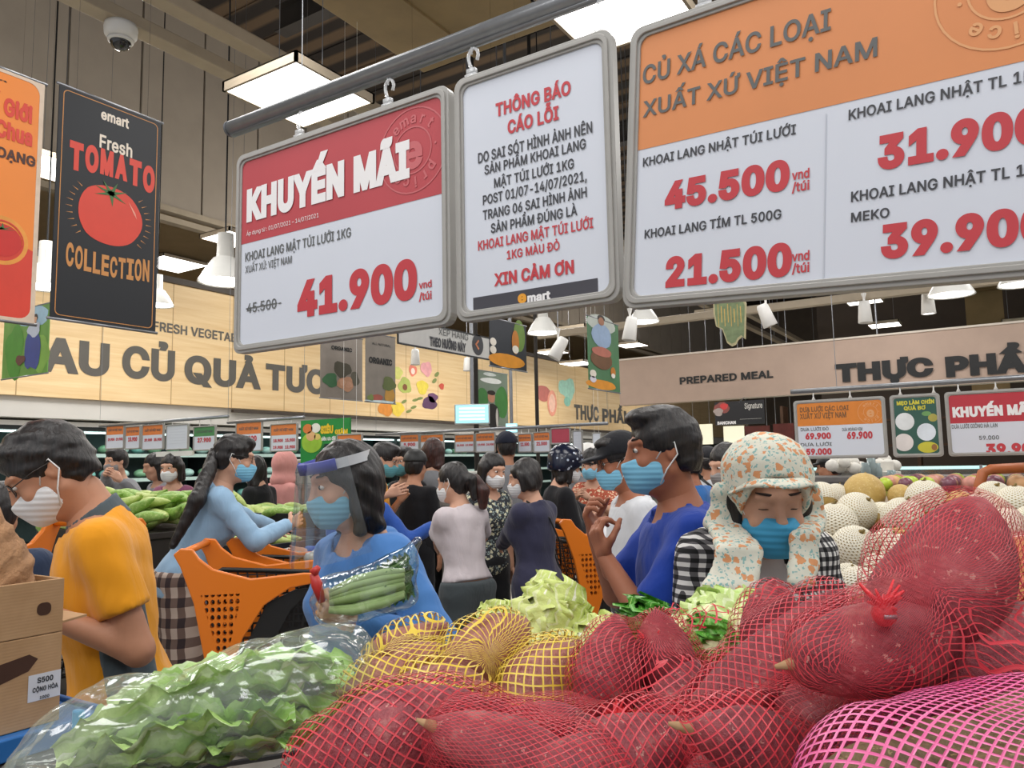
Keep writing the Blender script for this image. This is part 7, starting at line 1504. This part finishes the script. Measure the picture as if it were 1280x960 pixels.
# screens
scr = mat('cyan_screen', '#bff4ff', .3, 0, em=.9, emc=(.25, .85, .95, 1))
def screen(label, px0, px1, py0, py1, d):
    c = at((px0 + px1) / 2, (py0 + py1) / 2, d); w_ = (px1 - px0) / 970 * d; h_ = (py1 - py0) / 970 * d; th = Thing('screen', label, 'screen', c); M = Matrix.Translation(c) @ Matrix.Rotation(YAW, 4, 'Z')
    th.part('casing', MB().box((-w_ / 2, 0, -h_ / 2), (w_ / 2, .05, h_ / 2), M), mat('white_screen_case', '#cfd6d6', .35, .03), bevel=.008); pl = Plane(M @ Vector((0, -.001, 0)), RGT, UP); th.part('lit_panel', quad(MB(), pl, -w_ * .46, -h_ * .44, w_ * .46, h_ * .44, .001), scr)
    mb = MB()
    for k in range(4): quad(mb, pl, -w_ * .36, h_ * (.24 - .18 * k), w_ * .36, h_ * (.32 - .18 * k), .003)
    th.part('lit_text_band', mb, mat('white_lit_band', '#eaffff', .3, 0, em=.95)); th.part('mount', MB().tube([c + FWD * .06, c + FWD * .06 + UP * .25, Vector((c.x, c.y, 9.58)) + FWD * .06], .02, 8), steel_m)
screen('bright cyan screen before the standing poster', 568, 612, 505, 530, 8.2); screen('small cyan screen right of the standing poster', 632, 647, 529, 541, 8.8)
single('support_post', 'thin dark post left of the standing poster', 'post', MB().tube([Vector((at(595, 500, 9.0).x, at(595, 500, 9.0).y, 0)), Vector((at(595, 500, 9.0).x, at(595, 500, 9.0).y, 9.58))], .03, 8), dark_m, smooth=True)
single('support_post', 'thin dark post left of the printed meat slices', 'post', MB().tube([Vector((at(671, 500, 10).x, at(671, 500, 10).y, 0)), Vector((at(671, 500, 10).x, at(671, 500, 10).y, 9.58))], .025, 8), dark_m, smooth=True)
# ---------------------------------------------------------------- right hand signs over the melons
YR = at(1050, 535, 5.2).y; PR = planeY(YR)
def rsign(label, x0, x1, y0, y1): u0, v1 = PR.px(x0, y0); u1 = PR.px(x1, y0)[0]; v0 = PR.px(x0, y1)[1]; return (price_frame('price_sign', label, PR, u0, v0, u1, v1, .024, .018, .022), u0, v0, u1, v1)
vt_, vb2 = (PR.px(993, 499)[1] + PR.px(1180, 493)[1]) / 2, (PR.px(993, 573)[1] + PR.px(1180, 572)[1]) / 2
RS = []
def rs(label, x0, x1): u0 = PR.px(x0, 530)[0]; u1 = PR.px(x1, 530)[0]; th = price_frame('price_sign', label, PR, u0, vb2, u1, vt_, .022, .018, .022); RS.append(th); return th, u0, u1
th, u0, u1 = rs('orange and white price sign above the flowered bonnet, priced 69.900', 993, 1108); vm = PR.px(1050, 531)[1]; header(th, PR, u0, vb2, u1, vt_, vm, .022, .022, mat('strong_orange_print', '#d9812c', .5, .05))
uc, vc = PR.px(1088, 515); th.part('stamp_logo', stamp(PR, uc, vc, .075), pale_org)
line(th, 'headline_text', mat('brown_print', '#7a5632', .5), PR, 'DƯA LƯỚI CÁC LOẠI', (1000, 515), (1061, 513), 509, .02, .002); line(th, 'headline_text', mat('brown_print', '#7a5632', .5), PR, 'XUẤT XỨ VIỆT NAM', (1000, 524), (1058, 522), 517, .02, .002)
for s, a, b, c_, e_, tp in (('69.900', 1007, 549, 1039, 549, 541), ('69.900', 1059, 549, 1091, 548, 540), ('59.000', 1008, 569, 1040, 568, 561)): line(th, 'price_text', red_t, PR, s, (a, b), (c_, e_), tp, .045, .002)
for s, a, b, c_, e_, tp in (('DƯA LƯỚI ĐỎ', 1001, 539, 1036, 538, 535), ('DƯA HOÀNG KIM', 1053, 539, 1078, 538, 535), ('DƯA LƯỚI', 1001, 558, 1040, 557, 554)): line(th, 'description_text', grey_t, PR, s, (a, b), (c_, e_), tp, .01, .002)
th, u0, u1 = rs('dark green avocado tips sign between the orange and red signs', 1114, 1177); th.part('green_sheet', poly(MB(), PR, rrect(u0 + .022, vb2 + .022, u1 - .022, vt_ - .022, .018), .0006), mat('dark_green_print', '#2f5a4e', .5, .08, 5))
yt_ = mat('yellow_green_print', '#d0c83c', .5); line(th, 'headline_text', yt_, PR, 'MẸO LÀM CHÍN', (1121, 506), (1168, 505), 501, .04, .002); line(th, 'headline_text', yt_, PR, 'QUẢ BƠ', (1130, 513), (1157, 512), 508, .04, .002)
for nm, px, py, rx, ry, c, d in (('white_disc', 1131, 527, 12, 11, '#dfe3e4', .0015), ('white_disc', 1158, 540, 12, 11, '#dde6ee', .0015), ('white_disc', 1130, 553, 12, 11, '#e2dcd8', .0015), ('avocado_half', 1160, 559, 13, 7, '#c8c23c', .0015), ('avocado_half', 1166, 522, 6, 5, '#a9a04a', .0015), ('avocado_stone', 1168, 559, 3.5, 4, '#9a6a3a', .003), ('avocado_leaf', 1158, 517, 6, 3, '#6a9a5a', .002)): blob(th, PR, nm, px, py, rx, ry, hexm(nm + c[1:], c), d, 22)
th, u0, u1 = rs('red and white promotion sign over the melons, priced 39.900', 1183, 1298); vm = PR.px(1230, 528)[1]; header(th, PR, u0, vb2, u1, vt_, vm, .022, .022, mat('strong_red_print', '#b8303c', .5, .05))
line(th, 'headline_text', wht_t, PR, 'KHUYẾN MÃI', (1191, 521), (1292, 519), 508, .05, .002); line(th, 'description_text', grey_t, PR, 'DƯA LƯỚI GIỐNG HÀ LAN', (1190, 536), (1247, 534), 531, .01, .002); line(th, 'old_price_text', grey_t, PR, '59.000', (1224, 550), (1249, 549), 545, .01, .002); line(th, 'price_text', red_t, PR, '39.900', (1233, 569), (1304, 567), 555, .05, .002)
a_ = PR.px(988, 485); zr = PR.px(1280, 477); zz = (a_[1] + zr[1]) / 2; rl = Thing('sign_rail', 'grey tube carrying the signs over the melons', 'rail', PR.p(a_[0], zz)); rl.part('tube', MB().tube([PR.p(a_[0], zz, -.008), PR.p(a_[0] + 3.2, zz, -.008)], .017, 14), alu_m, True)
for q in (.3, 1.9): p = PR.p(a_[0] + q, zz, -.008); rl.part('suspension_wire', MB().tube([p, Vector((p.x, p.y, 9.58))], .0025, 5), steel_m)
for th_, pxs in zip(RS, ((1016, 1062), (1125, 1167), (1198, 1245))):
    for px in pxs: u_ = PR.px(px, 490)[0]; th_.part('hook', MB().tube([PR.p(u_, vt_ - .002, -.008), PR.p(u_, vt_ + .02, -.008), PR.p(u_, zz - .015, -.008)], [.014, .004, .004], 8), white_m, True)
# ---------------------------------------------------------------- meal counter under the fascia
def board(name, label, x0, x1, y0, y1, yy, m, cat='sign', thick=.03):
    pl = planeY(yy); u0, v1 = pl.px(x0, y0); u1 = pl.px(x1, y0)[0]; v0 = pl.px(x0, y1)[1]; th = Thing(name, label, cat, pl.p((u0 + u1) / 2, v0)); mb = MB(); mb.prism([(u0, v0), (u1, v0), (u1, v1), (u0, v1)], pl.O, pl.U, pl.V, -thick, 0); th.part('board', mb, m)
    if yy > BY:
        for q in (u0 + .05, u1 - .05): th.part('hanging_rod', MB().tube([pl.p(q, v1 - .01, -.015), pl.p(q, 9.58 - 0, -.015)], .006, 5), steel_m)
    return th, pl
blk_b = mat('menu_black', '#1b1a1d', .4, .1); th, pl = board('menu_sign', 'black menu sign with red dish picture under the prepared meal letters', 893, 955, 503, 532, BY - .3, blk_b)
for nm, px, py, rx, ry, c, d in (('dish', 902, 510, 10, 7, '#8a4a44', .001), ('dish', 905, 508, 5, 4, '#c83c3c', .002), ('pale_plate', 898, 515, 6, 5, '#a89a94', .002)): blob(th, pl, nm, px, py, rx, ry, hexm(nm + c[1:], c), d, 20, .1)
line(th, 'menu_text', wht_t, pl, 'BANCHAN', (897, 531), (920, 530), 527, .04, .004); line(th, 'menu_text', grey_w, pl, 'Signature', (931, 512), (953, 509), 505, .01, .004); th.part('menu_rule', quad(MB(), pl, *pl.px(925, 524), *pl.px(952, 523), .003), grey_w)
p = pl.p(*pl.px(924, 503)); th.part('hanging_rod', MB().tube([p, Vector((p.x, p.y + .35, fz0 + .02))], .008, 5), steel_m)
red_b = mat('dark_red_picture', '#6a2a24', .5, .4, 3)
for lb, a in (('dark food picture behind the flowered bonnet top', (930, 962, 533, 552)), ('dark food picture left of the orange price sign', (966, 992, 530, 556))): board('food_picture', lb, *a, BY + 1.2, red_b, 'picture')
for lb, a in (('pale lit menu panel behind the beige top wearer', (863, 890, 531, 556)), ('pale lit menu panel right of the royal blue tee neck', (904, 930, 533, 560))): board('menu_sign', lb, *a, BY + 1.2, mat('lit_cream_panel', '#e8e2c8', .5, 0, em=.7), 'menu panel')
kc = mat('kitchen_counter_steel', '#8a8784', .35, .08, metal=.4)
th = Thing('meal_counter', 'long steel meal counter with lit glass front under the beige fascia', 'counter', (0, BY, 0)); th.part('cabinet', MB().box((-4.5, BY + .3, 0), (7.5, BY + 1.0, .95)), kc); th.part('lit_shelf', MB().box((-4.4, BY + .32, 1.30), (7.4, BY + .95, 1.34)), mat('teal_lit_edge', '#c4f0ea', .4, 0, em=1.0)); th.part('glass_front', MB().box((-4.5, BY + .28, .95), (7.5, BY + .29, 1.34)), VISOR)
for x in (-3.2, -.4, 2.4, 5.2): th.part('glass_post', MB().box((x, BY + .26, .95), (x + .04, BY + .3, 1.36)), steel_m)
th = Thing('kitchen_shelf', 'dark kitchen shelving on the rear wall behind the meal counter', 'shelf', (0, BY + 3, 0)); sm = mat('warm_dark_shelf', '#5a3e2a', .6, .2, 4); 
for z in (1.2, 1.7, 2.2): th.part('shelf_board', MB().box((-4.0, BY + 3.5, z), (7.5, BY + 3.95, z + .04)), sm)
for x in (-4.0, -1.5, 1, 3.5, 6): th.part('upright', MB().box((x, BY + 3.5, 0), (x + .06, BY + 3.95, 2.6)), sm)
# egg shelf and clutter behind the melons
cs = at(1060, 592, 5.8); stand('counter', 'steel counter with white garlic bags behind the melons', cs.x - .3, cs.y - .2, cs.x + 1.2, cs.y + .4, cs.z - .02, kc)
wb = mat('white_garlic_bag', '#e6e2d8', .5, .08, 20); rnd = random.Random(5)
for i, (px, py) in enumerate([(1040, 582), (1050, 584), (1059, 582), (1068, 585), (1076, 584), (1100, 580), (1110, 581), (1118, 582), (1045, 577), (1055, 578), (1066, 578), (1106, 575)]):
    c = at(px, py, 5.9 + .1 * (i % 3)); single('garlic_bag', 'small white bag on the steel counter behind the melons', 'bag', MB().ell(c, (.05, .045, .045), None, 12, 8), wb, group='white bags on the steel counter', smooth=True)
for i, (px, py, h_) in enumerate(((1083, 594, .14), (1090, 592, .16), (1096, 593, .13), (1115, 600, .12))):
    c = at(px, py, 5.6); single('glass_jar', 'clear jar with metal lid on the steel counter' , 'jar', MB().lathe([(.001, 0), (.035, 0), (.037, h_ * .7), (.028, h_ * .8), (.03, h_), (.001, h_)], Matrix.Translation(c - UP * .05), 14), mat('pale_glass', '#9fb0b0', .12, .05), group='jars on the steel counter', smooth=True)
for lb, px, py, d, dz in (('white open carton among the clutter behind the melons', 1108, 598, 5.7, .10),):
    c = at(px, py, d); th = Thing('white_box', lb, 'box', c, YAW); th.part('body', MB().box((-.08, -.06, -.05), (.08, .06, dz - .05), th.M), wb, bevel=.003); th.part('lid', MB().box((-.085, .05, dz - .05), (.085, .062, dz + .02), th.M), wb)
stand('counter', 'low counter under the white boxes behind the melons', cs.x - .2, cs.y - 1.1, cs.x + .4, cs.y - .4, at(1110, 615, 4.5).z - .06, kc)
# ---------------------------------------------------------------- chilled shelves along the left wall
th = Thing('chilled_shelf', 'long dark chilled cabinet of teal-lit packs along the left wall', 'chilled cabinet', (-12.4, 10, 0)); cb = mat('chiller_dark', '#20292a', .5, .1)
th.part('back_panel', MB().box((-12.96, 4.0, .1), (-12.9, 24, 2.25)), mat('chiller_back', '#3c5654', .5, .1)); th.part('canopy', MB().box((-12.95, 4.0, 2.14), (-12.06, 24, 2.28)), cb); th.part('canopy_edge', MB().box((-12.06, 4.0, 2.2), (-12.03, 24, 2.27)), white_m); th.part('base', MB().box((-12.9, 4.0, 0), (-11.95, 24, .45)), cb)
for z in (.95, 1.35, 1.75): th.part('shelf', MB().box((-12.9, 4.0, z), (-12.2, 24, z + .03)), cb); th.part('shelf_edge', MB().box((-12.2, 4.0, z - .02), (-12.18, 24, z + .04)), mat('shelf_price_edge', '#b9d4cc', .4, .05))
th.part('chiller_lamp', MB().box((-12.3, 4.2, 2.11), (-12.24, 23.8, 2.135)), mat('teal_white_lamp', '#d6fff6', .4, 0, em=4.0, emc=(.75, 1, .96, 1)))
for x in range(4): th.part('divider', MB().box((-12.9, 4 + 5 * (x + 1) - .03, .45), (-12.15, 4 + 5 * (x + 1), 2.2)), cb)
pk = [mat('teal_pack', '#7fc4b8', .25, .15, 12), mat('pale_teal_pack', '#b4ddd4', .25, .12, 12), mat('leaf_pack', '#7db08a', .3, .2, 14)]
pm = []
for m_ in pk:
    me = mesh_from(MB().ell((0, 0, 0), (.105, .12, .075), None, 12, 8), 'pack'); me.materials.append(m_); me.polygons.foreach_set('use_smooth', [True] * len(me.polygons)); pm.append(me)
rnd = random.Random(31)
for z in (1.0, 1.4, 1.8):
    y = 6.2
    while y < 17:
        for x_ in (-12.36,):
            o = bpy.data.objects.new('salad_pack', rnd.choice(pm)); C.objects.link(o); o.location = (x_ + rnd.uniform(-.04, .04), y, z + .062); o.rotation_euler = (rnd.uniform(-.1, .1), rnd.uniform(-.1, .1), rnd.uniform(0, 3)); tag(o, 'bagged salad pack on the chilled shelves along the left wall', 'salad pack', 'salad packs on the chilled shelves')
        y += rnd.uniform(.27, .34)
